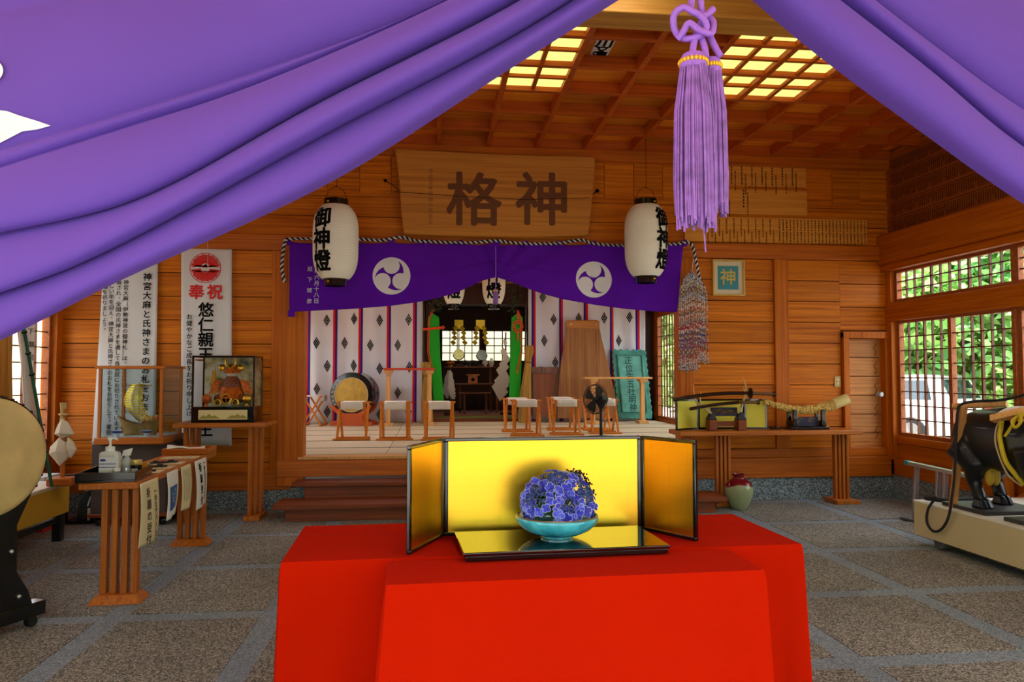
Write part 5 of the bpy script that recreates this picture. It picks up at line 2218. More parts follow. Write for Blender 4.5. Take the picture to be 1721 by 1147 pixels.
MB().cyl((q.x + .03, 15.06, ZS), (q.x + .03, 15.06, q.z + .2), .016).build('rod', W_OLD, k, world=True)
MB().box((.03, .06, .03), (.22, .22, .06)).build('stand', W_OLD, k, bevel=.004)
# small dark offerings on the altar top
random.seed(8)
zt_ = at(790, 616.5, Y=YA + .2).z
for i, (px, w_) in enumerate(((757, .1), (782, .09), (795, .11))):
    x = at(px, 610, Y=YA + .15).x
    k = thing('offering_stand', ('low offering stand at the left end of the altar top', 'dark offering dish between the two altar mirrors', 'dark lidded pot behind the white vases')[i], 'stand', (x, YA + .15, zt_ + .001))
    m = MB()
    m.lathe([(0, 0), (w_ * .6, 0), (w_ * .5, .03), (w_ * .4, .05), (w_, .07), (w_, .09), (w_ * .7, .1), (w_ * .5, .13), (0, .14)], (0, 0, 0), 20)
    m.build('stand_body', (W_FURN, flat('dark_pot', (30, 26, 26), .4), flat('dark_pot', (30, 26, 26), .4))[i], k)
# ================================================================== the left side of the room
# ------------------------------------------------------------------ big drum on a castered black stand
SKIN = flat('drum_hide', (206, 176, 116), .65, var=.16, vscale=7)
c = at(-14, 771, Y=4.3)
DN = Vector((.9, -.44, 0)).normalized()
R = .325
big = thing('taiko_drum', 'big barrel drum with cream skin on a castered black stand, cut by the left edge', 'drum', (c.x - .25, c.y + .12, 0))
m = MB()
m.lathe([(R, -.015), (R * 1.03, -.02), (R * 1.12, -.2), (R * 1.16, -.36), (R * 1.12, -.52), (R * 1.03, -.70), (R * .98, -.72)], c, 56, DN)
m.build('drum_barrel', flat('drum_barrel', (24, 16, 14), .25, coat=.5), big, world=True)
m = MB()
m.lathe([(0, .004), (R * .9, .002), (R * .985, -.004), (R * 1.01, -.02), (R * 1.035, -.055), (R * 1.02, -.056)], c, 56, DN)
m.build('drum_skin', SKIN, big, world=True, smooth=60)
u = DN.cross(EZ).normalized()
m = MB()
for k in range(64):
    a = 2 * PI * k / 64
    d = u * math.cos(a) + EZ * math.sin(a)
    m.ball(c + d * (R * 1.03) - DN * (.026 + .016 * (k % 2)), .011, 6, 4)
m.build('tack', flat('black_tack', (16, 12, 12), .35), big, world=True)
# stand: two side frames under the barrel, base beams, casters
BW = flat('black_stand', (10, 10, 12), .25, coat=.3)
t_ = Vector((.44, .9, 0)).normalized()              # across the skin
o_ = Vector((c.x, c.y, 0)) - DN * .36


def sl(a, b, z):
    return o_ + DN * a + t_ * b + EZ * z


for sa in (.30, -.30):
    m = MB()
    P = [(-.28, .10), (.28, .10), (.24, .22), (.17, .34), (.165, .60), (.27, .82), (.22, .79), (.12, .70), (0, .665), (-.12, .70), (-.22, .79), (-.27, .82), (-.165, .60), (-.17, .34), (-.24, .22)]
    m.prism(P, sl(sa, 0, 0), t_, EZ, .05)
    m.build('side_frame', BW, big, world=True, bevel=.006)
    MB().bar(sl(sa + .02, -.34, .10), sl(sa + .02, .34, .10), .09, .08).build('base_beam', BW, big, world=True, bevel=.008)
    for sb in (-.28, .28):
        m = MB()
        q = sl(sa + .02, sb, .03)
        m.cyl(q - DN * .018, q + DN * .018, .03, seg=16)
        m.cyl(q + EZ * .02, q + EZ * .05, .014, seg=10)
        m.build('caster', BLACKM, big, world=True)
for z in (.16, .58):
    MB().bar(sl(-.30, .1, z), sl(.34, .1, z), .05, .06).build('cross_rail', BW, big, world=True, bevel=.005)
    MB().bar(sl(-.30, -.1, z), sl(.34, -.1, z), .05, .06).build('cross_rail', BW, big, world=True, bevel=.005)
for b, z in ((.13, .46), (.18, .2), (-.13, .46), (-.18, .2)):
    MB().ball(sl(.356, b, z), .013, 8, 6).build('bolt_head', STEEL, big, world=True)
# ochre board standing behind the drum
p0, p1 = at(-30, 650, Y=5.6), at(24, 650, Y=5.6)
ob = thing('ochre_board', 'tall ochre wooden board standing behind the big drum at the left edge', 'board', ((p0.x + p1.x) / 2, 5.6, 0))
m = MB()
m.hexa([(p0.x - .2, 5.6, 0), (p1.x + .03, 5.6, 0), (p1.x + .03, 5.64, 0), (p0.x - .2, 5.64, 0), (p0.x - .2, 5.6, 2.0), (p1.x - .06, 5.6, 2.0), (p1.x - .06, 5.64, 2.0), (p0.x - .2, 5.64, 2.0)])
m.build('board', wood('ochre_wood', (150, 96, 30), (192, 136, 58), 'Z', .6, .7, .05), ob, world=True, bevel=.005)

# ------------------------------------------------------------------ green pole with white flags
q0, q1 = at(34, 520, Y=6.35), at(87, 818, Y=6.35)
fl = thing('flag_pole', 'leaning green pole with a white cloth tied to it, before the left window', 'pole', tuple(q1))
MB().cyl(q1, q0 + (q0 - q1) * .5, .013, seg=10).build('pole', flat('green_pole', (10, 84, 60), .4), fl, world=True)


def flagf(a):
    P = [at(x, y, Y=6.38) for x, y in a]
    return lambda u, v: tuple((P[0].lerp(P[1], u)).lerp(P[3].lerp(P[2], u), v) + Vector((0, .015 * math.sin(8 * u + 4 * v), 0)))


MB().grid(flagf([(24, 520), (40, 520), (66, 705), (42, 700)]), 8, 20).build('white_cloth', WHITE, fl, world=True, smooth=180, thick=.001, recalc=False)
for k in range(3):
    q = q0.lerp(q1, .13 + .12 * k)
    m = MB()
    m.tube([q + Vector((.016 * math.cos(t), .016 * math.sin(t), .01 * math.sin(t))) for t in [j * PI / 5 for j in range(10)]], .006, 5, True)
    m.build('tie', INK, fl, world=True)
nb = thing('name_flag', 'narrow white cloth strip with three black characters hanging before the left window', 'flag', tuple(at(52, 612, Y=6.55)))
P0 = [at(x, y, Y=6.55) for x, y in ((43, 500), (58, 500), (57, 625), (46, 625))]
MB().grid(lambda u, v: tuple(P0[0].lerp(P0[1], u).lerp(P0[3].lerp(P0[2], u), v) + Vector((0, .006 * math.sin(6 * u + 5 * v), 0))), 6, 16).build('cloth', WHITE, nb, world=True, smooth=180, thick=.001, recalc=False)
m = MB()
for i, ch in enumerate('下御司'):
    cc = at(52 - i * .3, 557 + i * 22, Y=6.535)
    write(m, ch, lambda a, b: cc + EX * a + EZ * b, .055, .012)
m.build('lettering', INK, nb, world=True, smooth=False)
MB().tube([P0[0], Vector((P0[0].x, P0[0].y, ZC + .116))], .002, 4).build('string', INK, nb, world=True)

# ------------------------------------------------------------------ low bench with ochre side, behind the drum
OCH = flat('ochre_panel', (206, 156, 44), .6, var=.08)
bn = thing('low_bench', 'low bench with ochre side panel and black legs beside the big drum', 'bench', (-3.35, 6.45, 0))
MB().bx(-3.75, -3.14, 5.95, 6.92, .475, .505).build('bench_top', flat('bench_top', (214, 200, 176), .6), bn, world=True, bevel=.005)
m = MB()
m.bx(-3.17, -3.15, 5.96, 6.9, .24, .475)
m.bx(-3.74, -3.17, 5.96, 5.98, .24, .475)
m.build('side_panel', OCH, bn, world=True, bevel=.003)
for x in (-3.21, -3.7):
    for y in (6.84, 6.02):
        MB().bx(x - .035, x + .035, y - .035, y + .035, 0, .47).build('leg', BLACKM, bn, world=True, bevel=.004)
    MB().bx(x - .02, x + .02, 6.06, 6.8, .16, .21).build('rail', BLACKM, bn, world=True, bevel=.004)
# paper wand on a small wooden stand
ws = at(104, 803, Y=6.62)
pwd = thing('paper_offering_wand', 'bunch of white folded paper on a small wooden stand on the low bench', 'wand', (ws.x, 6.62, .505))
m = MB()
m.bx(ws.x - .10, ws.x + .10, 6.56, 6.70, 0 + .506, .575)
m.build('stand', W_FURNX, pwd, world=True, bevel=.012)
MB().cyl((ws.x, 6.63, .57), (ws.x, 6.63, 1.15), .018, seg=10).build('rod', W_FURN, pwd, world=True)
STR = flat('straw_cord', (206, 180, 120), .8)
m = MB()
tp_ = at(106, 705, Y=6.63)
for k in range(9):
    a = k * 2 * PI / 9
    m.tube([tp_ + Vector((.018 * math.cos(a), .018 * math.sin(a), -.02)), tp_ + Vector((.012 * math.cos(a), .012 * math.sin(a), .05)), tp_ + Vector((.02 * math.cos(a), .02 * math.sin(a), .14))], .008, 5)
m.tube([tp_ + Vector((.026 * math.cos(t * PI / 6), .026 * math.sin(t * PI / 6), .04)) for t in range(12)], .010, 6, True)
m.build('straw_top', STR, pwd, world=True)


def facet(cx, cy, pts, dep, y):
    """A folded paper packet: an outline drawn up to a ridge."""
    q = [at(a, b, Y=y) for a, b in pts]
    r = at(cx, cy, Y=y) + Vector((0, -dep, 0))
    mm = MB()
    k = len(mm.v)
    mm.v += q + [r] + [p + Vector((0, dep * .7, 0)) for p in q]
    n = len(q)
    for i in range(n):
        j = (i + 1) % n
        mm.face((k + i, k + j, k + n))
        mm.face((k + j, k + i, k + n + 1 + i, k + n + 1 + j))
    mm.face([k + n + 1 + i for i in range(n)])
    return mm


PAPW = flat('offering_paper', (232, 224, 206), .8)
for cx, cy, pts, dep in ((104, 728, [(104, 704), (112, 712), (122, 730), (112, 734), (104, 737), (91, 730), (97, 714)], .05),
                         (99, 758, [(99, 736), (108, 744), (117, 763), (100, 784), (82, 763), (84, 752)], .06),
                         (116, 754, [(113, 736), (120, 742), (127, 756), (118, 770), (110, 764)], .04)):
    facet(cx, cy, pts, dep, 6.6).build('paper_fold', PAPW, pwd, world=True, smooth=False)

# ------------------------------------------------------------------ floor display case and a white box by the wall
fc = thing('floor_display_case', 'low black-based glass case holding a red-hatted doll on the floor by the wall', 'case', (-3.36, 7.75, 0))
m = MB()
X0, X1, Y0, Y1 = -3.485, -3.235, 7.55, 7.95
m.bx(X0, X1, Y0, Y1, .0, .035)
for x, y in ((X0, Y0), (X1 - .02, Y0), (X0, Y1 - .02), (X1 - .02, Y1 - .02)):
    m.bx(x, x + .02, y, y + .02, .035, .46)
m.bx(X0, X1, Y0, Y1, .46, .48)
m.build('case_frame', BLACK, fc, world=True, bevel=.002)
MB().bx(X0 + .004, X1 - .004, Y0 + .004, Y0 + .008, .036, .459).build('glass_front', GLASS, fc, world=True, smooth=False)
m = MB()
m.bx(X0 + .02, X1 - .02, Y1 - .025, Y1 - .02, .036, .459)
m.build('back_panel', flat('case_back_dark', (24, 32, 40), .5), fc, world=True)
d2 = thing('small_doll', 'small doll with red hat and dark robe inside the low glass case', 'doll', (-3.37, 7.74, .036))
d2.scale = (.7, .7, 1)
m = MB()
m.lathe([(0, 0), (.12, 0), (.11, .1), (.07, .2), (.04, .25), (0, .26)], (0, 0, 0), 20)
m.build('robe', flat('dark_robe', (40, 52, 44), .8, var=.3, vscale=20), d2)
MB().ball((0, 0, .285), .045, 14, 10).build('head', flat('doll_face', (226, 206, 184), .5), d2)
m = MB()
m.lathe([(.0, .1), (.03, .085), (.06, .03), (.1, .0), (.095, -.012), (.05, .0)], (0, -.0, .32), 18)
m.build('red_hat', flat('red_lacquer', (206, 22, 24), .4), d2)
m = MB()
m.tube([(.04, -.08, .1), (.09, -.1, .2), (.12, -.1, .22)], .01, 6)
m.bx(.08, .14, -.16, -.10, .0, .1)
m.build('white_fan', WHITE, d2)
wb_ = thing('white_box', 'white box on a red base between the low bench and the glass case', 'box', (-3.62, 7.5, 0))
MB().bx(-3.8, -3.51, 7.2, 7.5, .09, .5).build('box_body', flat('box_white', (226, 224, 220), .6), wb_, world=True, bevel=.004)
MB().bx(-3.81, -3.5, 7.19, 7.51, 0, .09).build('box_base', flat('base_red', (196, 40, 26), .5), wb_, world=True, bevel=.004)

# ------------------------------------------------------------------ cabinet and the wooden glass case on it
cb = thing('dark_cabinet', 'dark grey-brown cabinet on casters carrying the wooden glass case', 'cabinet', (-2.9, 7.65, 0))
X0, X1, Y0, Y1 = -3.2, -2.52, 7.42, 7.98
m = MB()
m.bx(X0, X1, Y0, Y1, .12, .775)
m.build('cabinet_body', flat('cabinet_brown', (74, 62, 54), .5, var=.15, vscale=4), cb, world=True, bevel=.005)
MB().bx(X0 - .02, X1 + .04, Y0 - .02, Y1 + .02, .085, .12).build('cabinet_base', W_DARK, cb, world=True, bevel=.005)
for x in (X0 + .06, X1 - .04):
    for y in (Y0 + .05, Y1 - .06):
        MB().ball((x, y, .043), .043, 12, 8).build('caster', BLACK, cb, world=True)
gc = thing('glass_display_case', 'wooden-framed glass case with a gold treasure ship, in front of the white banner', 'case', (-2.84, 7.6, .776))
X0, X1, Y0, Y1, Z0, Z1 = -3.13, -2.545, 7.36, 7.93, .776, 1.52
m = MB()
m.bx(X0 - .02, X1 + .02, Y0 - .02, Y1 + .02, Z0, Z0 + .065)
m.build('case_base', W_FURNX, gc, world=True, bevel=.008)
m = MB()
f = .028
for x, y in ((X0, Y0), (X1 - f, Y0), (X0, Y1 - f), (X1 - f, Y1 - f)):
    m.bx(x, x + f, y, y + f, Z0 + .065, Z1 - .025)
m.build('corner_post', W_FURN, gc, world=True, bevel=.003)
m = MB()
m.bx(X0 - .025, X1 + .025, Y0 - .02, Y0 + f, Z1 - .028, Z1)
m.bx(X0 - .025, X1 + .025, Y1 - f, Y1, Z1 - .028, Z1)
m.bx(X0, X0 + f, Y0 + f, Y1 - f, Z1 - .028, Z1)
m.bx(X1 - f, X1, Y0 + f, Y1 - f, Z1 - .028, Z1)
m.build('top_rail', W_FURNX, gc, world=True, bevel=.003)
GLC = glassy('case_glass', (.88, .93, .94))
for a in ((X0 + f, X1 - f, Y0 + .012, Y0 + .015), (X0 + f, X1 - f, Y1 - .015, Y1 - .012), (X0 + .012, X0 + .015, Y0 + f, Y1 - f), (X1 - .015, X1 - .012, Y0 + f, Y1 - f)):
    MB().bx(*a, Z0 + .066, Z1 - .029).build('glass_pane', GLC, gc, world=True, smooth=False)
MB().bx(X0 + .03, X1 - .03, Y0 + .03, Y1 - .03, Z0 + .065, Z0 + .068).build('white_lining', flat('lining', (206, 212, 214), .7), gc, world=True, smooth=False)
sh = thing('treasure_ship', 'gold model ship with a netted gold sail inside the wooden glass case', 'model ship', (-2.83, 7.6, Z0 + .069))
HULL = flat('ship_hull', (150, 116, 60), .5, var=.2, vscale=20)


def hull(u, v):
    x = -.21 + .42 * u
    w_ = .07 * (1 - abs(2 * u - 1) ** 2.5) + .004
    z = .012 + .10 * v + .07 * abs(2 * u - 1) ** 2.2 * v + .012 * abs(2 * u - 1)
    return x * (.72 + .28 * v), None, z, w_ * (.45 + .55 * v)


m = MB()
for s in (-1, 1):
    m.grid(lambda u, v: (hull(u, v)[0], s * hull(u, v)[3], hull(u, v)[2]), 20, 6)
m.grid(lambda u, v: (hull(u, .75)[0], (v - .5) * 2 * hull(u, .75)[3], hull(u, .75)[2]), 20, 3)
m.bx(-.14, .14, -.03, .03, 0, .02)
m.build('hull', HULL, sh, smooth=60)
m = MB()
for i in range(9):
    for j in range(15):
        def sp_(a, b):
            u_, v_ = a / 9, b / 15
            wd = .06 + .03 * math.sin(PI * v_)
            return Vector((-.03 + (u_ - .5) * wd * 2 - .07 * math.sin(PI * v_) + .07 * (1 - v_), -.04 * math.sin(PI * u_), .13 + .37 * v_))
        q = [sp_(i, j), sp_(i + 1, j), sp_(i + 1, j + 1), sp_(i, j + 1)]
        cc = sum(q, Vector()) / 4
        qi = [cc + (x - cc) * .5 for x in q]
        for a in range(4):
            b = (a + 1) % 4
            m.poly([q[a], q[b], qi[b], qi[a]])
m.build('sail', flat('sail_gold', (222, 190, 70), .3, .8), sh, smooth=False, thick=.002, recalc=False)
m = MB()
m.cyl((-.02, .01, .1), (-.02, .01, .52), .006, seg=8)
m.cyl((-.12, 0, .485), (.1, 0, .485), .006, seg=8)
m.build('mast', flat('mast_gold', (190, 150, 60), .4, .5), sh)
m = MB()
random.seed(2)
for k in range(26):
    m.ball((random.uniform(.04, .17), random.uniform(-.04, .04), .12 + random.uniform(0, .06)), random.uniform(.014, .026), 8, 6)
m.build('cargo', confetti('cargo', [(0, (190, 90, 50)), (.35, (206, 160, 80)), (.6, (150, 60, 40)), (.8, (226, 200, 150))], .5), sh)
PORC = flat('blue_white_porcelain', (214, 220, 232), .25)
PORB = flat('porcelain_blue', (50, 76, 160), .3)
for i, (x, y) in enumerate(((-.14, -.17), (.14, -.18))):
    k = thing('sake_cup', ('blue and white cup at the left of the treasure ship in the case', 'blue and white cup at the right of the treasure ship in the case')[i], 'cup', (-2.85 + x, 7.62 + y, Z0 + .069), 0, 'blue and white cups')
    m = MB()
    m.lathe([(0, .005), (.02, .005), (.022, 0), (.026, 0), (.025, .015), (.05, .055), (.047, .056), (.02, .02), (0, .018)], (0, 0, 0), 20)
    m.build('cup_body', PORC, k)
    m = MB()
    m.lathe([(.040, .034), (.0515, .055), (.050, .0565), (.044, .05)], (0, 0, 0), 20)
    m.build('blue_rim', PORB, k)


# ------------------------------------------------------------------ warrior doll case on its own table
def slat_leg(name, parent, x0, x1, y, ztop, n, mt=W_FURN, foot=.05, dep=.05, wd=.045):
    m = MB()
    for i in range(n):
        x = x0 + wd / 2 + (x1 - x0 - wd) * i / (n - 1)
        m.bx(x - wd / 2, x + wd / 2, y - dep / 2, y + dep / 2, foot, ztop)
    lg = m.build(name, mt, parent, world=True, bevel=.004)
    m = MB()
    m.hexa([(x0 - .05, y - .09, 0), (x1 + .05, y - .09, 0), (x1 + .05, y + .09, 0), (x0 - .05, y + .09, 0), (x0 - .015, y - .06, foot), (x1 + .015, y - .06, foot), (x1 + .015, y + .06, foot), (x0 - .015, y + .06, foot)])
    m.build('foot', mt, lg, bevel=.003) if False else m.build('foot', mt, parent, world=True, bevel=.003)
    return lg


a, b = at(290, 712, Y=7.5), at(446, 712, Y=7.5)
zt2 = .962
dt = thing('display_table', 'narrow wooden table under the warrior doll case, left of the opening', 'table', ((a.x + b.x) / 2, 7.75, 0))
MB().bx(a.x, b.x, 7.5, 8.05, zt2 - .045, zt2).build('tabletop', W_FURNX, dt, world=True, bevel=.006)
for xa in (b.x - .16, at(328, 725, Y=7.75).x - .04):
    for k in range(3):
        MB().bx(xa - .02 + .035 * k, xa + .012 + .035 * k, 7.58 + .08 * k, 7.66 + .08 * k, .045, zt2 - .045).build('leg', W_FURN, dt, world=True, bevel=.004)
    MB().bx(xa - .05, xa + .11, 7.54, 7.86, 0, .045).build('foot', W_FURN, dt, world=True, bevel=.004)
a, b = at(321, 700, Y=7.56), at(427, 700, Y=7.56)
X0, X1, Y0, Y1 = a.x, b.x, 7.56, 7.93
Z0, Z1 = zt2 + .001, at(400, 598, Y=7.56).z
wc = thing('doll_case', 'black-framed glass case with a helmeted warrior doll on the narrow table', 'case', ((X0 + X1) / 2, 7.7, Z0))
MB().bx(X0, X1, Y0, Y1, Z0, Z0 + .155).build('case_base', BLACK, wc, world=True, bevel=.004)
m = MB()
m.bx(X0, X1, Y0, Y1, Z1 - .02, Z1)
for x, y in ((X0, Y0), (X1 - .018, Y0), (X0, Y1 - .018), (X1 - .018, Y1 - .018)):
    m.bx(x, x + .018, y, y + .018, Z0 + .155, Z1 - .02)
m.build('case_frame', BLACK, wc, world=True, bevel=.002)
MB().bx(X0 + .018, X1 - .018, Y0 + .004, Y0 + .007, Z0 + .156, Z1 - .021).build('glass_pane', GLASS, wc, world=True, smooth=False)
MB().bx(X1 - .008, X1 - .005, Y0 + .018, Y1 - .018, Z0 + .156, Z1 - .021).build('glass_pane', GLASS, wc, world=True, smooth=False)
t = NT('painted_backdrop')
tc = t.n('TexCoord')
nz = t.n('TexNoise', i_Scale=9.0, i_Detail=5.0)
t.l(tc.outputs['Object'], nz.inputs['Vector'])
t.l(t.ramp([(.35, lin((90, 96, 70))), (.5, lin((196, 180, 120))), (.65, lin((206, 210, 200))), (.75, lin((84, 110, 120)))], nz.outputs['Fac']), t.b.inputs['Base Color'])
MB().bx(X0 + .018, X1 - .018, Y1 - .016, Y1 - .012, Z0 + .156, Z1 - .021).build('backdrop', t.m, wc, world=True, smooth=False)
xa, xb = X0 + .07, X1 - .065
MB().bx(xa, xb, Y0 - .004, Y0, Z0 + .03, Z0 + .125).build('front_plate', flat('plate_cream', (222, 206, 150), .5), wc, world=True, smooth=False)
m = MB()
for cx, s in ((xa + .09, 1), (xb - .1, 1.1)):
    for k in range(3):
        m.prism([(-.09 * s + k * .05, 0), (-.04 * s + k * .05, .035 + .012 * (k % 2)), (.02 + k * .05, 0)], (cx, Y0 - .0045 - .0006 * k, Z0 + .04), EX, EZ, .0004)
m.build('painted_hills', flat('painted_olive', (150, 140, 60), .7), wc, world=True, smooth=False)
SIGN = flat('sign_brown', (150, 84, 30), .5)
MB().bx(X1 - .004, X1 - .001, Y1 - .14, Y1 - .06, Z1 - .16, Z1 - .04).build('name_tag', SIGN, wc, world=True, smooth=False)
MB().bx(X0 + .03, X0 + .10, Y0 - .002, Y0 + .004, Z1 - .052, Z1 - .036).build('name_plate', SIGN, wc, world=True, smooth=False)
# the doll
dc = Vector(((X0 + X1) / 2 + .03, 7.76, Z0 + .156))
wd_ = thing('warrior_doll', 'gold-helmeted armoured warrior doll sitting inside the black-framed case', 'doll', tuple(dc))
ARM = flat('armour_orange', (206, 104, 28), .45, .3, var=.4, vscale=40)
GLD = flat('doll_gold', (226, 176, 60), .3, .9)
m = MB()
m.lathe([(0, 0), (.12, 0), (.13, .05), (.10, .12), (.085, .20), (.05, .25), (0, .255)], (0, 0, .05), 24)
m.ball((-.10, -.05, .08), .06, 12, 8, (1, 1, .7))
m.ball((.10, -.05, .08), .06, 12, 8, (1, 1, .7))
m.build('body', flat('brocade', (120, 60, 30), .6, var=.5, vscale=40), wd_)
m = MB()
for s in (-1, 1):
    for k in range(5):
        m.bar((s * (.09 + .008 * k), -.02, .26 - .026 * k), (s * (.17 + .01 * k), -.02, .235 - .026 * k), .05, .02)
for k in range(4):
    m.lathe([(.09 + .012 * k, .15 - .03 * k), (.11 + .012 * k, .12 - .03 * k)], (0, 0, .05), 24)
m.build('armour_plates', ARM, wd_)
MB().ball((0, -.01, .335), .045, 18, 12, (1, 1, 1.15)).build('head', flat('doll_face', (226, 206, 184), .5), wd_)
m = MB()
m.lathe([(.085, -.02), (.06, .02), (.05, .05), (.03, .07), (0, .075)], (0, 0, .35), 20)
m.build('helmet', ARM, wd_)
m = MB()
for s in (-1, 1):
    m.tube([(s * .01, -.05, .385), (s * .045, -.055, .42), (s * .05, -.05, .47), (s * .035, -.045, .52)], [.012, .012, .009, .003], 6)
    m.ball((s * .09, -.03, .385), .035, 12, 8, (1, .5, 1))
m.build('crest_horn', GLD, wd_)
m = MB()
for x, z, r in ((-.02, .075, .055), (-.10, .04, .032), (.07, .042, .034)):
    m.lathe([(0, .0), (r * .6, .0), (r, .008), (r, .016), (0, .02)], (x, -.11, z), 20, (0, -1, 0))
m.build('round_crest', GLD, wd_)
m = MB()
for x, z, r in ((-.02, .075, .055), (-.10, .04, .032), (.07, .042, .034)):
    tomoe(m, x, z, r * .66, lambda a, b: Vector((a, -.1315, b)))
m.build('crest_mark', INK, wd_, smooth=False)
m = MB()
m.tube([(-.16, -.02, 0), (-.16, -.02, .40)], .004, 6)
m.bx(-.19, -.155, -.02, -.012, .12, .36)
m.build('banner_stick', GLD, wd_)
for i, x in enumerate((-.215, .175)):
    k = thing('lantern_ornament', ('small orange round ornament at the left foot of the warrior doll', 'gold round ornament at the right foot of the warrior doll')[i], 'ornament', (dc.x + x, 7.66, dc.z + .001))
    m = MB()
    m.lathe([(0, 0), (.025, 0), (.012, .02), (.012, .025), (.04, .05), (.047, .075), (.04, .1), (.012, .12), (0, .122)], (0, 0, 0), 18)
    m.build('ball', (ARM, GLD)[i], k)

# ------------------------------------------------------------------ the reception counter and what lies on it
ct = thing('reception_counter', 'long wooden reception counter on slatted legs with papers hanging from its side', 'table', (-2.02, 4.93, 0), .03)
MB().bx(-.18, .175, 0, 1.93, .716, .76).build('tabletop', W_FURNY, ct, bevel=.006)
for y in (.09, 1.66):
    for i in range(4):
        x = -.045 + .062 * i
        MB().bx(x - .019, x + .019, y - .028, y + .028, .05, .716).build('leg', W_FURN, ct, bevel=.004)
    m = MB()
    m.hexa([(-.11, y - .10, 0), (.205, y - .10, 0), (.205, y + .10, 0), (-.11, y + .10, 0), (-.075, y - .06, .05), (.17, y - .06, .05), (.17, y + .06, .05), (-.075, y + .06, .05)])
    m.build('foot', W_FURN, ct, bevel=.003)
M_CT = Matrix.Translation(ct.location) @ Matrix.Rotation(.03, 4, 'Z')


def onct(x, y, z=.761):
    return M_CT @ Vector((x, y, z))


tr_ = thing('black_tray', 'black lacquer tray of bottles at the near end of the reception counter', 'tray', tuple(onct(-.035, .2)), .1)
m = MB()
m.bx(-.175, .175, -.2, .2, 0, .012)
for a in ((-.175, .175, -.2, -.188), (-.175, .175, .188, .2), (-.175, -.163, -.188, .188), (.163, .175, -.188, .188)):
    m.bx(*a, .012, .062)
m.build('tray_body', BLACK, tr_, bevel=.003)
M_TR = M_CT @ Matrix.Translation((-.035, .2, .774)) @ Matrix.Rotation(.07, 4, 'Z')


def ontray(x, y):
    return tuple(M_TR @ Vector((x, y, 0)))


CLEAR = glassy('clear_plastic', (.9, .94, .92), .8)
LABW = flat('label_white', (214, 216, 214), .6)
k = thing('pump_bottle', 'hand sanitizer pump bottle with a white and purple label on the black tray', 'bottle', ontray(-.01, -.08))
k.scale = (1.18, 1.18, 1.18)
bb_ = MB().bx(-.052, .052, -.03, .03, 0, .145).build('bottle_body', flat('milky_plastic', (198, 202, 196), .3), k, bevel=.018)
MB().bx(-.044, .044, -.0315, -.0305, .02, .115).build('label', LABW, bb_, smooth=False)
m = MB()
m.bx(-.044, .044, -.0322, -.0316, .025, .034)
m.bx(-.044, .044, -.0322, -.0316, .078, .082)
m.bx(-.044, .044, -.0322, -.0316, .060, .064)
m.prism([(.016 * math.cos(t * PI / 8), .007 * math.sin(t * PI / 8)) for t in range(16)], (-.024, -.0316, .1), EX, EZ, .0006)
m.build('printing', flat('label_purple', (60, 56, 140), .6), k, smooth=False)
m = MB()
m.lathe([(.024, .145), (.024, .17), (.012, .172), (.006, .178), (.006, .205), (.014, .206), (.014, .222), (0, .224)], (0, 0, 0), 16)
m.tube([(0, 0, .214), (.03, -.01, .215), (.042, -.012, .21)], .006, 8)
m.build('pump', flat('white_plastic', (228, 230, 226), .35), k)
k = thing('spray_bottle', 'translucent spray bottle with white trigger behind the pump bottle', 'bottle', ontray(.06, .03))
m = MB()
m.lathe([(0, 0), (.032, 0), (.034, .01), (.034, .09), (.014, .12), (.014, .13), (0, .13)], (0, 0, 0), 18)
m.build('bottle_body', flat('grey_plastic_clear', (170, 178, 176), .3), k)
m = MB()
m.hexa([(-.03, -.012, .13), (.02, -.012, .13), (.02, .012, .13), (-.03, .012, .13), (-.02, -.01, .165), (.035, -.01, .18), (.035, .01, .18), (-.02, .01, .165)])
m.tube([(-.02, 0, .14), (-.035, 0, .12), (-.03, 0, .1)], .005, 6)
m.build('trigger', flat('white_plastic', (228, 230, 226), .35), k, bevel=.004)
for i, (x, y, r) in enumerate(((.025, -.13, .026), (.075, -.10, .024))):
    k = thing('small_jar', ('small clear jar at the foot of the pump bottle', 'small clear jar with metal lid beside the black-bodied bottle')[i], 'jar', ontray(x + .02, y), 0, 'small jars on the tray')
    m = MB()
    m.lathe([(0, 0), (r, 0), (r, .045), (r * .8, .05)], (0, 0, 0), 18)
    m.build('jar_body', flat('jar_glass', (150, 158, 150), .15, coat=.5), k)
    m = MB()
    m.lathe([(r * .86, .05), (r * .86, .066), (0, .067)], (0, 0, 0), 18)
    m.build('lid', (LABW, STEEL)[i], k)
k = thing('ink_bottle', 'black-bodied bottle with gold screw cap on the black tray', 'bottle', ontray(.125, .01))
m = MB()
m.lathe([(0, 0), (.031, 0), (.033, .005), (.033, .068), (.024, .076)], (0, 0, 0), 20)
m.build('bottle_body', flat('bottle_black', (16, 15, 18), .2), k)
m = MB()
m.bx(-.02, .02, -.0345, -.033, .02, .05)
m.build('label', LABW, k, smooth=False)
m = MB()
m.lathe([(.034, .072), (.035, .074), (.035, .1), (.032, .103), (0, .103)], (0, 0, 0), 24)
m.build('cap', flat('gold_cap', (216, 186, 104), .35, .5), k)
k = thing('ochre_cup', 'small ochre cup behind the gold-capped bottle on the tray', 'cup', ontray(.13, .10))
m = MB()
m.lathe([(0, .004), (.03, .004), (.034, 0), (.04, .065), (.042, .07), (.038, .07), (.033, .008), (0, .008)], (0, 0, 0), 20)
m.build('cup_body', flat('ochre_ceramic', (206, 132, 30), .4), k)
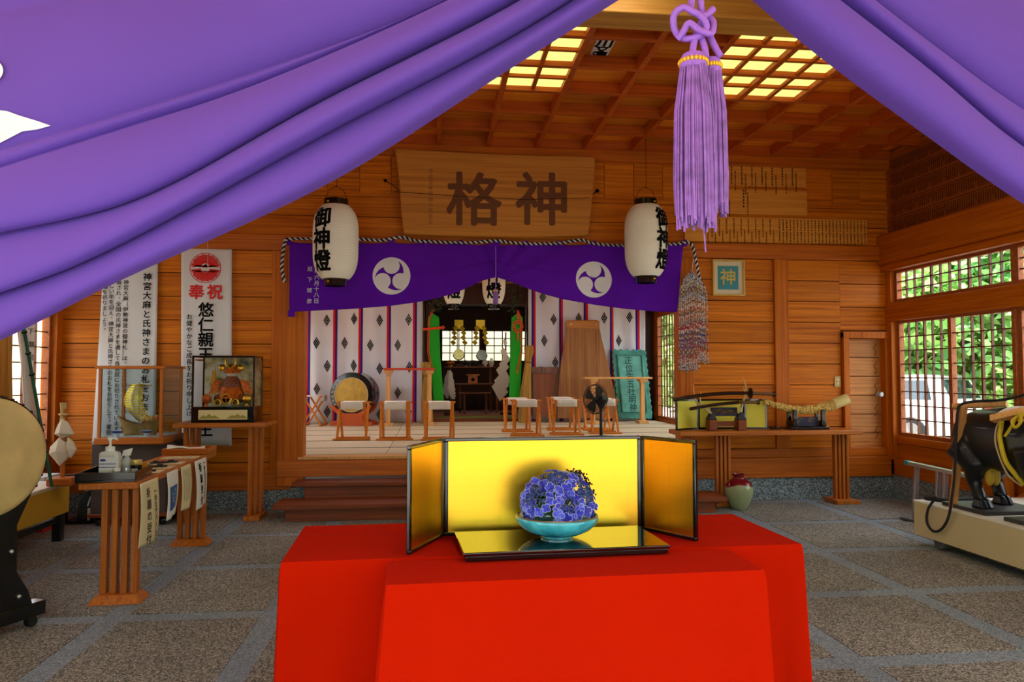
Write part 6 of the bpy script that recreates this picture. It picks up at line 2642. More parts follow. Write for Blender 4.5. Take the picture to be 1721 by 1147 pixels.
# sheets and pens on the counter
CREAM = flat('cream_paper', (226, 212, 170), .8)
for i, (y, lab) in enumerate(((.50, 'cream paper sheet on the counter just behind the black tray'), (.74, 'cream paper sheet on the counter, second from the tray'), (1.0, 'cream paper sheet on the counter, third from the tray'), (1.38, 'cream paper sheet on the counter beside the small wooden tray'))):
    k = thing('paper_sheet', lab, 'paper', tuple(onct(0.02, y)), .1, 'paper sheets on the counter')
    MB().bx(-.13, .14, -.09, .09, 0, .002).build('sheet', CREAM, k, smooth=False)
    m = MB()
    for q in range(4):
        for s in range(6):
            scribble(m, (-.1 + .035 * s, .06 - .04 * q, .0024), EX, Vector((0, 1, 0)), .02)
    m.build('lettering', INK, k, smooth=False)
    if i < 3:
        w_ = thing('paperweight', ('dark iron paperweight on the sheet next to the black tray', 'dark iron paperweight on the second paper sheet', 'dark iron paperweight on the third paper sheet')[i], 'paperweight', tuple(onct(.02, y, .7636)), .1 + .2 * i, 'iron paperweights')
        m = MB()
        m.bx(-.10, .10, -.012, .012, 0, .012)
        m.ball((-.06, 0, .014), .014, 8, 6, (1.6, 1, .7))
        m.ball((.05, 0, .014), .014, 8, 6, (1.8, 1, .7))
        m.build('bar', flat('dark_iron', (46, 42, 40), .45, .4), w_, bevel=.002)
k = thing('wooden_tray', 'shallow wooden tray with folded white cloth at the far end of the counter', 'tray', tuple(onct(.0, 1.74)), .05)
m = MB()
m.bx(-.19, .19, -.14, .14, 0, .012)
for a in ((-.19, .19, -.14, -.125), (-.19, .19, .125, .14), (-.19, -.175, -.125, .125), (.175, .19, -.125, .125)):
    m.bx(*a, .012, .05)
m.build('tray_body', W_FURNX, k, bevel=.003)
w_ = thing('folded_cloth', 'folded white cloth lying on the wooden tray at the end of the counter', 'cloth', tuple(onct(-.03, 1.74, .7735)), .3)
m = MB()
m.grid(lambda u, v: ((u - .5) * .3, (v - .5) * .2, .03 + .018 * math.sin(5 * u + 2 * v) + .012 * math.sin(11 * v)), 14, 10)
m.bx(-.14, .14, -.09, .09, 0, .028)
m.build('cloth_folds', WHITE, w_, smooth=60, thick=.004)
# the four papers hanging from the side
BLU = flat('poster_blue', (24, 92, 160), .6)


def hung(lab, y0, y1, z0, slant, mt, seed):
    r = thing('hanging_notice', lab, 'notice', tuple(onct(.178, (y0 + y1) / 2, z0)), .03, 'notices hung on the counter side')

    def fn(u, v, off=0.0):
        y = y0 + (y1 - y0) * u + slant * v
        z = .745 + (z0 - .745) * v
        x = .18 + .03 * v * math.sin(2.4 * u + seed) ** 2 + .012 * math.sin(PI * v) + off
        return onct(x, y, z)
    MB().grid(lambda u, v: fn(u, v), 10, 18).build('sheet', mt, r, world=True, smooth=180, thick=.0008, recalc=False)
    return r, fn


def hungtext(m, fn, cols, H):
    for txt, u0, v0, s, pit in cols:
        for i, ch in enumerate(txt):
            write(m, ch, lambda a, b: fn(u0 + a, v0 + i * pit - b, .0035), s, .02)


class UV:
    """Writes characters in the sheet's own u, v."""


def sheet_text(m, fn, W_, H_, cols, bold=.02):
    for txt, u0, v0, s, pit in cols:
        for i, ch in enumerate(txt):
            if ch != ' ':
                write(m, ch, lambda a, b: fn(u0 + a / W_, v0 + i * pit / H_ - b / H_, .0035), s, bold)


r, fn = hung('cream notice with two columns of black brush writing, nearest the tray', .02, .36, .34, -.02, CREAM, .2)
m = MB()
sheet_text(m, fn, .34, .4, [('一件五〇〇〇円', .72, .2, .055, .048), ('祈願の受付', .36, .18, .068, .074)], .012)
m.build('lettering', INK, r, world=True, smooth=False, recalc=False)
r, fn = hung('white notice with a blue printed square on the counter side', .54, .80, .42, -.06, WHITE, 1.0)
m = MB()
m.grid(lambda u, v: fn(.14 + .74 * u, .32 + .5 * v, .002), 8, 8)
m.build('blue_square', BLU, r, world=True, smooth=180, recalc=False)
m = MB()
sheet_text(m, fn, .26, .33, [('キャッシュ', .62, .42, .035, .027), ('レス', .36, .46, .05, .045)], .012)
m.build('lettering', WHITE, r, world=True, smooth=False, recalc=False)
r, fn = hung('cream notice with fine printed columns between the blue and the far notice', .86, 1.12, .42, 0, CREAM, .5)
m = MB()
random.seed(77)
for cidx in range(6):
    for q in range(14):
        def S2(a, b):
            return fn(.14 + .13 * cidx + a / .26, .12 + .05 * q - b / .33, .003)
        o0 = S2(0, 0)
        scribble(m, o0, (S2(.01, 0) - o0).normalized(), (S2(0, .01) - o0).normalized(), .013)
m.build('lettering', INK, r, world=True, smooth=False, recalc=False)
r, fn = hung('white notice with bold brush writing on the far end of the counter side', 1.22, 1.56, .36, 0, WHITE, .9)
m = MB()
sheet_text(m, fn, .34, .385, [('一件五〇〇〇円', .76, .1, .05, .046), ('祈願受付', .36, .16, .075, .088)], .022)
m.build('lettering', INK, r, world=True, smooth=False, recalc=False)
# ================================================================== the right side of the room
# ------------------------------------------------------------------ long display table on slatted legs
rt = thing('display_table', 'long wooden display table with slatted legs along the right of the back wall', 'table', (3.7, 7.92, 0))
ZR = .822
MB().bx(2.66, 4.74, 7.72, 8.12, ZR - .05, ZR).build('tabletop', W_FURNX, rt, world=True, bevel=.006)
for xa in (4.5, 3.12):
    for k in range(4):
        MB().bx(xa + .046 * k, xa + .028 + .046 * k, 7.88, 7.94, .045, ZR - .05).build('leg', W_FURN, rt, world=True, bevel=.003)
    MB().bx(xa - .05, xa + .22, 7.76, 8.06, 0, .045).build('foot', W_FURN, rt, world=True, bevel=.004)
# small gold screen
gs = thing('small_gold_screen', 'low three-panel gold screen with black frame behind the two swords', 'screen', (3.1, 8.0, ZR))
YG = 8.03
pts = [Vector((at(1136, 700, Y=7.86).x, 7.86, ZR + .001)), Vector((at(1173, 700, Y=YG).x, YG, ZR + .001)), Vector((at(1251, 700, Y=YG).x, YG, ZR + .001)), Vector((at(1289, 700, Y=7.97).x, 7.97, ZR + .001))]
hS = at(1250, 671, Y=8.0).z - ZR
LG = flat('bright_gold_leaf', (222, 206, 66), .45, .25)
for a, b in zip(pts, pts[1:]):
    d = (b - a).normalized()
    n = Vector((d.y, -d.x, 0))
    m = MB()
    fw = .02
    m.bar(a + EZ * fw / 2, b + EZ * fw / 2, .016, fw)
    m.bar(a + EZ * (hS - fw / 2), b + EZ * (hS - fw / 2), .016, fw)
    for q in (a + d * fw / 2, b - d * fw / 2):
        P = []
        for z in (0, hS):
            P += [q - d * fw / 2 - n * .008 + EZ * z, q + d * fw / 2 - n * .008 + EZ * z, q + d * fw / 2 + n * .008 + EZ * z, q - d * fw / 2 + n * .008 + EZ * z]
        m.hexa(P)
    pf_ = m.build('panel_frame', BLACK, gs, world=True, bevel=.002)
    p0, p1 = a + d * fw + EZ * fw, b - d * fw + EZ * fw
    h = EZ * (hS - 2 * fw)
    q = n * .003
    MB().hexa([p0 + q, p1 + q, p1 - q, p0 - q, p0 + q + h, p1 + q + h, p1 - q + h, p0 - q + h]).build('gold_leaf', LG, pf_, world=True, smooth=False)


def z3(x, y, Y):
    return at(1130 + x * .1162, 630 + y * .1162, Y=Y)


# sword stand with antler hooks
YS_ = 7.82
ss = thing('sword_stand', 'dark sword rack with antler hooks and wooden feet before the small gold screen', 'rack', tuple(z3(770, 790, YS_)))
ss.location.z = ZR + .001
DK = flat('dark_carved', (40, 36, 48), .45, var=.3, vscale=40)
for xa, xb in ((510, 620), (925, 1045)):
    a, b = z3(xa, 790, YS_), z3(xb, 650, YS_)
    MB().bx(a.x, b.x, YS_ - .06, YS_ + .06, ZR + .001, b.z).build('foot', W_DARK, ss, world=True, bevel=.006)
    m = MB()
    t0 = z3((xa + xb) / 2, 540, YS_)
    m.hexa([(a.x - .008, YS_ - .05, b.z), (b.x + .008, YS_ - .05, b.z), (b.x + .008, YS_ + .05, b.z), (a.x - .008, YS_ + .05, b.z), (a.x + .03, YS_ - .03, t0.z), (b.x - .03, YS_ - .03, t0.z), (b.x - .03, YS_ + .03, t0.z), (a.x + .03, YS_ + .03, t0.z)])
    m.build('carved_block', DK, ss, world=True, bevel=.01)
a, b = z3(555, 600, YS_), z3(935, 475, YS_)
MB().bx(a.x, b.x, YS_ - .012, YS_ + .012, a.z, b.z).build('crest_board', flat('indigo_board', (32, 30, 58), .4), ss, world=True, bevel=.004)
m = MB()
random.seed(14)
for k in range(9):
    x, z = a.x + (b.x - a.x) * (.1 + .09 * k), a.z + (b.z - a.z) * random.uniform(.3, .7)
    m.tube([(x - .03, YS_ - .014, z - .015), (x - .01, YS_ - .014, z + .02), (x + .015, YS_ - .014, z - .008), (x + .03, YS_ - .014, z + .012)], .0035, 5)
m.build('gold_scrollwork', GOLD, ss, world=True)
a, b = z3(600, 750, YS_), z3(915, 675, YS_)
MB().bx(a.x - .02, b.x + .02, YS_ - .02, YS_ + .02, a.z, b.z).build('lower_rail', W_DARK, ss, world=True, bevel=.004)
HORN = flat('antler', (206, 186, 120), .5, var=.15, vscale=30)
for P in ([(560, 560), (420, 440), (405, 330), (418, 240)], [(985, 540), (1040, 350), (1055, 260), (1025, 190)], [(1000, 470), (1060, 250), (1050, 120), (1015, 40)], [(540, 540), (350, 400), (318, 290), (302, 140)], [(560, 560), (540, 520), (528, 430)], [(950, 560), (975, 490), (975, 440)]):
    yo = YS_ - .05 + (.03 if P[0][1] in (470,) or P[1][1] == 400 else 0)
    q = smoothpath([z3(x, y, yo) for x, y in P], 5)
    MB().tube(q, [.013 - .011 * i / (len(q) - 1) for i in range(len(q))], 7).build('antler_hook', HORN, ss, world=True)


def sword(lab, body, handle, r, Y, guard):
    k = thing('sword', lab, 'sword', tuple(z3(*body[len(body) // 2], Y)), 0, 'sheathed swords')
    q = smoothpath([z3(x, y, Y) for x, y in body], 8)
    MB().tube(q, r, 12, flat=.65).build('scabbard', flat('scabbard_brown', (46, 26, 22), .25, coat=.5), k, world=True)
    h = smoothpath([z3(x, y, Y) for x, y in handle], 8)
    MB().tube(h, r * .78, 10, flat=.75).build('hilt', flat('hilt_wrap', (120, 76, 40), .7), k, world=True)
    m = MB()
    for i in range(1, len(h) - 1, 1):
        m.ball(h[i] + Vector((0, -r * .55, 0)), r * .3, 6, 4, (.8, .5, 1.1))
    m.build('ray_skin_diamond', flat('ray_skin', (196, 180, 140), .6), k, world=True)
    d = (h[1] - h[0]).normalized()
    if guard:
        m = MB()
        m.lathe([(0, -.006), (r * 1.7, -.006), (r * 1.8, 0), (r * 1.7, .006), (0, .006)], h[0], 20, d)
        m.build('guard', flat('guard_iron', (26, 30, 46), .4, .6), k, world=True)
    m = MB()
    m.lathe([(r * .86, -.012), (r * .9, 0), (r * .86, .012), (0, .013)], h[-1], 14, d)
    m.build('pommel', flat('pommel_dark', (60, 40, 30), .4), k, world=True)


sword('long dark sheathed sword on the upper antler hooks, round guard visible', [(15, 365), (250, 325), (500, 290), (800, 268), (1105, 268)], [(1130, 270), (1300, 274), (1475, 285)], .034, YS_ - .03, True)
sword('short dark sheathed sword on the lower antler hooks, before the gold screen', [(250, 500), (450, 462), (700, 425), (960, 402)], [(985, 402), (1110, 402), (1240, 402)], .028, YS_ - .075, False)


# ------------------------------------------------------------------ carved tusk
def zt_(x, y, Y=7.88):
    return at(1280 + x * .093, 640 + y * .093, Y=Y)


IV = flat('ivory', (224, 200, 128), .35, var=.1)
IVC = flat('ivory_carved', (206, 168, 84), .5, var=.35, vscale=45)
tk = thing('carved_tusk', 'carved ivory tusk curving upwards on a black stand at the right of the table', 'tusk', tuple(zt_(800, 600)))
axis_ = smoothpath([zt_(60, 385), zt_(300, 455), zt_(550, 520), zt_(800, 532), zt_(1050, 508), zt_(1300, 430), zt_(1430, 378), zt_(1545, 335)], 9)
n = len(axis_)
rad_ = [.022 + .040 * min(1, i / n * 1.25) for i in range(n)]
kc = int(n * 5 / 7) + 1
MB().tube(axis_[kc - 1:], rad_[kc - 1:], 24).build('plain_tip', IV, tk, world=True)
m = MB()
m.tube(axis_[:kc], [r * .93 for r in rad_[:kc]], 20)
random.seed(6)
for i in range(kc):
    for k in range(16):
        a = random.uniform(0, 6.28)
        m.ball(axis_[i] + Vector((random.uniform(-.02, .02), math.cos(a) * rad_[i] * .88, math.sin(a) * rad_[i] * .88)), random.uniform(.007, .015), 6, 4, (1.2, 1, 1))
m.build('carving', IVC, tk, world=True)
m = MB()
m.lathe([(0, .001), (rad_[-1] * .75, .001)], axis_[-1], 20, (axis_[-1] - axis_[-2]))
m.build('hollow_end', flat('ivory_hollow', (176, 150, 90), .7), tk, world=True)
ts = thing('tusk_stand', 'black carved stand with two posts under the ivory tusk', 'stand', tuple(zt_(800, 830)))
ts.location.z = ZR + .001
a, b = zt_(480, 825), zt_(1160, 790)
MB().bx(a.x, b.x, 7.80, 7.96, ZR + .001, ZR + .035).build('stand_base', BLACK, ts, world=True, bevel=.006)
for x in (545, 1050):
    q = zt_(x, 520)
    m = MB()
    m.bx(q.x - .024, q.x + .024, 7.795, 7.83, ZR + .035, q.z)
    m.bx(q.x - .024, q.x + .024, 7.93, 7.96, ZR + .035, q.z)
    m.bx(q.x - .03, q.x + .03, 7.79, 7.965, ZR + .035, ZR + .10)
    m.build('post', BLACK, ts, world=True, bevel=.008)
a, b = zt_(585, 780), zt_(985, 655)
MB().bx(a.x, b.x, 7.84, 7.87, ZR + .036, b.z).build('carved_panel', flat('indigo_board', (32, 30, 58), .4), ts, world=True, bevel=.004)
m = MB()
for x in (680, 890):
    c = zt_(x, 715, 7.838)
    m.tube([c + Vector((.045 * math.cos(t * .6) * (1 - t / 14), 0, .03 * math.sin(t * .6) * (1 - t / 14))) for t in range(12)], .004, 5)
m.build('scrollwork', flat('bronze_line', (150, 120, 80), .4, .5), ts, world=True)
sb_ = thing('black_beads', 'small heap of black beads on the table between screen and tusk', 'beads', tuple(zt_(300, 845)))
sb_.location.z = ZR + .001
m = MB()
for k in range(26):
    m.ball((random.uniform(-.09, .08), random.uniform(-.03, .03), .008 + .006 * (k % 3)), .009, 6, 5)
m.build('bead', BLACKM, sb_)

# ------------------------------------------------------------------ the two-colour vase on the floor
vs = thing('glazed_vase', 'round floor vase, maroon glaze over pale green, beside the wooden steps', 'vase', (3.28, 7.66, 0))
t = NT('vase_glaze')
tc = t.n('TexCoord')
sp = t.n('SeparateXYZ')
t.l(tc.outputs['Object'], sp.inputs[0])
nz = t.n('TexNoise', i_Scale=5.0, i_Detail=2.0)
t.l(tc.outputs['Object'], nz.inputs['Vector'])
ma = t.n('Math', operation='MULTIPLY_ADD', i_1=.14)
t.l(nz.outputs['Fac'], ma.inputs[0])
t.l(sp.outputs['Z'], ma.inputs[2])
t.l(t.ramp([(.305, lin((150, 160, 120))), (.315, lin((120, 20, 32)))], ma.outputs[0]), t.b.inputs['Base Color'])
t.b.inputs['Roughness'].default_value = .12
m = MB()
m.lathe([(0, .004), (.075, .004), (.08, 0), (.088, .004), (.11, .06), (.142, .14), (.152, .20), (.142, .255), (.11, .295), (.07, .318), (.058, .328), (.056, .345), (.066, .358), (.066, .37), (.056, .372), (.048, .35), (0, .33)], (0, 0, 0), 40)
m.build('vase_body', t.m, vs, smooth=70)

# ------------------------------------------------------------------ cart with the black bull
CX = 4.12
ctp = thing('platform_cart', 'low cream platform cart on wheels carrying the black bull statue', 'cart', (4.7, 5.0, 0))
MB().bx(CX, 5.2, 3.4, 5.98, .075, .36).build('cart_body', flat('cart_cream', (206, 186, 140), .6), ctp, world=True, bevel=.004)
MB().bx(CX - .004, 5.204, 3.396, 5.984, .352, .364).build('cart_top', flat('cart_top', (226, 220, 206), .5), ctp, world=True, bevel=.002)
for x in (CX + .07, 5.1):
    for y in (3.6, 5.72):
        m = MB()
        m.cyl((x - .03, y, .075), (x + .03, y, .075), .075, seg=24)
        m.build('wheel', flat('wheel_grey', (84, 80, 76), .6), ctp, world=True, bevel=.006)
ZB = .365
BULL = flat('bull_black', (14, 15, 20), .38, coat=.15, bump=.12, bscale=40)
BX = 4.45
bl = thing('bull_statue', 'black bull statue seen from behind with saddle cloth and ropes, on the cream cart', 'statue', (BX, 5.2, ZB))
m = MB()
rings = [(5.775, .91, .03, .04), (5.765, .91, .09, .11), (5.735, .905, .15, .17), (5.68, .905, .19, .21), (5.58, .91, .212, .238), (5.42, .925, .22, .228), (5.25, .915, .228, .24), (5.05, .895, .23, .26), (4.88, .895, .215, .268), (4.72, .90, .165, .25), (4.58, .95, .12, .2), (4.44, .99, .095, .145), (4.32, .97, .085, .11), (4.2, .92, .065, .08), (4.14, .90, .05, .06), (4.12, .9, .02, .03)]
ns = 28
rr = []
for y, zc, hw, hh in rings:
    k = len(m.v)
    for j in range(ns):
        a = 2 * PI * j / ns
        ca, sa = math.cos(a), math.sin(a)
        e = .8
        m.v.append(Vector((BX + hw * math.copysign(abs(ca) ** e, ca), y, zc + hh * math.copysign(abs(sa) ** e, sa))))
    rr.append(k)
for a, b in zip(rr, rr[1:]):
    for j in range(ns):
        m.face((a + j, a + (j + 1) % ns, b + (j + 1) % ns, b + j))
m.face([rr[0] + j for j in range(ns)])
m.face([rr[-1] + j for j in reversed(range(ns))])
ZH = ZB + .03 + .03
hoofs = []
for sx, dy in ((-1, 0), (1, .13)):
    x = BX + sx * .14
    m.tube([(x + .03 * -sx, 5.56 + dy * .2, 1.02), (x, 5.57 + dy * .4, .82), (x, 5.45 + dy * .7, .71), (x, 5.50 + dy, .60), (x, 5.465 + dy, .53), (x, 5.43 + dy, ZH + .02)], [.07, .15, .11, .06, .047, .05], 16)
    m.ball((x, 5.505 + dy, .60), .055, 12, 8, (.9, 1.1, 1))
    hoofs.append((x, 5.415 + dy))
for sx, dy in ((-1, 0), (1, .1)):
    x = BX + sx * .145
    m.tube([(x, 4.9 + dy * .2, .9), (x, 4.88 + dy * .6, .74), (x, 4.87 + dy, .6), (x, 4.87 + dy, .52), (x, 4.86 + dy, ZH + .02)], [.13, .10, .062, .043, .046], 16)
    m.ball((x, 4.865 + dy, .595), .06, 12, 8)
    hoofs.append((x, 4.85 + dy))
m.tube([(BX, 5.64, 1.10), (BX, 5.3, 1.13), (BX, 5.0, 1.13), (BX, 4.8, 1.14), (BX, 4.66, 1.12)], [.05, .06, .06, .07, .06], 12)
body = m.build('bull_body', BULL, bl, world=True)
md = body.modifiers.new('merge', 'REMESH')
md.mode = 'VOXEL'
md.voxel_size = .014
md = body.modifiers.new('soften', 'SMOOTH')
md.factor = .6
md.iterations = 6
dg = bpy.context.evaluated_depsgraph_get()
me = bpy.data.meshes.new_from_object(body.evaluated_get(dg))
body.modifiers.clear()
old = body.data
body.data = me
bpy.data.meshes.remove(old)
me.polygons.foreach_set('use_smooth', [True] * len(me.polygons))
for hx, hy in hoofs:
    m = MB()
    for s in (-1, 1):
        m.hexa([(hx + s * .004, hy - .085, ZB + .031), (hx + s * .058, hy - .06, ZB + .031), (hx + s * .058, hy + .06, ZB + .031), (hx + s * .004, hy + .06, ZB + .031),
                (hx + s * .004, hy - .035, ZB + .10), (hx + s * .042, hy - .03, ZB + .10), (hx + s * .042, hy + .045, ZB + .10), (hx + s * .004, hy + .045, ZB + .10)])
    m.build('hoof', flat('hoof_black', (22, 26, 36), .3), bl, world=True, bevel=.012)
for s in (-1, 1):
    MB().tube(smoothpath([(BX + s * .06, 4.40, 1.10), (BX + s * .15, 4.38, 1.15), (BX + s * .19, 4.32, 1.25)], 5), [.028, .026, .024, .022, .02, .018, .015, .012, .008, .005, .003], 10).build('horn', HORN, bl, world=True)
    MB().ball((BX + s * .13, 4.46, 1.05), .05, 12, 8, (1.3, .4, .6)).build('ear', BULL, bl, world=True)
    MB().ball((BX + s * .078, 4.31, 1.01), .014, 10, 8).build('eye', flat('eye_white', (200, 190, 170), .2), bl, world=True)
MB().tube(smoothpath([(BX + .02, 5.74, 1.06), (BX + .03, 5.79, 1.0), (BX + .04, 5.795, .8), (BX + .03, 5.78, .62)], 6), .018, 8).build('tail', BULL, bl, world=True)
YEL = flat('ochre_paint', (196, 160, 40), .5)
m = MB()
for s in (-1, 1):
    m.ball((BX - .06 + s * .026, 5.40, .645), .042, 14, 10, (.8, .9, 1.9))
m.tube([(BX - .06, 5.40, .76), (BX - .06, 5.40, .69)], [.03, .045], 10)
m.build('pouch', YEL, bl, world=True, smooth=70)
for i, (ya, yb2) in enumerate(((5.24, 5.72), (4.66, 5.06))):
    MB().bx(BX - .26, BX + .28, ya, yb2, ZB, ZB + .03).build('base_plinth', flat('plinth_dark', (50, 44, 46), .45), bl, world=True, bevel=.003)
# saddle cloth, girth and packed wooden block
SAD = flat('saddle_brocade', (200, 60, 30), .7, var=.5, vscale=60)
YROPE = flat('yellow_rope', (206, 178, 30), .7, bump=.4, bscale=200)


def overback(y, t, off=.012):
    """A ring over the bull's back: t runs -1 (near flank) .. 1 (far flank)."""
    a = PI / 2 - t * 1.5
    hw, hh = .23 + off, .275 + off
    ca, sa = math.cos(a), math.sin(a)
    return Vector((BX - hw * math.copysign(abs(ca) ** .8, -t) * (1 if t else 0) if False else BX + hw * math.copysign(abs(ca) ** .8, ca), y, .875 + hh * math.copysign(abs(sa) ** .8, sa)))


sd = thing('saddle_cloth', 'red and gold saddle cloth over the back of the black bull statue', 'saddle cloth', (BX, 5.0, 1.14), 0)
m = MB()
m.grid(lambda u, v: overback(4.90 + .28 * u, -.52 + 1.04 * v, .03 + .006 * math.sin(20 * u)), 12, 24)
m.build('brocade', SAD, sd, world=True, smooth=180, thick=.02)
m = MB()
for yy in (4.90, 5.18):
    m.tube([overback(yy, -.54 + 1.08 * k / 16, .034) for k in range(17)], .016, 8)
m.build('white_edge', WHITE, sd, world=True)
m = MB()
for k in range(12):
    y = 4.9 + random.uniform(0, .18)
    t0 = random.uniform(-.45, .2)
    m.tube([overback(y + random.uniform(-.02, .02), t0 + .05 * q, .045) for q in range(6)], .009, 6)
m.build('gold_cord', YROPE, sd, world=True)
c = overback(5.03, -.42, .06)
wbk = thing('wooden_block', 'pale wooden block tied on the flank of the bull over the saddle cloth', 'block', tuple(c))
m = MB()
m.bar(overback(5.17, -.60, .06), overback(4.93, -.34, .06), .05, .055, (-1, 0, .3))
m.build('block', W_PALE, wbk, world=True, bevel=.004)
yr = thing('yellow_rope', 'yellow rope tied in loops around the bull and hanging down its flank', 'rope', tuple(overback(5.05, -.8)))
m = MB()
P = smoothpath([overback(5.08, -.62, .05), overback(5.10, -.72, .02), overback(5.09, -.9, .02), overback(5.04, -1.15, .02), overback(4.98, -1.35, .02), overback(4.95, -1.6, .02)], 8)
m.tube(P, .017, 8)
P = smoothpath([overback(4.96, -.35, .06), overback(4.93, -.5, .07), overback(4.96, -.62, .07), overback(4.92, -.72, .06), overback(4.88, -.6, .07), overback(4.93, -.5, .08), overback(4.97, -.7, .05), overback(5.02, -.86, .04)], 8)
m.tube(P, .011, 8)
P = smoothpath([overback(4.9, -.1, .05), overback(4.9, -.3, .06), overback(4.92, -.5, .06), overback(4.9, -.62, .06)], 8)
m.tube(P, .011, 8)
m.build('rope', YROPE, yr, world=True)
m = MB()
P = smoothpath([overback(5.14, -.5, .02), overback(5.15, -.7, .015), overback(5.13, -1.0, .015), overback(5.06, -1.4, .015), overback(5.0, -1.7, .015)], 8)
m.tube(P, .007, 6)
m.build('pale_strap', flat('pale_strap', (206, 184, 140), .8), yr, world=True)
# wooden pole frame behind the rump
pl_ = thing('wooden_pole_frame', 'pale wooden crossbar and upright leaning behind the rump of the bull', 'pole', (4.2, 5.72, ZB))
a, b = at(1619, 684, X=4.24), at(1601, 842, X=4.20)
b.z = ZB + .001
MB().bar(b, a, .06, .03, (0, 1, 0)).build('upright', wood('pole_wood', (150, 92, 40), (206, 148, 84), 'Z', .5, 1, .05), pl_, world=True, bevel=.004)
a, b = at(1602, 683, X=4.25), at(1692, 680, X=4.44)
MB().cyl(a, b, .022, seg=14).build('crossbar', W_PALE, pl_, world=True)
# black tether rope
BRP = flat('dark_rope', (34, 28, 32), .8, bump=.5, bscale=160)
rpb = thing('tether_rope', 'x', 'rope', (4.2, 5.6, .6))
rpb['label'] = 'thick dark rope from the crossbar, hanging in a loop over the cart edge'
X_ = CX - .03
P = [at(1721 + 60, 640, X=4.5), at(1721, 664, X=4.46), at(1680, 673, X=4.40), at(1640, 675, X=4.30), at(1618, 679, X=4.24), at(1610, 690, X=4.19), at(1607, 730, X=4.17), at(1604, 800, X=4.13), at(1600, 835, X=X_), at(1594, 870, X=X_), at(1582, 890, X=X_), at(1568, 893, X=X_), at(1558, 878, X=X_), at(1560, 856, X=X_), at(1572, 838, X=X_ + .02)]
m = MB()
m.tube(smoothpath(P, 10), .011, 8)
q = Vector((CX + .05, at(1575, 838, X=CX).y, ZB + .02))
m.tube(smoothpath([at(1572, 838, X=X_ + .02), (CX + .03, 5.86, ZB + .03), (CX + .16, 5.8, ZB + .02), (CX + .3, 5.83, ZB + .02), (CX + .55, 5.86, ZB + .02)], 8), .018, 8)
m.build('rope', BRP, rpb, world=True)

# ------------------------------------------------------------------ aluminium trestle and wooden frame by the wall
al_ = thing('aluminium_stepladder', 'aluminium folding ladder frame with teal end cap, between cart and right wall', 'ladder', (4.95, 6.7, 0))
YA_ = 6.95
a, b = at(1529, 779, Y=YA_), at(1640, 803, Y=6.2)
MB().bar(a, b, .06, .035).build('top_rail', STEEL, al_, world=True, bevel=.003)
MB().bar(a + (a - b).normalized() * .045, a + (a - b).normalized() * .0, .064, .04).build('end_cap', flat('teal_plastic', (20, 140, 140), .4), al_, world=True, bevel=.003)
for px, Y_ in ((1556, 6.86), (1582, 6.6), (1591, 6.52)):
    q = a.lerp(b, (Y_ - YA_) / (6.2 - YA_))
    MB().bar(q, (q.x - .06, q.y - .03, .0), .045, .03, (0, 1, 0)).build('leg', STEEL, al_, world=True, bevel=.003)
MB().bar((a.x - .1, 6.95, .012), (a.x - .02, 6.45, .012), .05, .022).build('foot_rail', flat('dark_grey', (90, 92, 94), .5), al_, world=True, bevel=.003)
wf = thing('wooden_trestle', 'low pale wooden trestle frame behind the legs of the bull statue', 'trestle', (5.3, 5.6, 0))
X0_, X1_ = 5.22, 5.34
for ya, yb2, z in ((6.35, 5.78, .62), (5.5, 4.6, .60)):
    MB().bx(X0_, X1_, min(ya, yb2), max(ya, yb2), z - .05, z).build('top_bar', W_PALE, wf, world=True, bevel=.004)
    for y in (ya - .05, yb2 + .05):
        MB().bx(X0_ + .02, X1_ - .03, y - .035, y + .035, 0, z - .05).build('leg', W_STOOL, wf, world=True, bevel=.004)
    MB().bar((X0_ + .05, ya - .05, .22), (X0_ + .05, yb2 + .08, z - .1), .04, .05).build('brace', W_STOOL, wf, world=True, bevel=.004)

# ------------------------------------------------------------------ the white car parked outside
CWH = flat('car_white', (226, 228, 230), .25, coat=.6)
CGL = flat('car_glass', (40, 56, 64), .05, spec=.8)
car = thing('car', 'white estate car parked outside, seen through the right windows', 'car', (10.0, 16.0, -.1), .5)
# local: x across (width 1.7), y along, rear at y = -2.2
m = MB()
sec = [(-2.2, .45, .98, .80), (-2.12, .30, 1.0, .84), (-1.4, .24, 1.0, .85), (0, .24, .98, .85), (1.3, .24, .92, .85), (2.0, .3, .82, .80), (2.2, .42, .7, .72)]
rr = []
for y, z0, z1, hw in sec:
    k = len(m.v)
    m.v += [Vector((-hw * .96, y, z0)), Vector((-hw, y, (z0 + z1) / 2)), Vector((-hw * .95, y, z1)), Vector((hw * .95, y, z1)), Vector((hw, y, (z0 + z1) / 2)), Vector((hw * .96, y, z0))]
    rr.append(k)
for a, b in zip(rr, rr[1:]):
    for j in range(6):
        m.face((a + j, a + (j + 1) % 6, b + (j + 1) % 6, b + j))
m.face([rr[0] + j for j in range(6)])
m.face([rr[-1] + j for j in reversed(range(6))])
m.build('car_body', CWH, car, bevel=.05, sharp=60)
m = MB()
sec = [(-2.08, 1.0, .78), (-1.82, 1.46, .66), (-1.6, 1.52, .66), (.1, 1.52, .66), (.5, 1.44, .66), (1.15, .96, .78)]
rr = []
for y, z1, hw in sec:
    k = len(m.v)
    m.v += [Vector((-.8, y, .95)), Vector((-hw, y, z1)), Vector((hw, y, z1)), Vector((.8, y, .95))]
    rr.append(k)
for a, b in zip(rr, rr[1:]):
    for j in range(4):
        m.face((a + j, a + (j + 1) % 4, b + (j + 1) % 4, b + j))
m.build('cabin', CWH, car, bevel=.03, sharp=60)
m = MB()
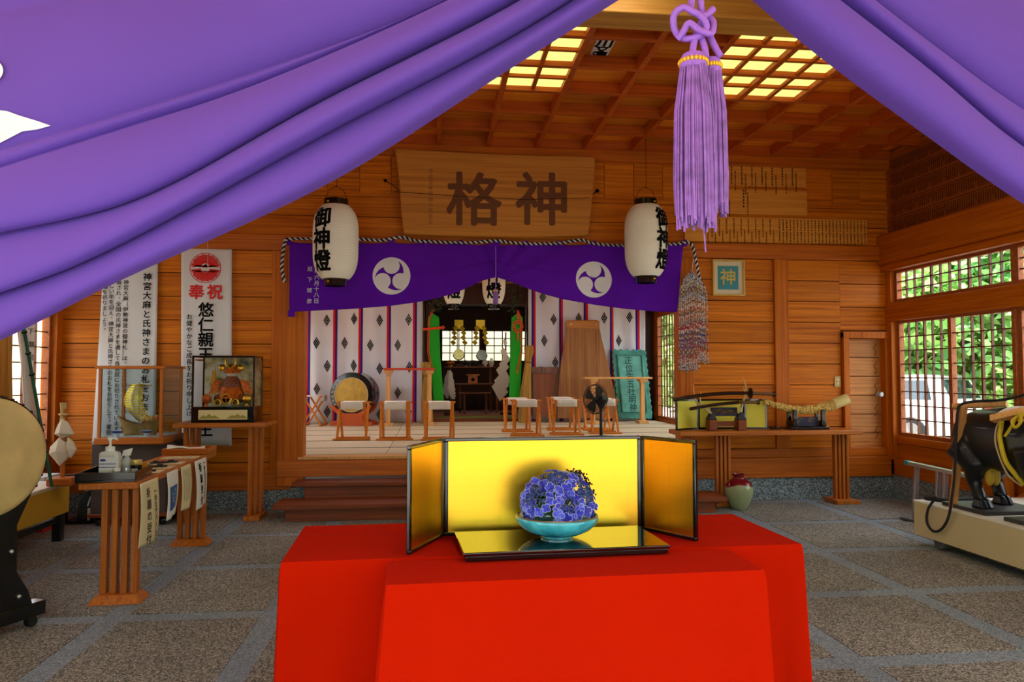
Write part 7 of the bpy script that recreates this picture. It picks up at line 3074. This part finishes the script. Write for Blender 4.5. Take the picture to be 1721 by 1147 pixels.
m.hexa([(-.66, -2.075, 1.03), (.66, -2.075, 1.03), (.66, -2.03, 1.03), (-.66, -2.03, 1.03), (-.58, -1.855, 1.42), (.58, -1.855, 1.42), (.58, -1.82, 1.42), (-.58, -1.82, 1.42)])
m.build('rear_window', CGL, car)
for s in (-1, 1):
    for y0, y1 in ((-1.75, -1.0), (-.92, -.1), (-.02, .75)):
        m = MB()
        ya, yb2 = y0 + (.12 if y0 < -1.5 else 0), y1 - (.3 if y1 > .5 else 0)
        m.hexa([(s * .79, y0, 1.0), (s * .79, y1, 1.0), (s * .76, y1, 1.0), (s * .76, y0, 1.0), (s * .69, ya, 1.40), (s * .69, yb2, 1.40), (s * .66, yb2, 1.40), (s * .66, ya, 1.40)])
        m.build('side_window', CGL, car)
    for y in (-1.35, 1.35):
        m = MB()
        m.cyl((s * .68, y, .32), (s * .87, y, .32), .32, seg=28)
        wh = m.build('tyre', flat('tyre_black', (20, 20, 22), .7), car, bevel=.02)
        m = MB()
        m.lathe([(0, .0), (.06, .01), (.2, .0), (.21, -.02), (0, -.03)], (s * .885, y, .32), 24, (s, 0, 0))
        for k in range(5):
            a = k * 2 * PI / 5
            m.bar((s * .885, y, .32), (s * .885, y + .19 * math.cos(a), .32 + .19 * math.sin(a)), .03, .05, (s, 0, 0))
        m.build('wheel_rim', STEEL, wh)
    m = MB()
    m.bx(min(s * .6, s * .82), max(s * .6, s * .82), -2.22, -2.1, .78, .96)
    m.build('tail_light', flat('tail_red', (206, 20, 20), .2, emit=None), car, bevel=.02)
MB().bx(-.82, .82, -2.28, -2.1, .34, .56).build('bumper', flat('bumper_grey', (150, 152, 156), .4), car, bevel=.03)
MB().bx(-.2, .2, -2.235, -2.2, .66, .78).build('number_plate', WHITE, car, bevel=.004)
# ================================================================== outside the windows
LEAFG = leafmat('tree_leaves', (110, 170, 80), (196, 230, 140))
LEAFD = leafmat('tree_leaves_dark', (80, 150, 84), (160, 210, 130))
BARK = flat('bark', (96, 80, 62), .9, bump=.4, bscale=30)


def tree_meshes(seed, h, r, n, lm):
    rd = random.Random(seed)
    root = thing('tree', '', 'tree')
    m = MB()
    m.tube([(0, 0, -.15), (.05, .03, h * .3), (0, .1, h * .6), (.05, 0, h * .9)], [.16, .12, .08, .03], 8)
    for k in range(5):
        a = k * 2.4
        z = h * (.3 + .1 * k)
        m.tube([(0, .05, z), (r * .5 * math.cos(a), r * .5 * math.sin(a), z + .5), (r * .8 * math.cos(a), r * .8 * math.sin(a), z + .7)], [.06, .04, .01], 6)
    m.build('trunk', BARK, root)
    m = MB()
    blobs = [(Vector((rd.uniform(-r, r) * .7, rd.uniform(-r, r) * .7, rd.uniform(.15, 1) * h)), rd.uniform(.35, .6) * r) for _ in range(26)]
    for _ in range(n):
        c, br = rd.choice(blobs)
        d = Vector((rd.gauss(0, 1), rd.gauss(0, 1), rd.gauss(0, 1))).normalized()
        p = c + d * br * rd.uniform(.6, 1)
        u = Vector((rd.gauss(0, 1), rd.gauss(0, 1), rd.gauss(0, .6))).normalized()
        v = u.cross(d + Vector((0, 0, .5))).normalized()
        s = rd.uniform(.11, .2)
        m.poly([p - u * s, p - v * s * .5, p + u * s, p + v * s * .5])
    m.build('foliage', lm, root, smooth=False, recalc=False)
    return root


protoA = tree_meshes(1, 5.5, 2.3, 13000, LEAFG)
protoB = tree_meshes(2, 6.5, 2.5, 13000, LEAFD)
spots = []
for k, hd in enumerate((14, 19, 24, 29, 34.5, 40, 45.5, 51, 57, 64)):
    d = 22.5 - .12 * (hd - 14) + (1.5 if k % 2 else 0)
    spots.append((d * math.sin(math.radians(hd)), d * math.cos(math.radians(hd)), k % 2))
for k, hd in enumerate((27, 33, 39, 45, 52)):
    spots.append((27 * math.sin(math.radians(hd)), 27 * math.cos(math.radians(hd)), (k + 1) % 2))
spots += [(-12.5, 14.5, 0), (-13.5, 10.0, 1)]
spots += [(-16, -14, 1), (-9, -17, 0), (-2, -18, 1), (5, -18.5, 0), (12, -17, 1), (18, -14, 0)]
labs = ['leafy tree far beyond the hall windows', 'leafy tree standing beyond the right windows behind the parked car', 'leafy tree outside beyond the left window', 'tall leafy tree of the forecourt in front of the entrance']
grp = ['trees beyond the hall windows', 'trees beyond the right windows', 'trees beyond the left window', 'forecourt trees']
used = set()
for i, (x, y, k) in enumerate(spots):
    p = (protoA, protoB)[k]
    o = p if k not in used else copy_tree(p)
    used.add(k)
    o.location = (x, y, -.1)
    o.rotation_euler.z = i * 1.3
    s_ = .9 + .12 * (i % 3) if y > 0 else 1.35
    o.scale = (s_, s_, s_)
    j = 3 if y < 0 else 2 if x < -5 else 0 if x < 9.5 else 1
    o['label'], o['group'] = labs[j], grp[j]

struct(MB().bx(-9.2, -9.0, 4, 20, -.1, 3.4).build('wall_outbuilding', flat('beige_plaster', (232, 210, 160), .9), smooth=False))
